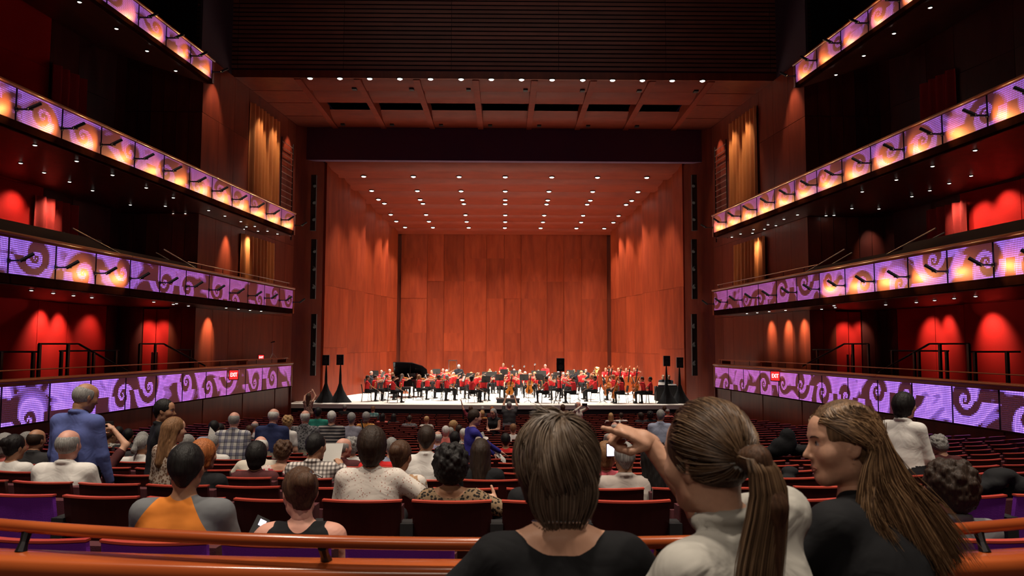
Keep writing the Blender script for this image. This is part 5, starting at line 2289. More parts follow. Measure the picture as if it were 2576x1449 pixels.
o, b = stander(1188, 1029, 11.4, 'standing woman in a royal blue top with a white name tag, facing right', 'pink', 'short', 'dark', 'royal', fem=True, build=1.12, rz=-1.25, head=(.1, .1, 0), sleeve='long', H=1.62, arms={1: ((.06, .42, .98), dict(hand='spread', pole=(.5, -.4, -.8))), -1: ((-.10, .38, .92), dict(hand='grip', pole=(-.5, -.4, -.8)))})
thin_box('name_tag', W(o, (.17, .10, 1.25)), (.03, 0, 0.012), (-.012, 0, .035), .012, M['paper'], 'white name tag on the arm of the woman in royal blue', 'name tag')
hw = W(o, b.hands[-1][0])
for i_, (dx, dz, a_) in enumerate(((.02, .04, 2.2), (.12, -.06, -.8))):
    thin_box('programme_sheet', hw + np.array((dx, -.02, dz)), (.10 * math.cos(a_), 0, .10 * math.sin(a_)), (-.03 * math.sin(a_), .02, .03 * math.cos(a_)), .002, M['paper'], '%s folded white programme in the hands of the woman in royal blue' % ('upper', 'lower')[i_], 'paper')
stander(1243, 1027, 22.0, 'standing gray-haired woman in a black sleeveless top looking at her hands', 'fair', 'long', 'gray', 'black', fem=True, sleeve='none', rz=2.7, head=(0, .35, 0), H=1.62, arms={1: ((.05, .26, 1.02), {}), -1: ((-.05, .26, 1.02), {})})
o, b = stander(1281, 1010, 27.0, 'standing man in a dark shirt and gray trousers raising a camera with both hands', 'fair', 'short', 'gray', 'charcoal', bottom='gray_pants', build=1.15, H=1.76, arms={1: ((.20, .28, 1.85), dict(hand='grip', pole=(1, .1, -.4))), -1: ((-.10, .26, 1.98), dict(hand='grip', pole=(-1, 0, .1)))})
cm = empty('compact_camera', W(o, (.10, .30, 1.90)), 'small silver camera raised by the man in gray trousers', 'camera')
mb = MB()
mb.box(-.07, .07, -.03, .03, -.045, .045)
mb.build('camera_body', M['steel'], cm)
o, b = stander(1452, 1010, 27.5, 'standing bald man in a cream shirt taking a picture with a phone', 'pink', 'ring', 'gray', 'cream', rz=-2.3, build=1.15, collar=True, H=1.78, bottom='khaki', sleeve='long', arms={1: ((.16, .26, 1.62), dict(hand='grip', pole=(1, -.1, -.5))), -1: ((-.06, .28, 1.66), dict(hand='grip', pole=(-1, -.1, -.5)))})
thin_box('mobile_phone', W(o, (.05, .36, 1.68)), (.09, 0, 0), (0, .0, .05), .008, M['black'], 'dark phone held up by the standing bald man in cream', 'phone')
stander(1661, 1030, 15.8, 'standing gray-haired man in a light blue shirt, right of centre', 'tan', 'short', 'gray', 'light_blue', build=1.2, sleeve='long', head=(-.4, .1, 0), H=1.68, collar=True)
o, b = stander(776, 989, 30.5, 'standing woman in a flowered dress raising a phone at the left end of the stage', 'fair', 'long', 'brown', 'floral_dress', fem=True, bottom='floral_dress', skirt=True, sleeve='none', H=1.66, arms={1: ((.12, .25, 1.72), dict(hand='grip', pole=(1, 0, -.3))), -1: ((0, .25, 1.68), dict(hand='grip', pole=(-1, 0, -.3)))})
stander(2268, 987, 7.6, 'standing woman with dark hair and glasses in a white shirt, facing right, on the right', 'fair', 'bob', 'black', 'white', fem=True, build=1.08, rz=-.95, head=(-.35, .05, 0), sleeve='long', collar=True, H=1.68, loose=1.08, arms={1: ((.24, .16, .80), {}), -1: ((-.24, .12, .82), {})})
# --- right side, seated
o, b = sitter(5, 2372, 1092, 'seated person with curly gray hair in a maroon shirt on the far right', 'fair', 'curly', 'gray', 'maroon', head=(.5, .35, 0), hs=.88, sleeve='long', arms={-1: ((-.20, .34, .82), dict(hand='grip'))})
mb = MB()
mb.lathe([(.024, 0), (.033, .09), (.030, .088), (.022, .006)], n=12)
cup = tag(mb.build('drinking_cup', M['white_paint'], smooth=True), 'small white cup held by the person in the maroon shirt on the right', 'cup')
cup.location = W(o, b.hands[-1][0]) + np.array((0, .07, .0))

# --- middle and front rows
mid = [(20, 1030, 1044, 'seated man in a gray shirt alone in a middle row', 'tan', 'short', 'dark', 'gray_print', {}),
       (20, 1073, 1046, 'seated woman with short fair hair and a white patterned blouse in a middle row', 'fair', 'short', 'blond', 'white_print', dict(fem=True)),
       (22, 962, 1040, 'seated woman with black hair in a pale pink top, left of centre', 'fair', 'long', 'black', 'salmon', dict(fem=True, head=(-.5, 0, 0))),
       (22, 990, 1042, 'seated woman with black hair in a dark top beside the pale pink top', 'tan', 'long', 'black', 'black', dict(fem=True)),
       (25, 938, 1021, 'seated person with light brown hair in a teal plaid shirt near the stage', 'fair', 'short', 'light', 'teal_plaid', {}),
       (12, 1121, 1072, 'seated white-haired man in a red checked shirt, middle rows', 'pink', 'short', 'white', 'salmon', dict(build=1.15)),
       (13, 1133, 1080, 'seated person in a lilac shirt partly hidden by the white-haired man', 'fair', 'short', 'gray', 'lilac', {}),
       (10, 1101, 1083, 'seated bald man in a lilac shirt, middle rows', 'pink', 'ring', 'white', 'lilac', {}),
       (10, 1144, 1087, 'seated woman with straight black hair and a white patterned top, middle rows', 'tan', 'bob', 'black', 'white_print', dict(fem=True)),
       (14, 1139, 1057, 'seated blond woman in profile looking right, middle rows', 'fair', 'bob', 'blond', 'cream', dict(fem=True, head=(-1.1, 0, 0))),
       (12, 1166, 1077, 'seated white-haired person left of the woman in royal blue', 'fair', 'short', 'white', 'white_print', {}),
       (13, 1155, 1068, 'seated person with dark hair behind the blond woman in profile', 'tan', 'short', 'dark', 'charcoal', {}),
       (9, 1272, 1101, 'seated man with black hair in a bright red shirt, centre', 'tan', 'short', 'black', 'red', dict(build=1.05)),
       (14, 1291, 1065, 'seated small child with fair hair and a white collar, centre', 'fair', 'short', 'light', 'white', {}),
       (26, 1184, 1021, 'seated person in a wine red top raising a phone near the stage', 'fair', 'short', 'brown', 'wine', dict(arms={-1: ((-.38, .05, 1.42), dict(hand='grip', pole=(-1, 0, -.4)))})),
       (26, 1214, 1022, 'seated gray-haired person near the stage, left of centre', 'fair', 'short', 'gray', 'charcoal', {}),
       (25, 1213, 1032, 'seated person with blond wavy hair two rows from the stage', 'fair', 'bob', 'blond', 'yellow_print', dict(fem=True)),
       (26, 1238, 1022, 'seated person with red-brown hair near the stage', 'fair', 'short', 'red', 'maroon', {}),
       (23, 1537, 1039, 'seated woman with long blond hair, right of centre', 'fair', 'long', 'blond', 'tan', dict(fem=True)),
       (23, 1563, 1039, 'seated person with dark hair and a black and white jacket, right of centre', 'tan', 'short', 'dark', 'white', {}),
       (22, 1613, 1037, 'seated person with dark hair in a dark jacket turned left, right of centre', 'tan', 'bob', 'dark', 'charcoal', dict(fem=True, head=(.9, 0, 0))),
       (22, 1636, 1035, 'seated person with big black hair, right of centre', 'dark', 'curly', 'black', 'black', dict(fem=True)),
       (26, 1672, 1021, 'seated person with brown hair near the right end of the stage', 'fair', 'short', 'brown', 'charcoal', {}),
       (25, 1680, 1032, 'seated person in a peaked cap near the right end of the stage', 'tan', 'cap', 'gray', 'salmon', {}),
       (26, 867, 1017, 'seated person with gray hair in the dark near the left end of the stage', 'tan', 'short', 'gray', 'black', {}),
       (26, 1391, 1019, 'seated person with gray hair near the stage, right of the podium', 'fair', 'short', 'gray', 'charcoal', {}),
       (26, 1416, 1017, 'seated person with brown hair near the stage, below the tripod speaker', 'fair', 'bob', 'brown', 'maroon', dict(fem=True)),
       (13, 1547, 1098, 'seated bald man, middle rows right of centre', 'pink', 'ring', 'white', 'tan', {}),
       ]
for (r, px, py, lab, sk, ha, hc_, tp, kw) in mid:
    sitter(r, px, py, lab, sk, ha, hc_, tp, **kw)
# coats thrown over seats on the right


def lump(name, c, R_, n, mat, label, cat, seed):
    r = np.random.RandomState(seed)
    s_ = SDF()
    for i in range(n):
        s_.ell((r.randn() * R_[0] * .5, r.randn() * R_[1] * .4, abs(r.randn()) * R_[2] * .5), (R_[0] * (.4 + .3 * r.rand()), R_[1] * (.4 + .3 * r.rand()), R_[2] * (.3 + .3 * r.rand())), k=.03)
    V, Q, m = s_.mesh(.022, .05)
    sp = Soup()
    sp.add(V, Q, 0)
    o_ = link(name, sp.mesh(name, [mat]))
    o_.location = c
    return tag(o_, label, cat)


p = at(1988, 1118, 11.6)
lump('folded_coat', (p[0], p[1], p[2] - .1), (.26, .16, .24), 7, M['black_cloth'], 'pile of dark coats over the seat backs on the right', 'coat', 3)
p = at(2500, 1215, 5.4)
lump('folded_coat', (p[0], p[1], p[2] - .1), (.18, .14, .13), 6, M['black_cloth'], 'black jacket over the seats at the far right edge', 'coat', 5)
p = at(1990, 1190, 7.4)
lump('folded_coat', (p[0], p[1], p[2] - .1), (.15, .12, .11), 5, M['black_cloth'], 'dark bag on a seat behind the girl with the ponytail', 'bag', 8)
build_seats()
# ------------------------------------------------------------------ the orchestra
MU_RED = cloth('red_tee', (.66, .030, .035))
MU_BLK = cloth('black_trousers', (.012, .012, .014))
MU_SUIT = cloth('dark_suit', (.022, .023, .030))
M['varnish'] = wood('instrument_varnish', (.34, .085, .012), (.62, .22, .035), .25, (3, 3, 3), .2, coat=.5)
M['varnish_dark'] = wood('dark_instrument_varnish', (.20, .035, .010), (.36, .08, .02), .25, (3, 3, 3), .2, coat=.5)
M['ebony'] = plain('ebony', (.015, .012, .010), .35, var=.2)
M['brass'] = plain('brass', (.85, .58, .22), .22, 1.0, var=.08)
M['silver'] = plain('silver', (.8, .8, .82), .2, 1.0, var=.05)
M['piano_black'] = plain('piano_lacquer', (.006, .006, .007), .12, var=.1)
M['bow'] = plain('bow_wood', (.30, .12, .05), .4, var=.1)
HEMI = (.0, 38.9)


def string_outline(w, n=40):
    """half-width of a violin body along its length 0..1"""
    pts = []
    for i in range(n + 1):
        u = i / n
        keys = [(0, .0), (.03, .26), (.10, .43), (.2, .5), (.32, .46), (.42, .33), (.52, .29), (.62, .34), (.72, .40), (.82, .415), (.92, .33), (.97, .2), (1, .05)]
        for (a, va), (b, vb) in zip(keys, keys[1:]):
            if a <= u <= b:
                pts.append((u, (va + (vb - va) * (u - a) / (b - a)) * w))
                break
    return pts


def strings(scale, w, depth, neck, name, mat):
    """violin family instrument: parts in a frame with the tail at the origin, +Y to the scroll, +Z the front"""
    o = string_outline(w, 26)
    L_ = scale
    poly = [(x, y * L_) for y, x in o] + [(-x, y * L_) for y, x in reversed(o)]
    mb = MB()
    mb.prism(poly, lambda p: (p[0], p[1], -depth / 2), lambda p: (p[0], p[1], depth / 2))
    top = [(p[0] * .93, p[1] * .97 + .015 * L_) for p in poly]
    mb.prism(top, lambda p: (p[0], p[1], depth / 2), lambda p: (p[0] * .8, p[1] * .95 + .02 * L_, depth / 2 + .012 * L_))
    body = mb.mesh(name + '_body', mat)
    mb = MB()
    t = w * .055
    mb.hexa([(-t, L_ * .62, depth / 2), (t, L_ * .62, depth / 2), (t, L_ + neck, depth / 2 - t), (-t, L_ + neck, depth / 2 - t), (-t * 1.2, L_ * .62, depth / 2 + t), (t * 1.2, L_ * .62, depth / 2 + t), (t, L_ + neck, depth / 2 + t * .6), (-t, L_ + neck, depth / 2 + t * .6)])
    mb.box(-t * 1.4, t * 1.4, L_ * .05, L_ * .28, depth / 2 + .012 * L_, depth / 2 + .03 * L_)
    fb = mb.mesh(name + '_fingerboard', M['ebony'])
    mb = MB()
    e = L_ + neck
    mb.tube([(0, e - .01, depth / 2 - t * .3), (0, e + neck * .25, depth / 2 - t * .8), (0, e + neck * .36, depth / 2 - t * 2.2)], [t * 1.1, t * .9, t * 1.5], 8)
    for q in (-1, 1):
        for k_ in (.08, .2):
            mb.tube([(0, e + neck * k_, depth / 2 - t), (q * t * 3.4, e + neck * k_, depth / 2 - t)], t * .35, 5)
    sc = mb.mesh(name + '_scroll', mat)
    mb = MB()
    mb.box(-w * .16, w * .16, L_ * .34, L_ * .355, depth / 2, depth / 2 + .055 * L_)
    br = mb.mesh(name + '_bridge', M['bow'])
    return dict(body=body, fingerboard=fb, scroll=sc, bridge=br)


VIOLIN = strings(.36, .21, .05, .135, 'violin', M['varnish'])
CELLO = strings(.76, .44, .13, .28, 'cello', M['varnish'])
BASS = strings(1.00, .58, .18, .42, 'bass', M['varnish_dark'])


def place_parts(name, parts, p, ydir, zdir, label, cat, group):
    o = bpy.data.objects.new(name, None)
    C.objects.link(o)
    Fm = frame(ydir, zdir)
    o.matrix_world = Matrix([list(Fm[0]) + [p[0]], list(Fm[1]) + [p[1]], list(Fm[2]) + [p[2]], [0, 0, 0, 1]])
    tag(o, label, cat, group)
    for n_, me in parts.items():
        link(n_, me, o)
    return o


def bow_parts(L_=.72):
    mb = MB()
    mb.tube([(0, 0, 0), (0, L_ * .5, .006), (0, L_, .016)], .0065, 5)
    st = mb.mesh('bow_stick', M['bow'])
    mb = MB()
    mb.box(-.007, .007, .02, L_ - .02, -.022, -.018)
    mb.box(-.008, .008, .03, .09, -.024, 0)
    return dict(stick=st, hair_ribbon=mb.mesh('bow_ribbon', M['paper']))


BOW = bow_parts()


def chair_parts():
    mb = MB()
    mb.box(-.22, .22, -.20, .22, .43, .47)
    seat = mb.mesh('chair_seat', M['black'])
    mb = MB()
    mb.grid(lambda u, v: (-.2 + .4 * u, -.235 - .06 * v - .03 * (1 - (2 * u - 1) ** 2), .58 + .30 * v), 6, 2)
    mb.grid(lambda u, v: (.2 - .4 * u, -.22 - .06 * v - .03 * (1 - (2 * u - 1) ** 2), .58 + .30 * v), 6, 2)
    back = mb.mesh('chair_back', M['black'])
    legs = []
    for x in (-.2, .2):
        mb = MB()
        mb.tube([(x, .2, .44), (x * 1.05, .23, 0)], .012, 5)
        legs.append(mb.mesh('chair_leg', M['dark_metal']))
        mb = MB()
        mb.tube([(x, -.29, .86), (x, -.22, .46), (x * 1.05, -.27, 0)], .012, 5)
        legs.append(mb.mesh('chair_leg', M['dark_metal']))
    return seat, back, legs


CH_SEAT, CH_BACK, CH_LEGS = chair_parts()


def chair(p, rz, label):
    o = empty('orchestra_chair', p, label, 'chair', 'black orchestra chairs on the stage', rz)
    link('seat', CH_SEAT, o)
    link('backrest', CH_BACK, o)
    for m_ in CH_LEGS:
        link('leg', m_, o)
    return o


def stand_parts():
    mb = MB()
    mb.slab((-.25, 0, 0), (.25, 0, 0), (.25, .12, .33), (-.25, .12, .33), (0, 1, -.3), .008)
    mb.box(-.25, .25, -.05, .01, -.012, .0)
    desk = mb.mesh('stand_desk', M['black'])
    mb = MB()
    mb.tube([(0, .06, -.95), (0, .06, .1)], .013, 6)
    pole = mb.mesh('stand_pole', M['dark_metal'])
    legs = []
    for k_ in range(3):
        w = k_ * 2.094
        mb = MB()
        mb.tube([(0, .06, -.86), (.24 * math.sin(w), .06 + .24 * math.cos(w), -.985)], .011, 5)
        legs.append(mb.mesh('stand_leg', M['dark_metal']))
    mb = MB()
    mb.slab((-.2, -.012, .02), (-.01, -.012, .02), (-.01, .08, .29), (-.2, .08, .29), (0, 1, -.3), .002)
    mb.slab((.01, -.012, .02), (.2, -.012, .02), (.2, .08, .29), (.01, .08, .29), (0, 1, -.3), .002)
    return desk, pole, legs, mb.mesh('sheet_music', M['paper'])


ST_DESK, ST_POLE, ST_LEGS, ST_SHEET = stand_parts()


def music_stand(p, rz, label):
    o = empty('music_stand', (p[0], p[1], STAGE_Z + .99), label, 'music stand', 'music stands on the stage', rz)
    link('desk', ST_DESK, o)
    link('pole', ST_POLE, o)
    for m_ in ST_LEGS:
        link('leg', m_, o)
    s_ = link('sheet_music', ST_SHEET, o)
    return o


# body variants, shared between players
VAR = {}


def variant(role, skin, hair, suit=False):
    key = (role, skin, hair, suit)
    if key in VAR:
        return VAR[key]
    hd = (0, .12, 0)
    if role == 'violin':
        b = Body(True, 1.68, False, .02)
        b.arm(-1, (-.26, .50, 1.10), pole=(-.2, .1, -1), hand='grip', up=(-.2, -.6, 1))
        b.arm(1, (.16, .42, 1.06), pole=(1, -.1, -.2), hand='grip')
        hd = (.45, .12, -.12)
    elif role == 'rest':
        b = Body(True, 1.68, False, -.03)
        b.arm(-1, (-.10, .36, .66)).arm(1, (.14, .40, .64))
        hd = (.15, .05, 0)
    elif role == 'cello':
        b = Body(True, 1.70, False, .05)
        b.knee[1] = b.hip[1] + np.array((.20, .40, 0))
        b.knee[-1] = b.hip[-1] + np.array((-.20, .40, 0))
        for q in (-1, 1):
            b.ank[q] = b.knee[q] + np.array((0, -.02, -.48))
        b.arm(-1, (-.10, .26, 1.12), pole=(-1, 0, -.3), hand='grip')
        b.arm(1, (.30, .44, .74), pole=(1, -.2, 0), hand='grip')
        hd = (-.1, .2, 0)
    elif role == 'wind':
        b = Body(True, 1.68, False, .05)
        b.arm(-1, (-.05, .34, 1.02), pole=(-1, -.1, -.6), hand='grip').arm(1, (.05, .40, .88), pole=(1, -.1, -.6), hand='grip')
    elif role == 'horn':
        b = Body(True, 1.72, False, .0)
        b.arm(-1, (-.06, .34, 1.18), pole=(-1, -.1, -.5), hand='grip').arm(1, (.10, .46, 1.18), pole=(1, -.1, -.5), hand='grip')
    elif role == 'bass':
        b = Body(False, 1.58, False, .06)
        b.arm(-1, (-.14, .26, 1.40), pole=(-1, 0, -.2), hand='grip').arm(1, (.28, .42, .90), pole=(1, -.3, 0), hand='grip')
        hd = (-.2, .2, 0)
    elif role == 'perc':
        b = Body(False, 1.72, False, .04)
        b.arm(-1, (-.20, .36, 1.02), hand='grip').arm(1, (.20, .38, 1.06), hand='grip')
        hd = (0, .15, 0)
    else:
        b = Body(False, 1.76, False, 0, build=1.1)
        b.arm(-1, (-.30, .10, .98)).arm(1, (.30, .16, 1.02))
    top = MU_SUIT if suit else MU_RED
    me, hm, R, c, k = person_mesh(b, 'far', mats_for(skin, top, MU_BLK), hd, hair, 1.0, sleeve='long' if suit else 'short', collar=suit)
    hme = hm.mesh('hair', [hair_mat('dark')]) if hm else None
    VAR[key] = (b, me, hme, R, c, k)
    return VAR[key]


ROLE_WORD = {'violin': 'violinist playing', 'rest': 'violinist resting', 'cello': 'cellist', 'wind': 'woodwind player', 'horn': 'brass player', 'bass': 'double bass player', 'perc': 'standing percussionist', 'stand': 'standing person'}
SK = ['fair', 'pink', 'tan', 'fair', 'dark', 'pink']
# head-top pixel, role, hair, hair colour, skin
PLAYERS = [
    (912, 934, 'wind', 'ring', 'gray', 'pink', 1), (935, 931, 'wind', 'ring', 'white', 'pink', 0), (924, 945, 'rest', 'short', 'dark', 'tan', 0), (942, 944, 'violin', 'short', 'dark', 'fair', 0),
    (966, 929, 'wind', 'short', 'white', 'fair', 0), (971, 943, 'violin', 'short', 'brown', 'fair', 0), (986, 938, 'violin', 'bob', 'light', 'fair', 0), (989, 949, 'rest', 'short', 'black', 'tan', 0),
    (1053, 943, 'violin', 'long', 'light', 'fair', 0), (1049, 938, 'wind', 'short', 'gray', 'pink', 0), (1067, 934, 'wind', 'short', 'dark', 'pink', 1), (1087, 931, 'wind', 'short', 'brown', 'fair', 0),
    (1115, 926, 'wind', 'ring', 'white', 'pink', 0), (1122, 930, 'violin', 'short', 'white', 'fair', 0), (1102, 944, 'violin', 'short', 'black', 'dark', 0), (1124, 944, 'rest', 'short', 'gray', 'tan', 0),
    (1139, 936, 'violin', 'ring', 'white', 'pink', 0), (1184, 937, 'violin', 'bob', 'blond', 'fair', 0), (1187, 947, 'rest', 'bob', 'black', 'tan', 0), (1200, 938, 'violin', 'bob', 'light', 'fair', 0),
    (1232, 929, 'horn', 'short', 'light', 'fair', 0), (1230, 934, 'wind', 'bob', 'blond', 'fair', 0), (1216, 944, 'violin', 'short', 'light', 'fair', 0), (1258, 940, 'violin', 'long', 'blond', 'fair', 0),
    (1266, 909, 'perc', 'short', 'light', 'fair', 0), (1277, 927, 'horn', 'bob', 'blond', 'fair', 0), (1293, 929, 'horn', 'short', 'gray', 'pink', 0), (1308, 931, 'horn', 'short', 'white', 'fair', 0),
    (1287, 942, 'cello', 'bob', 'light', 'fair', 0), (1321, 935, 'wind', 'short', 'white', 'fair', 0), (1333, 940, 'cello', 'bob', 'gray', 'fair', 0), (1345, 936, 'wind', 'bob', 'blond', 'fair', 0),
    (1354, 931, 'horn', 'short', 'brown', 'fair', 0), (1372, 916, 'perc', 'ring', 'white', 'pink', 0), (1374, 948, 'rest', 'short', 'black', 'tan', 0), (1389, 940, 'violin', 'ring', 'gray', 'pink', 0),
    (1404, 935, 'wind', 'short', 'white', 'fair', 0), (1417, 937, 'wind', 'cap', 'gray', 'fair', 0), (1429, 934, 'horn', 'short', 'dark', 'fair', 1), (1444, 948, 'violin', 'short', 'dark', 'fair', 0),
    (1444, 930, 'horn', 'short', 'brown', 'fair', 1), (1462, 934, 'horn', 'bob', 'blond', 'fair', 0), (1474, 930, 'horn', 'short', 'gray', 'pink', 1), (1489, 943, 'violin', 'bob', 'light', 'fair', 0), (1497, 946, 'rest', 'short', 'black', 'dark', 0),
    (1495, 932, 'horn', 'short', 'black', 'tan', 0), (1523, 926, 'bass', 'short', 'light', 'fair', 0), (1535, 932, 'bass', 'ring', 'white', 'pink', 0), (1556, 925, 'bass', 'short', 'blond', 'fair', 0),
    (1575, 926, 'bass', 'short', 'light', 'fair', 0), (1565, 950, 'cello', 'long', 'brown', 'fair', 0), (1613, 925, 'bass', 'short', 'brown', 'fair', 0), (1627, 927, 'bass', 'short', 'blond', 'fair', 0), (1619, 949, 'cello', 'short', 'brown', 'fair', 0),
    (1636, 949, 'rest', 'short', 'dark', 'tan', 0), (1545, 944, 'cello', 'bob', 'light', 'fair', 0), (1408, 944, 'violin', 'short', 'brown', 'fair', 0), (1430, 941, 'violin', 'bob', 'dark', 'fair', 0), (1154, 917, 'stand', 'short', 'white', 'fair', 1),
    (1165, 941, 'violin', 'short', 'brown', 'fair', 0), (1010, 941, 'violin', 'bob', 'brown', 'tan', 0), (1075, 941, 'violin', 'short', 'dark', 'tan', 0), (1247, 934, 'wind', 'short', 'dark', 'fair', 0), (1300, 937, 'wind', 'bob', 'dark', 'fair', 0),
]
info = []
for (px, py, role, ha, hc_, sk, suit) in PLAYERS:
    standing = role in ('bass', 'perc', 'stand')
    htop = 1.70 if standing else 1.315
    if role == 'stand':
        htop = 1.74
    p = onz(px, py, STAGE_Z + htop)
    p[1] = min(max(p[1], 39.4), 52.0)
    if role == 'bass':
        p[1] = 46.2 + .8 * rng.rand()
    p = at(px, py, p[1])
    lim_ = 9.58 - (p[1] - 41) * .163 - .75
    p[0] = max(-lim_, min(lim_, p[0]))
    info.append((p[1], px, py, role, ha, hc_, sk, suit, p))
bands_ = {'front': [q for q in info if q[0] < 42.5], 'middle': [q for q in info if 42.5 <= q[0] < 46.5], 'rear': [q for q in info if q[0] >= 46.5]}
vcount = 0
for bname, lst in bands_.items():
    lst.sort(key=lambda q: q[1])
    for n_, (Y, px, py, role, ha, hc_, sk, suit, p) in enumerate(lst):
        b, me, hme, R, c, k = variant(role, sk, ha, bool(suit))
        standing = role in ('bass', 'perc', 'stand')
        d = np.array((HEMI[0] - p[0], HEMI[1] - p[1]))
        if role in ('bass', 'perc', 'horn', 'wind'):
            d = np.array((-.25 * p[0], -(p[1] - 30.)))
        if bname == 'front' and role in ('rest', 'violin', 'cello') and abs(p[0]) > 1.2:
            d = np.array((-np.sign(p[0]), .18 if role == 'rest' else .05))
        if role == 'stand':
            d = np.array((.1, 1.0))
        if suit and px < 950:
            d = np.array((1, -.1))
        rz = math.atan2(-d[0], d[1]) + .15 * rng.randn()
        gz = STAGE_Z
        where = '%s from left in the %s rows' % (ORD[n_], bname)
        dress = 'dark suit' if suit else 'red shirt'
        o = link('person', me)
        o.location = (p[0], p[1], gz)
        o.rotation_euler = (0, 0, rz)
        tag(o, '%s, %s, %s hair, %s' % (ROLE_WORD[role], dress, {'ring': 'balding ' + hc_, 'cap': 'cap over'}.get(ha, hc_), where), 'person', 'musicians on the stage')
        if hme:
            h_ = link('hair', hme, o)
            h_.matrix_local = Matrix([list(R[0] * k) + [c[0]], list(R[1] * k) + [c[1]], list(R[2] * k) + [c[2]], [0, 0, 0, 1]])
            h_.material_slots[0].link = 'OBJECT'
            h_.material_slots[0].material = hair_mat(hc_)

        def Wd(v, o=o, rz=rz):
            return np.array((v[0] * math.cos(rz) - v[1] * math.sin(rz), v[0] * math.sin(rz) + v[1] * math.cos(rz), v[2]))

        def Wp(v, o=o):
            return Wd(v) + np.array(o.location)
        if not standing:
            chair((p[0], p[1], gz), rz, 'black orchestra chair of the player %s' % where)
        lab = 'of the player %s' % where
        if role == 'violin':
            place_parts('violin', VIOLIN, Wp((.02, .07, 1.13)), Wd((-.52, .72, -.12)), Wd((.35, .0, 1)), 'varnished violin under the chin ' + lab, 'violin', 'violins')
            place_parts('violin_bow', BOW, Wp((.20, .46, 1.05)), Wd((-.75, -.12, .32)), (0, 0, 1), 'bow in the right hand ' + lab, 'bow', 'bows')
        elif role == 'rest':
            place_parts('violin', VIOLIN, Wp((.0, .36, .62)), Wd((-.10, .20, 1)), Wd((.2, 1, 0)), 'violin upright on the lap ' + lab, 'violin', 'violins')
            place_parts('violin_bow', BOW, Wp((.14, .44, .66)), Wd((.10, .55, -.40)), (0, 0, 1), 'bow held low ' + lab, 'bow', 'bows')
        elif role == 'cello':
            place_parts('cello', CELLO, Wp((.02, .48, .22)), Wd((-.10, -.28, 1)), Wd((.0, 1, .25)), 'orange-brown cello between the knees ' + lab, 'cello', 'cellos')
            place_parts('violin_bow', BOW, Wp((.34, .54, .72)), Wd((-1, .05, .12)), (0, 0, 1), 'cello bow ' + lab, 'bow', 'bows')
        elif role == 'bass':
            place_parts('double_bass', BASS, Wp((.06, .42, .12)), Wd((-.16, -.16, 1)), Wd((.1, 1, .2)), 'dark varnished double bass ' + lab, 'double bass', 'double basses')
        elif role == 'wind':
            mb = MB()
            mb.tube([(0, 0, 0), (0, .26, -.48)], [.010, .016], 7)
            mb.tube([(0, .255, -.47), (0, .30, -.55)], [.018, .036], 8)
            w_ = mb.build('clarinet', M['ebony'])
            w_.location = Wp((0, .13, 1.15))
            w_.rotation_euler = (0, 0, rz)
            tag(w_, 'black clarinet ' + lab, 'clarinet', 'clarinets')
        elif role == 'horn':
            if px in (1495,):
                t = bpy.data.objects.new('tuba', None)
                C.objects.link(t)
                t.location = Wp((0.02, .22, .62))
                t.rotation_euler = (0, 0, rz)
                tag(t, 'brass tuba with a large upright bell, right of centre', 'tuba')
                mb = MB()
                mb.tube([(.02 + .16 * math.cos(a), .02, .16 + .26 * math.sin(a)) for a in np.linspace(0, 6.0, 18)], .05, 8)
                mb.build('tubing', M['brass'], t, True)
                mb = MB()
                mb.tube([(-.12, 0, .20), (-.15, 0, .50), (-.17, .02, .70), (-.18, .04, .82), (-.185, .05, .87)], [.05, .07, .11, .18, .24], 14, caps=False)
                mb.tube([(-.185, .05, .868), (-.18, .04, .82), (-.17, .02, .70)], [.235, .17, .10], 14, caps=False)
                mb.build('bell', M['brass'], t, True)
                for k_ in range(3):
                    mb = MB()
                    mb.tube([(.02 + .05 * k_, .08, .1), (.02 + .05 * k_, .08, .36)], .018, 6)
                    mb.build('valve', M['silver'], t)
            else:
                t = bpy.data.objects.new('trumpet', None)
                C.objects.link(t)
                t.location = Wp((0, .13, 1.17))
                t.rotation_euler = (.0, 0, rz)
                tag(t, 'brass trumpet ' + lab, 'trumpet', 'trumpets')
                mb = MB()
                mb.tube([(0, 0, 0), (0, .34, 0), (0, .42, -.04), (0, .34, -.08), (0, .10, -.08), (0, .04, -.04)], .009, 6)
                mb.build('tubing', M['brass'], t, True)
                mb = MB()
                mb.tube([(0, .3, .0), (0, .42, .0), (0, .48, 0), (0, .51, 0)], [.010, .02, .04, .065], 12)
                mb.build('bell', M['brass'], t, True)
                for k_ in range(3):
                    mb = MB()
                    mb.tube([(0, .17 + .03 * k_, -.10), (0, .17 + .03 * k_, .04)], .011, 6)
                    mb.build('valve', M['silver'], t)
        if (role in ('violin', 'wind', 'cello', 'horn', 'rest') and n_ % 2 == 0) or role == 'perc':
            q = Wp((.25 if role != 'perc' else 0, .82, 0))
            if q[1] > 38.9:
                music_stand(q, rz + math.pi * 0, 'black music stand in front ' + lab)

# --- speakers on stands at the sides of the stage
M['drape'] = cloth('stand_drape', (.016, .015, .017))


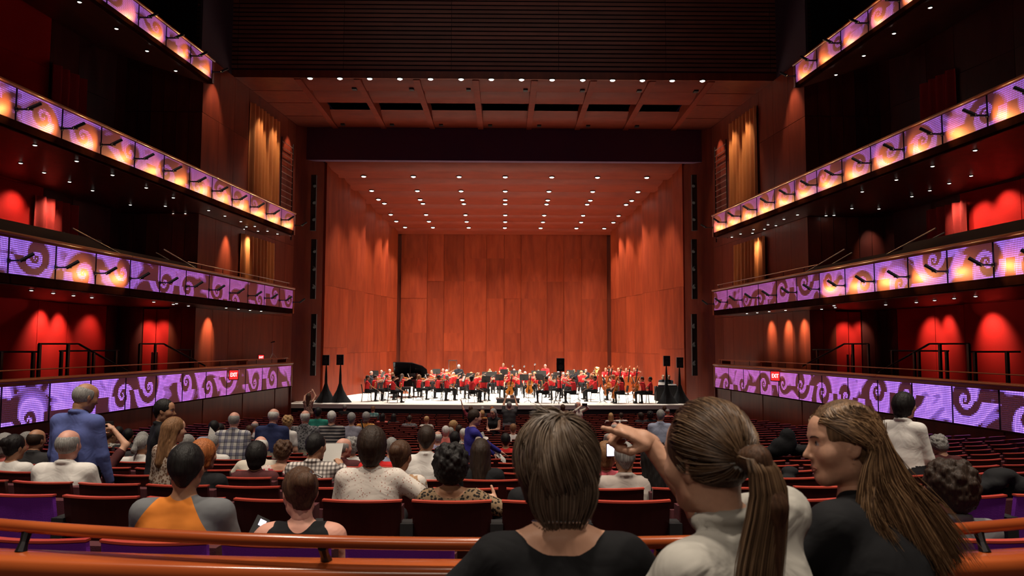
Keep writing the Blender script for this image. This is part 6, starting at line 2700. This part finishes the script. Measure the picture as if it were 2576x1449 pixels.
def speaker_on_stand(px, ytop, ybot, w_px, label_s, label_t, drape, base_y, half):
    g = onz(px, base_y, STAGE_Z)
    Y = g[1]
    a, b_ = at(px - w_px / 2, ytop, Y), at(px + w_px / 2, ybot, Y)
    hw = (b_[0] - a[0]) / 2
    zt, zb = a[2], b_[2]
    sp_ = empty('loudspeaker', (g[0], Y, zb), label_s, 'loudspeaker', 'loudspeakers on the stage')
    hh = zt - zb
    mb = MB()
    mb.hexa([(-hw, -.18, 0), (hw, -.18, 0), (hw * .7, .2, 0), (-hw * .7, .2, 0), (-hw, -.18, hh), (hw, -.18, hh), (hw * .7, .2, hh), (-hw * .7, .2, hh)])
    mb.build('cabinet', M['black'], sp_)
    mb = MB()
    mb.box(-hw * .9, hw * .9, -.195, -.182, hh * .05, hh * .95)
    gr = mb.build('grille', M['dark_metal'], sp_)
    for r_, zz in ((hw * .62, hh * .34), (hw * .28, hh * .76)):
        mb = MB()
        n = 16
        mb.tube([(0, -.196, zz), (0, -.202, zz)], [r_, r_ * .9], n)
        mb.build('cone', M['black'], gr)
    st = empty('speaker_stand', (g[0], Y, STAGE_Z), label_t, 'speaker stand', 'speaker stands on the stage')
    H_ = zb - STAGE_Z
    mb = MB()
    mb.tube([(0, 0, 0.1), (0, 0, H_)], .022, 8)
    mb.build('pole', M['dark_metal'], st)
    for k_ in range(3):
        w = k_ * 2.094 + .3
        mb = MB()
        mb.tube([(0, 0, .75), (half * math.cos(w), half * .7 * math.sin(w), .0)], .02, 6)
        mb.build('leg', M['dark_metal'], st)
    if drape:
        mb = MB()
        prof = [(half * 1.06, 0), (half * .62, .32), (half * .32, .62), (half * .13, .95), (.06, 1.3), (.03, H_ - .02)]
        vs = []
        n = 12
        for r_, z_ in prof:
            for j in range(n):
                w = 2 * math.pi * j / n
                rr = r_ * (1 + .16 * math.cos(3 * w + .9))
                vs.append((rr * math.cos(w), rr * .7 * math.sin(w), z_))
        fs = [(i * n + j, i * n + (j + 1) % n, (i + 1) * n + (j + 1) % n, (i + 1) * n + j) for i in range(len(prof) - 1) for j in range(n)]
        mb.add(vs, fs)
        mb.build('drape', M['drape'], st, True)


speaker_on_stand(819, 893, 919, 17, 'black loudspeaker, outer one of the left pair', 'speaker stand in a black drape, outer one of the left pair', True, 1012, .52)
speaker_on_stand(855, 892, 918, 17, 'black loudspeaker, inner one of the left pair', 'speaker stand in a black drape, inner one of the left pair', True, 1012, .52)
speaker_on_stand(1677, 895, 921, 17, 'black loudspeaker, inner one of the right pair', 'speaker stand in a black drape, inner one of the right pair', True, 1015, .52)
speaker_on_stand(1710, 899, 925, 17, 'black loudspeaker, outer one of the right pair', 'speaker stand in a black drape, outer one of the right pair', True, 1014, .52)
speaker_on_stand(1409.5, 901, 934, 20, 'large black loudspeaker on a tripod at the middle of the stage front', 'black tripod stand at the middle of the stage front', False, 1016, .42)

# --- podium
pd = empty('conductor_podium', onz(1278, 1014, STAGE_Z) + np.array((0, .4, 0)), 'low black conductor podium at the middle of the stage front', 'podium')
mb = MB()
mb.box(-.57, .57, -.4, .5, 0, .16)
mb.build('base', M['black'], pd)
mb = MB()
mb.box(-.6, .6, -.42, .52, .16, .19)
mb.build('top_board', M['dark_metal'], pd)

# --- grand piano
g = onz(1028, 995, STAGE_Z)
Yp = 43.6
gp = at(1028, 960, Yp)
pn = empty('grand_piano', (gp[0], Yp, STAGE_Z), 'black grand piano with raised lid on the left of the stage', 'piano', None, -math.pi / 2 + .08)
out = [(-.75, -.85), (.75, -.85), (.75, -.4), (.70, .2), (.40, .75), (.05, 1.0), (-.45, 1.05), (-.75, .8)]
mb = MB()
mb.prism(out, lambda p: (p[0], p[1], .62), lambda p: (p[0], p[1], 1.0))
mb.build('case', M['piano_black'], pn)
mb = MB()
mb.prism([(x + .75, y) for x, y in out], lambda p: (-.75 + p[0] * .82, p[1], 1.02 + p[0] * .60), lambda p: (-.77 + p[0] * .82, p[1], 1.05 + p[0] * .60))
mb.build('lid', M['piano_black'], pn)
mb = MB()
mb.tube([(.6, .1, 1.0), (.42, .1, 1.75)], .015, 6)
mb.build('lid_prop', M['piano_black'], pn)
mb = MB()
mb.box(-.66, .66, -1.02, -.82, .66, .72)
mb.build('keyboard', M['white_paint'], pn)
mb = MB()
mb.box(-.75, .75, -1.05, -.82, .58, .66)
mb.build('key_bed', M['piano_black'], pn)
for x, y in ((-.6, -.7), (.6, -.7), (-.1, .7)):
    mb = MB()
    mb.lathe([(.05, 0), (.05, .05), (.07, .1), (.09, .62)], x, y, 0, 8)
    mb.build('leg', M['piano_black'], pn)
# --- harp
hp_ = at(1006, 940, 46.5)
hr = empty('concert_harp', (hp_[0], 46.5, STAGE_Z), 'brown concert harp beside the piano', 'harp', None, .2)
mb = MB()
mb.tube([(.42, 0, .1), (.42, 0, 1.72)], [.05, .04], 8)
mb.lathe([(.075, 0), (.09, .06), (.06, .12)], .42, 0, 1.70, 10)
mb.build('column', M['ebony'], hr)
mb = MB()
mb.tube([(-.38, 0, 1.25), (-.25, 0, 1.5), (-.05, 0, 1.52), (.2, 0, 1.42), (.42, 0, 1.72)], [.05, .045, .04, .04, .04], 8)
mb.build('neck', M['varnish_dark'], hr, True)
mb = MB()
mb.hexa([(.2, -.16, .12), (.40, -.16, .12), (.40, .16, .12), (.2, .16, .12), (-.46, -.06, 1.2), (-.34, -.06, 1.28), (-.34, .06, 1.28), (-.46, .06, 1.2)])
mb.build('soundbox', M['varnish_dark'], hr)
mb = MB()
for i in range(12):
    t = i / 11
    mb.tube([(.3 - .6 * t, 0, .25 + .95 * t), (.36 - .62 * t, 0, 1.5)], .004, 3)
o = mb.build('strings', M['bow'], hr)
o['kind'] = 'stuff'
mb = MB()
mb.box(.1, .5, -.2, .2, 0, .12)
mb.build('base', M['varnish_dark'], hr)
# --- tubular bells
tb = at(1139, 930, 50.5)
ch = empty('tubular_bells', (tb[0], 50.5, STAGE_Z), 'rack of brass tubular bells at the rear of the stage', 'bells')
for q in (-1, 1):
    mb = MB()
    mb.box(q * .26 - .02, q * .26 + .02, -.03, .03, 0, 1.9)
    mb.box(q * .26 - .03, q * .26 + .03, -.25, .25, 0, .05)
    mb.build('frame', M['silver'], ch)
for k_ in range(7):
    mb = MB()
    mb.tube([(-.2 + .066 * k_, 0, .45 + .04 * k_), (-.2 + .066 * k_, 0, 1.85)], .021, 8)
    mb.build('tube', M['brass'], ch)
mb = MB()
mb.box(-.28, .28, -.03, .03, 1.86, 1.92)
mb.build('top_bar', M['silver'], ch)
# --- marimba, timpani, bass drum
mm = at(1249, 930, 50.2)
mr_ = empty('marimba', (mm[0], 50.2, STAGE_Z), 'marimba with a pale keyboard in front of the standing percussionist', 'marimba')
for k_ in range(18):
    mb = MB()
    x = -.62 + k_ * .073
    mb.box(x - .03, x + .03, -.2, .2, .93, .955)
    mb.build('bar', M['white_paint'], mr_)
for k_ in range(18):
    mb = MB()
    x = -.62 + k_ * .073
    mb.tube([(x, -.05, .45 + .01 * abs(k_ - 9)), (x, -.05, .9)], .028, 6)
    mb.build('resonator', M['brass'], mr_)
for q in (-1, 1):
    mb = MB()
    mb.box(q * .7 - .02, q * .7 + .02, -.2, .2, 0, .95)
    mb.build('leg', M['dark_metal'], mr_)
for n_, (px, lab) in enumerate(((1362, 'left'), (1386, 'right'))):
    tt = at(px, 940, 50.0)
    t = empty('timpani', (tt[0], 50.0, STAGE_Z), 'copper kettledrum, %s of the pair before the white-haired percussionist' % lab, 'drum', 'kettledrums')
    mb = MB()
    mb.lathe([(.08, .3), (.22, .36), (.31, .5), (.34, .72), (.34, .84)], n=18)
    mb.build('bowl', M['brass'], t, True)
    mb = MB()
    mb.lathe([(.345, .82), (.345, .86), (.33, .87)], n=18)
    mb.build('drumhead', M['white_paint'], t)
    for k_ in range(3):
        w = k_ * 2.094
        mb = MB()
        mb.tube([(.34 * math.cos(w), .34 * math.sin(w), .7), (.36 * math.cos(w), .36 * math.sin(w), 0)], .015, 5)
        mb.build('leg', M['dark_metal'], t)
# --- mixing table with laptop on the right
q = onz(1690, 998, STAGE_Z)
tbp = at(1676, 975, 41.2)
tb_ = empty('mixing_table', (tbp[0], 41.2, STAGE_Z), 'black covered table with sound equipment at the right end of the stage', 'table')
mb = MB()
mb.box(-.6, .6, -.3, .3, .72, .75)
mb.build('tabletop', M['black'], tb_)
mb = MB()
mb.box(-.59, .59, -.29, .29, .02, .72)
mb.build('cloth_skirt', M['drape'], tb_)
lp = empty('laptop', (tbp[0] - .3, 41.15, STAGE_Z + .75), 'open gray laptop on the sound table', 'laptop')
mb = MB()
mb.box(-.17, .17, -.12, .12, 0, .015)
mb.build('base', M['silver'], lp)
mb = MB()
mb.slab((-.17, -.12, .015), (.17, -.12, .015), (.17, -.2, .24), (-.17, -.2, .24), (0, -1, 0), .01)
mb.build('lid', M['silver'], lp)
mxr = empty('audio_mixer', (tbp[0] + .28, 41.15, STAGE_Z + .75), 'audio mixer with small controls on the sound table', 'mixer')
mb = MB()
mb.hexa([(-.25, -.2, 0), (.25, -.2, 0), (.25, .2, 0), (-.25, .2, 0), (-.25, -.2, .05), (.25, -.2, .05), (.25, .2, .12), (-.25, .2, .12)])
mb.build('console', M['dark_metal'], mxr)
for k_ in range(8):
    mb = MB()
    mb.box(-.22 + .06 * k_, -.2 + .06 * k_, -.15, .1, .07, .13)
    mb.build('fader', M['white_paint'], mxr)
for (px, py, Y, lab, sk, hc_) in ((1682, 951, 41.8, 'seated sound engineer with dark hair behind the table at the right', 'tan', 'dark'), (1668, 946, 42.0, 'seated person with fair hair behind the laptop at the right', 'fair', 'light')):
    p = at(px, py, Y)
    b, me, hme, R, c, k = variant('rest', sk, 'short', True)
    o = link('person', me)
    o.location = (p[0], Y, STAGE_Z)
    o.rotation_euler = (0, 0, math.pi - .1)
    tag(o, lab, 'person')
    h_ = link('hair', hme, o)
    h_.matrix_local = Matrix([list(R[0] * k) + [c[0]], list(R[1] * k) + [c[1]], list(R[2] * k) + [c[2]], [0, 0, 0, 1]])
    h_.material_slots[0].link = 'OBJECT'
    h_.material_slots[0].material = hair_mat(hc_)
    chair((p[0], Y, STAGE_Z), math.pi - .1, 'chair of the ' + lab[7:40].strip())
# microphones on tall stands among the players
for px, yt in ((1289, 921), (1318, 922), (1345, 917)):
    p = at(px, yt, 48.0)
    t = empty('microphone_stand', (p[0], 48.0, STAGE_Z), 'tall microphone stand among the rear players, %s' % ('left one' if px < 1300 else 'middle one' if px < 1330 else 'right one'), 'microphone stand')
    mb = MB()
    mb.tube([(0, 0, 0), (0, 0, p[2] - STAGE_Z)], .014, 6)
    mb.build('pole', M['dark_metal'], t)
    mb = MB()
    mb.tube([(0, 0, p[2] - STAGE_Z - .02), (.02, -.08, p[2] - STAGE_Z + .02)], [.05, .06], 8)
    mb.build('microphone', M['silver'], t)
    mb = MB()
    mb.lathe([(.16, 0), (.16, .02), (.03, .04)], n=12)
    mb.build('base', M['dark_metal'], t)
# ------------------------------------------------------------------ wooden rail in front of the camera
def arc_pts(x0, x1, Y0, R_, z, n=40):
    return [(x, Y0 + x * x / (2 * R_), z) for x in np.linspace(x0, x1, n)]


RAIL_Y, RAIL_Z = 2.47, -.622
rl = empty('wooden_railing', (0, RAIL_Y, -1.62), 'curved polished wooden rail on a capped half wall in front of the nearest people', 'railing')
RB = np.array((0, RAIL_Y, -1.62))
mb = MB()
mb.tube([np.array(p) - RB for p in arc_pts(-3.2, 3.2, RAIL_Y, 5.8, RAIL_Z, 60)], .0205, 16)
mb.build('handrail', M['rail'], rl, True)
joints = [-3.2, -1.93, 1.12, 1.88, 3.2]
for i in range(4):
    mb = MB()

    def _cap(u, v, i=i):
        x = joints[i] + .004 + (joints[i + 1] - joints[i] - .008) * u
        w = 2 * math.pi * v
        cx, cz = math.cos(w), math.sin(w)
        cx, cz = math.copysign(abs(cx) ** .55, cx), math.copysign(abs(cz) ** .55, cz)
        return np.array((x, 2.535 + x * x / 22 + .072 * cx, -.733 + .038 * cz)) - RB
    mb.grid(_cap, 20, 16)
    mb.build('cap', M['rail'], rl, True)
for i in range(20):
    x0, x1 = -3.2 + .32 * i, -3.2 + .32 * (i + 1)
    mb = MB()
    ya, yb = 2.50 + x0 * x0 / 22, 2.50 + x1 * x1 / 22
    q = [np.array(p) - RB for p in ((x0 + .002, ya, -1.6), (x1 - .002, yb, -1.6), (x1 - .002, yb + .05, -1.6), (x0 + .002, ya + .05, -1.6), (x0 + .002, ya, -.775), (x1 - .002, yb, -.775), (x1 - .002, yb + .05, -.775), (x0 + .002, ya + .05, -.775))]
    mb.hexa(q)
    mb.build('wall_panel', M['hall'], rl)
for px in (30, 832, 1640, 2498):
    p = onz(px, 1400, -.70)
    y = RAIL_Y + p[0] ** 2 / 11.6
    y2 = 2.545 + p[0] ** 2 / 22
    mb = MB()
    mb.tube([np.array((p[0], y, RAIL_Z - .015)) - RB, np.array((p[0], (y + y2) / 2, -.67)) - RB, np.array((p[0], y2, -.70)) - RB], [.017, .014, .02], 8)
    mb.build('bracket', M['dark_metal'], rl)

# ------------------------------------------------------------------ the three women in front of the camera
FIN['fore'] = (.0110, .0050, .0045)
HC, HR = np.array((0, -.016, .026)), np.array((.083, .102, .100))


def surf(d, s=1.0):
    """point on the scalp ellipsoid in direction d"""
    d = nrm(d)
    return HC + d * HR * s


def smooth_path(pts, n):
    pts = np.array(pts, float)
    t = np.linspace(0, len(pts) - 1, n)
    i = np.clip(t.astype(int), 0, len(pts) - 2)
    f = (t - i)[:, None]
    p0, p1, p2, p3 = pts[np.maximum(i - 1, 0)], pts[i], pts[i + 1], pts[np.minimum(i + 2, len(pts) - 1)]
    return .5 * ((2 * p1) + (-p0 + p2) * f + (2 * p0 - 5 * p1 + 4 * p2 - p3) * f ** 2 + (-p0 + 3 * p1 - 3 * p2 + p3) * f ** 3)


def strand_mesh(paths, mats, r=.0013, seed=1):
    """thin tapering three-sided strands; colour varies from lock to lock"""
    rr = np.random.RandomState(seed)
    Vs, Qs, Ms, n0 = [], [], [], 0
    for P in paths:
        n = len(P)
        T = np.gradient(P, axis=0)
        T /= np.linalg.norm(T, axis=1)[:, None] + 1e-9
        a = np.cross(T, np.array([.3, .2, .93]))
        a /= np.linalg.norm(a, axis=1)[:, None] + 1e-9
        b = np.cross(T, a)
        w = r * (.7 + .6 * rr.rand()) * np.minimum(1, np.linspace(2.2, .25, n))[:, None]
        ring = [P + (a * math.cos(k * 2.094) + b * math.sin(k * 2.094)) * w for k in range(3)]
        V = np.stack(ring, 1).reshape(-1, 3)
        i = np.arange(n - 1)[:, None] * 3
        Q = []
        for k in range(3):
            k2 = (k + 1) % 3
            Q.append(np.concatenate([i + k, i + k2, i + 3 + k2, i + 3 + k], 1))
        Q = np.concatenate(Q) + n0
        Vs.append(V)
        Qs.append(Q)
        Ms.append(np.full(len(Q), rr.randint(len(mats))))
        n0 += len(V)
    sp = Soup()
    sp.add(np.concatenate(Vs), np.concatenate(Qs), np.concatenate(Ms))
    return sp.mesh('hair_strands', mats)


def strand_mat(name, c, rough=.36):
    m = plain(name, c, rough, var=.15, bscale=40, spec=.6)
    return m


BR = [strand_mat('strand_a', (.095, .052, .028)), strand_mat('strand_b', (.15, .085, .045)), strand_mat('strand_c', (.20, .12, .066)), strand_mat('strand_d', (.065, .036, .020))]
GR = [strand_mat('strand_e', (.13, .085, .055)), strand_mat('strand_f', (.18, .125, .085)), strand_mat('strand_g', (.25, .185, .135)), strand_mat('strand_h', (.095, .062, .042))]


def foreground(label, px, py, D, body, head, skin, top, hair, base_m, paths, strand_mats, hs=1.0, floor=-1.62, rz=0.0, **kw):
    R, c = body.head_at(*head)
    crown = c + np.array((0, 0, .122)) * body.k * hs
    cz, sz = math.cos(rz), math.sin(rz)
    cw = np.array((crown[0] * cz - crown[1] * sz, crown[0] * sz + crown[1] * cz, crown[2]))
    p = at(px, py, D)
    me, hm, R, c, k = person_mesh(body, 'fore', mats_for(skin, top, K['dark_pants']), head, None, hs, **kw)
    o = link('person', me)
    o.location = (p[0] - cw[0], p[1] - cw[1], p[2] - cw[2])
    o.rotation_euler = (0, 0, rz)
    tag(o, label, 'person')
    V, Q, m = hair.mesh(.008, .02)
    sp = Soup()
    sp.add(V, Q, 0)
    h = link('hair', sp.mesh('hair', [base_m]), o)
    Mx = Matrix([list(R[0] * k) + [c[0]], list(R[1] * k) + [c[1]], list(R[2] * k) + [c[2]], [0, 0, 0, 1]])
    h.matrix_local = Mx
    st = link('hair_strands', strand_mesh(paths, strand_mats, .0015), h)
    st['kind'] = 'stuff'
    return o, R, c, k


LB = [strand_mat('strand_i', (.17, .095, .048)), strand_mat('strand_j', (.27, .155, .08)), strand_mat('strand_k', (.38, .23, .12)), strand_mat('strand_l', (.09, .048, .026))]

rs = np.random.RandomState(5)

# --- A: woman with short hair, black top
ROOTA = nrm((.16, -.35, 1.0))


def path_a(phi, t0, ln):
    """flows from the whirl at the crown down over the head"""
    a = nrm(np.cross(ROOTA, (0, 1, 0)))
    b = np.cross(ROOTA, a)
    pts = []
    n = 9
    for i in range(n):
        t = t0 + ln * i / (n - 1)
        ph = phi + .55 * (t - t0) + .25 * math.sin(3 * phi)
        d = ROOTA * math.cos(t) + (a * math.cos(ph) + b * math.sin(ph)) * math.sin(t)
        vol = 1.17 + .05 * math.sin(5 * phi + 3 * t0) + .06 * math.sin(min(1, (t - t0) / ln) * math.pi)
        pts.append(surf(d, vol))
    return pts


pa = []
for i in range(3000):
    phi = rs.rand() * 2 * math.pi
    t0 = .02 + 1.35 * rs.rand() ** .8
    P = smooth_path(path_a(phi, t0, .75 + .35 * rs.rand()), 8)
    P = P + rs.randn(3) * .003
    e = P[-1]
    if e[1] > .075 and e[2] < .02:
        continue
    if e[2] < -.135:
        continue
    if abs(e[0]) > .06 and e[2] < -.085 and e[1] > -.02:
        continue
    pa.append(P)
for i in range(700):      # nape
    x = rs.uniform(-.062, .062)
    q = [surf((x * 1.3, -.09, .01), 1.14), (x * 1.3, -.118 + 6 * x * x, -.035), (x * 1.15, -.104 + 6 * x * x, -.085), (x * .75, -.078, -.120 - .025 * rs.rand() + 4 * x * x)]
    pa.append(smooth_path(np.array(q) + rs.randn(3) * .003, 9))
for i in range(60):       # loose tuft at the crown
    q = [surf(ROOTA, 1.1), surf(ROOTA, 1.25) + np.array((-.03, .02, 0)), surf(ROOTA, 1.3) + np.array((-.065 - .02 * rs.rand(), .03, .012 * rs.randn()))]
    pa.append(smooth_path(np.array(q) + rs.randn(3) * .004, 8))
ha = SDF()
ha.ell(HC + np.array((0, -.004, .003)), HR * 1.10, 0)
ha.cap((0, -.045, -.01), (0, -.040, -.075), .085, .058, k=.03)
ha.cap((0, -.045, -.075), (0, -.048, -.135), .052, .020, k=.03)
ha.cap((.072, -.005, .0), (.066, -.02, -.06), .030, .022, k=.02)
ha.cap((-.072, -.005, .0), (-.066, -.02, -.06), .030, .022, k=.02)
ha.cut((0, .112, -.055), (.07, .10, .105), k=.012)
bA = Body(False, 1.54, True, .10, .45, 1.2)
bA.arm(-1, (-.26, .26, .92), pole=(-1, -.3, -.4)).arm(1, (.26, .26, .92), pole=(1, -.3, -.4))
oA, RA, cA, kA = foreground('woman with short gray-brown hair and a black top, nearest the rail centre', 1400, 1060, 1.93, bA, (.10, .02, -.03), 'fair', M['black_cloth'], ha, hair_mat('dark'), pa, GR, hs=1.07, sleeve='long', neck='wide')
mb = MB()
nk = bA.neck
ring = [nk + np.array((math.cos(w) * .066, math.sin(w) * .064 + .004, .042 - .012 * math.sin(w))) for w in np.linspace(0, 2 * math.pi, 44)]
for p in ring:
    mb.lathe([(.0005, -.0035), (.0035, 0), (.0005, .0035)], p[0], p[1], p[2], 6)
ne = mb.build('necklace', M['silver'])
ne.location = oA.location
tag(ne, 'fine silver bead necklace on the short-haired woman in black', 'necklace')

# --- B: girl with ponytail, gray jacket, pointing
TIE = np.array((-.024, -.106, .010))


def path_b(root):
    pts = [root]
    dr, dt = nrm(root - HC), nrm(TIE - HC)
    om = math.acos(np.clip(dr @ dt, -1, 1))
    n = 8
    for i in range(1, n):
        t = i / (n - 1)
        d = (math.sin((1 - t) * om) * dr + math.sin(t * om) * dt) / (math.sin(om) + 1e-6)
        pts.append(surf(d, 1.09 + .035 * math.sin(t * math.pi)))
    pts[-1] = TIE + rs.randn(3) * .006
    return pts


pb = []
for i in range(2700):
    az = rs.uniform(-math.pi, math.pi)
    el = rs.uniform(-.75, 1.45)
    d = np.array((math.sin(az) * math.cos(el), math.cos(az) * math.cos(el), math.sin(el)))
    if d[1] > .5 and d[2] < .62:
        continue
    if d[1] > .30 and d[2] < .12:
        continue
    if d[1] > -.1 and d[2] < -.45:
        continue
    if d[2] < -.62:
        continue
    pb.append(smooth_path(path_b(surf(d, 1.05)), 8) + rs.randn(3) * .0015)
for i in range(1300):
    a = rs.rand() * 6.28
    rr_ = math.sqrt(rs.rand())
    w = .036 + .02 * rs.rand()
    ox, oy = math.cos(a) * rr_, math.sin(a) * rr_
    ln = .30 + .13 * rs.rand()
    q = [TIE + np.array((ox * .012, -.004, oy * .012)), TIE + np.array((.012 + ox * .030, -.050 + oy * .02, .004)), TIE + np.array((.022 + ox * w, -.062 + oy * .028, -.07)),
         TIE + np.array((.006 + ox * w * 1.3, -.050 + oy * .03, -.16)), TIE + np.array((-.022 + ox * w * 1.45, -.045 + oy * .03, -.25)), TIE + np.array((-.050 + ox * w * 1.35, -.050 + oy * .025, -ln))]
    pb.append(smooth_path(np.array(q), 11))
hb_ = SDF()
hb_.ell(HC, HR * 1.045, 0)
hb_.cap(TIE + np.array((0, .01, 0)), TIE + np.array((.012, -.045, 0)), .016, .026, k=.015)
hb_.cap(TIE + np.array((.015, -.05, 0)), TIE + np.array((.022, -.058, -.10)), .026, .036, k=.02)
hb_.cap(TIE + np.array((.022, -.058, -.10)), TIE + np.array((.0, -.046, -.30)), .036, .020, k=.02)
hb_.cut((0, .112, -.055), (.075, .10, .105), k=.012)
hb_.cut((0, .03, -.16), (.2, .10, .12), k=.012)
hb_.cut((0, -.01, -.19), (.058, .10, .10), k=.012)
M['jacket'] = cloth('gray_jacket', (.46, .44, .40))
_n = M['jacket'].node_tree.nodes
for _q in _n:
    if _q.type == 'BUMP':
        _q.inputs['Strength'].default_value = .8
bB = Body(False, 1.58, True, .10, .45, 1.12, twist=.42, side=-.18)
bB.sh[1] = bB.sh[1] + np.array((.012, 0, .055))
rzB = .12
oBp = None
RBh, cB0 = bB.head_at(.46, .06, -.08)
crownB = cB0 + np.array((0, 0, .122)) * bB.k * 1.06
pB = at(1774, 1018, 1.78)
czB, szB = math.cos(rzB), math.sin(rzB)
locB = np.array((pB[0] - (crownB[0] * czB - crownB[1] * szB), pB[1] - (crownB[0] * szB + crownB[1] * czB), pB[2] - crownB[2]))


def to_local(p, loc=locB, c=czB, s=szB):
    d = np.array(p) - loc
    return np.array((d[0] * c + d[1] * s, -d[0] * s + d[1] * c, d[2]))


wrist = to_local(at(1632, 1112, 2.08))
tip = to_local(at(1480, 1046, 2.02))
bB.arm(1, wrist, pole=(.5, .2, -1), hand='point', up=to_local(at(1632, 1112, 2.08) + np.array((.12, -.35, 1.0))) - wrist, fwd=tip - wrist)
bB.arm(-1, (-.22, .24, .92), pole=(-1, -.2, -.5))
oB, RBm, cB, kB = foreground('girl with a long brown ponytail and a light gray jacket, pointing at the stage', 1774, 1018, 1.78, bB, (.46, .06, -.08), 'fair', M['jacket'], hb_, hair_mat('brown'), pb, BR, hs=1.06, rz=rzB, sleeve='threequarter', collar=True, loose=1.06)
mb = MB()
for w in np.linspace(0, 2 * math.pi, 13)[:-1]:
    mb.lathe([(.004, -.008), (.011, 0), (.004, .008)], .024 * math.cos(w), 0, .024 * math.sin(w), 6)
ht = mb.build('hair_tie', plain('gray_elastic', (.32, .33, .32), .9, bump=.3, var=.2), oB, True)
pt = cB + RBm @ (TIE + np.array((.004, -.012, .003))) * kB
ht.location = pt

# --- C: girl with long loose hair in profile, black top
bC = Body(False, 1.56, True, .22, .45, 1.12, side=0.0)
rzC = .55
HEADC = (.98, .10, .02)
RCh, cC0 = bC.head_at(*HEADC)


def wv(x, y, z):
    """a direction given in the hall (x right, y to the stage, z up) in the head frame of the girl in profile"""
    c_, s_ = math.cos(rzC), math.sin(rzC)
    return RCh.T @ np.array((x * c_ + y * s_, -x * s_ + y * c_, z))


pc = []
for i in range(4700):
    near = rs.rand() < .74
    sgn = -1 if near else 1
    q = rs.rand() ** 1.15            # 0 at the forehead, 1 at the back of the parting
    r0 = surf((sgn * .05, .098 - .17 * q, .100 - .20 * max(0, .25 - q)), 1.05)
    a = surf((sgn * .64, .72 - 1.2 * q, .50 + .06 * q + .05 * rs.randn()), 1.08 + .02 * rs.rand())
    b_ = surf((sgn * (.95 - .70 * q), .12 - 1.0 * q, .10 - .06 * q + .09 * rs.randn()), 1.12 + .04 * rs.rand())
    bk = surf((sgn * (.90 - .70 * q), -.30 - .62 * q, -.34 + .06 * rs.randn()), 1.15 + .07 * rs.rand())
    L1 = .45 + .55 * rs.rand() ** .7
    u = min(1, max(0, q * .75 + .25 * rs.rand() if near else .5 + .5 * rs.rand()))
    spread = rs.randn()
    lock = math.sin(19 * u + 5 * sgn) * .5 + .5
    e1 = bk + wv(-.040 + .105 * u, -.012, -.090)
    e2 = e1 + wv(-.012 + .100 * u + .010 * spread, -.012 + .012 * lock, -.115 + .014 * spread)
    e3 = e2 + wv(.012 + .095 * u + .018 * spread + .022 * lock, .005, -.15 - .04 * lock) * L1
    if near and q < .35 and rs.rand() < .28:
        e1 = np.array((-.080, -.038, -.110)) + rs.randn(3) * .008
        e2 = e1 + wv(-.012 + .01 * spread, -.03, -.085)
        e3 = e2 + wv(.03 + .015 * spread, -.02, -.10 * L1)
    pc.append(smooth_path(np.array([r0, a, b_, bk, e1, e2, e3]) + rs.randn(3) * .0018, 14))
for i in range(700):
    d = np.array((rs.uniform(-.7, .7), -1, rs.uniform(-.35, .9)))
    r0 = surf(d, 1.09)
    n1 = surf(d + np.array((0, 0, -.9)), 1.12)
    u = rs.rand()
    pc.append(smooth_path(np.array([r0, n1, n1 + wv(.02 + .035 * u, -.01, -.10), n1 + wv(.05 + .08 * u, -.01, -.21), n1 + wv(.07 + .15 * u, 0, -.36 - .04 * rs.rand())]) + rs.randn(3) * .005, 12))
hc_s = SDF()
hc_s.ell(HC + np.array((0, -.003, .002)), HR * 1.055, 0)
nb = np.array((0, -.085, -.05))
hc_s.cap((0, -.05, -.01), nb + wv(.05, 0, -.09), .070, .055, k=.03)
hc_s.cap(nb + wv(.05, 0, -.09), nb + wv(.17, .0, -.27), .055, .04, k=.03)
hc_s.cut((0, .122, -.036), (.080, .090, .106), k=.012)
hc_s.cut((-.085, .03, -.06), (.045, .055, .075), k=.01)
hc_s.cut((.085, .03, -.06), (.045, .055, .075), k=.01)
bC.arm(1, (.18, .36, .90), pole=(1, 0, -.5)).arm(-1, (-.18, .36, .90), pole=(-1, 0, -.5))
oC, RC, cC, kC = foreground('girl with long loose light brown hair, her face in profile to the left', 2112, 1014, 2.12, bC, HEADC, 'fair', M['black_cloth'], hc_s, hair_mat('mid'), pc, LB, hs=.95, rz=rzC, sleeve='long', neck='crew')
mb = MB()
mb.lathe([(.0005, -.002), (.0022, 0), (.0005, .002)], n=8)
er = mb.build('earring', M['silver'])
q = cC + RC @ np.array((-.090, .0, -.042)) * kC
er.location = W(oC, q)
tag(er, 'tiny stud earring on the girl in profile', 'earring')
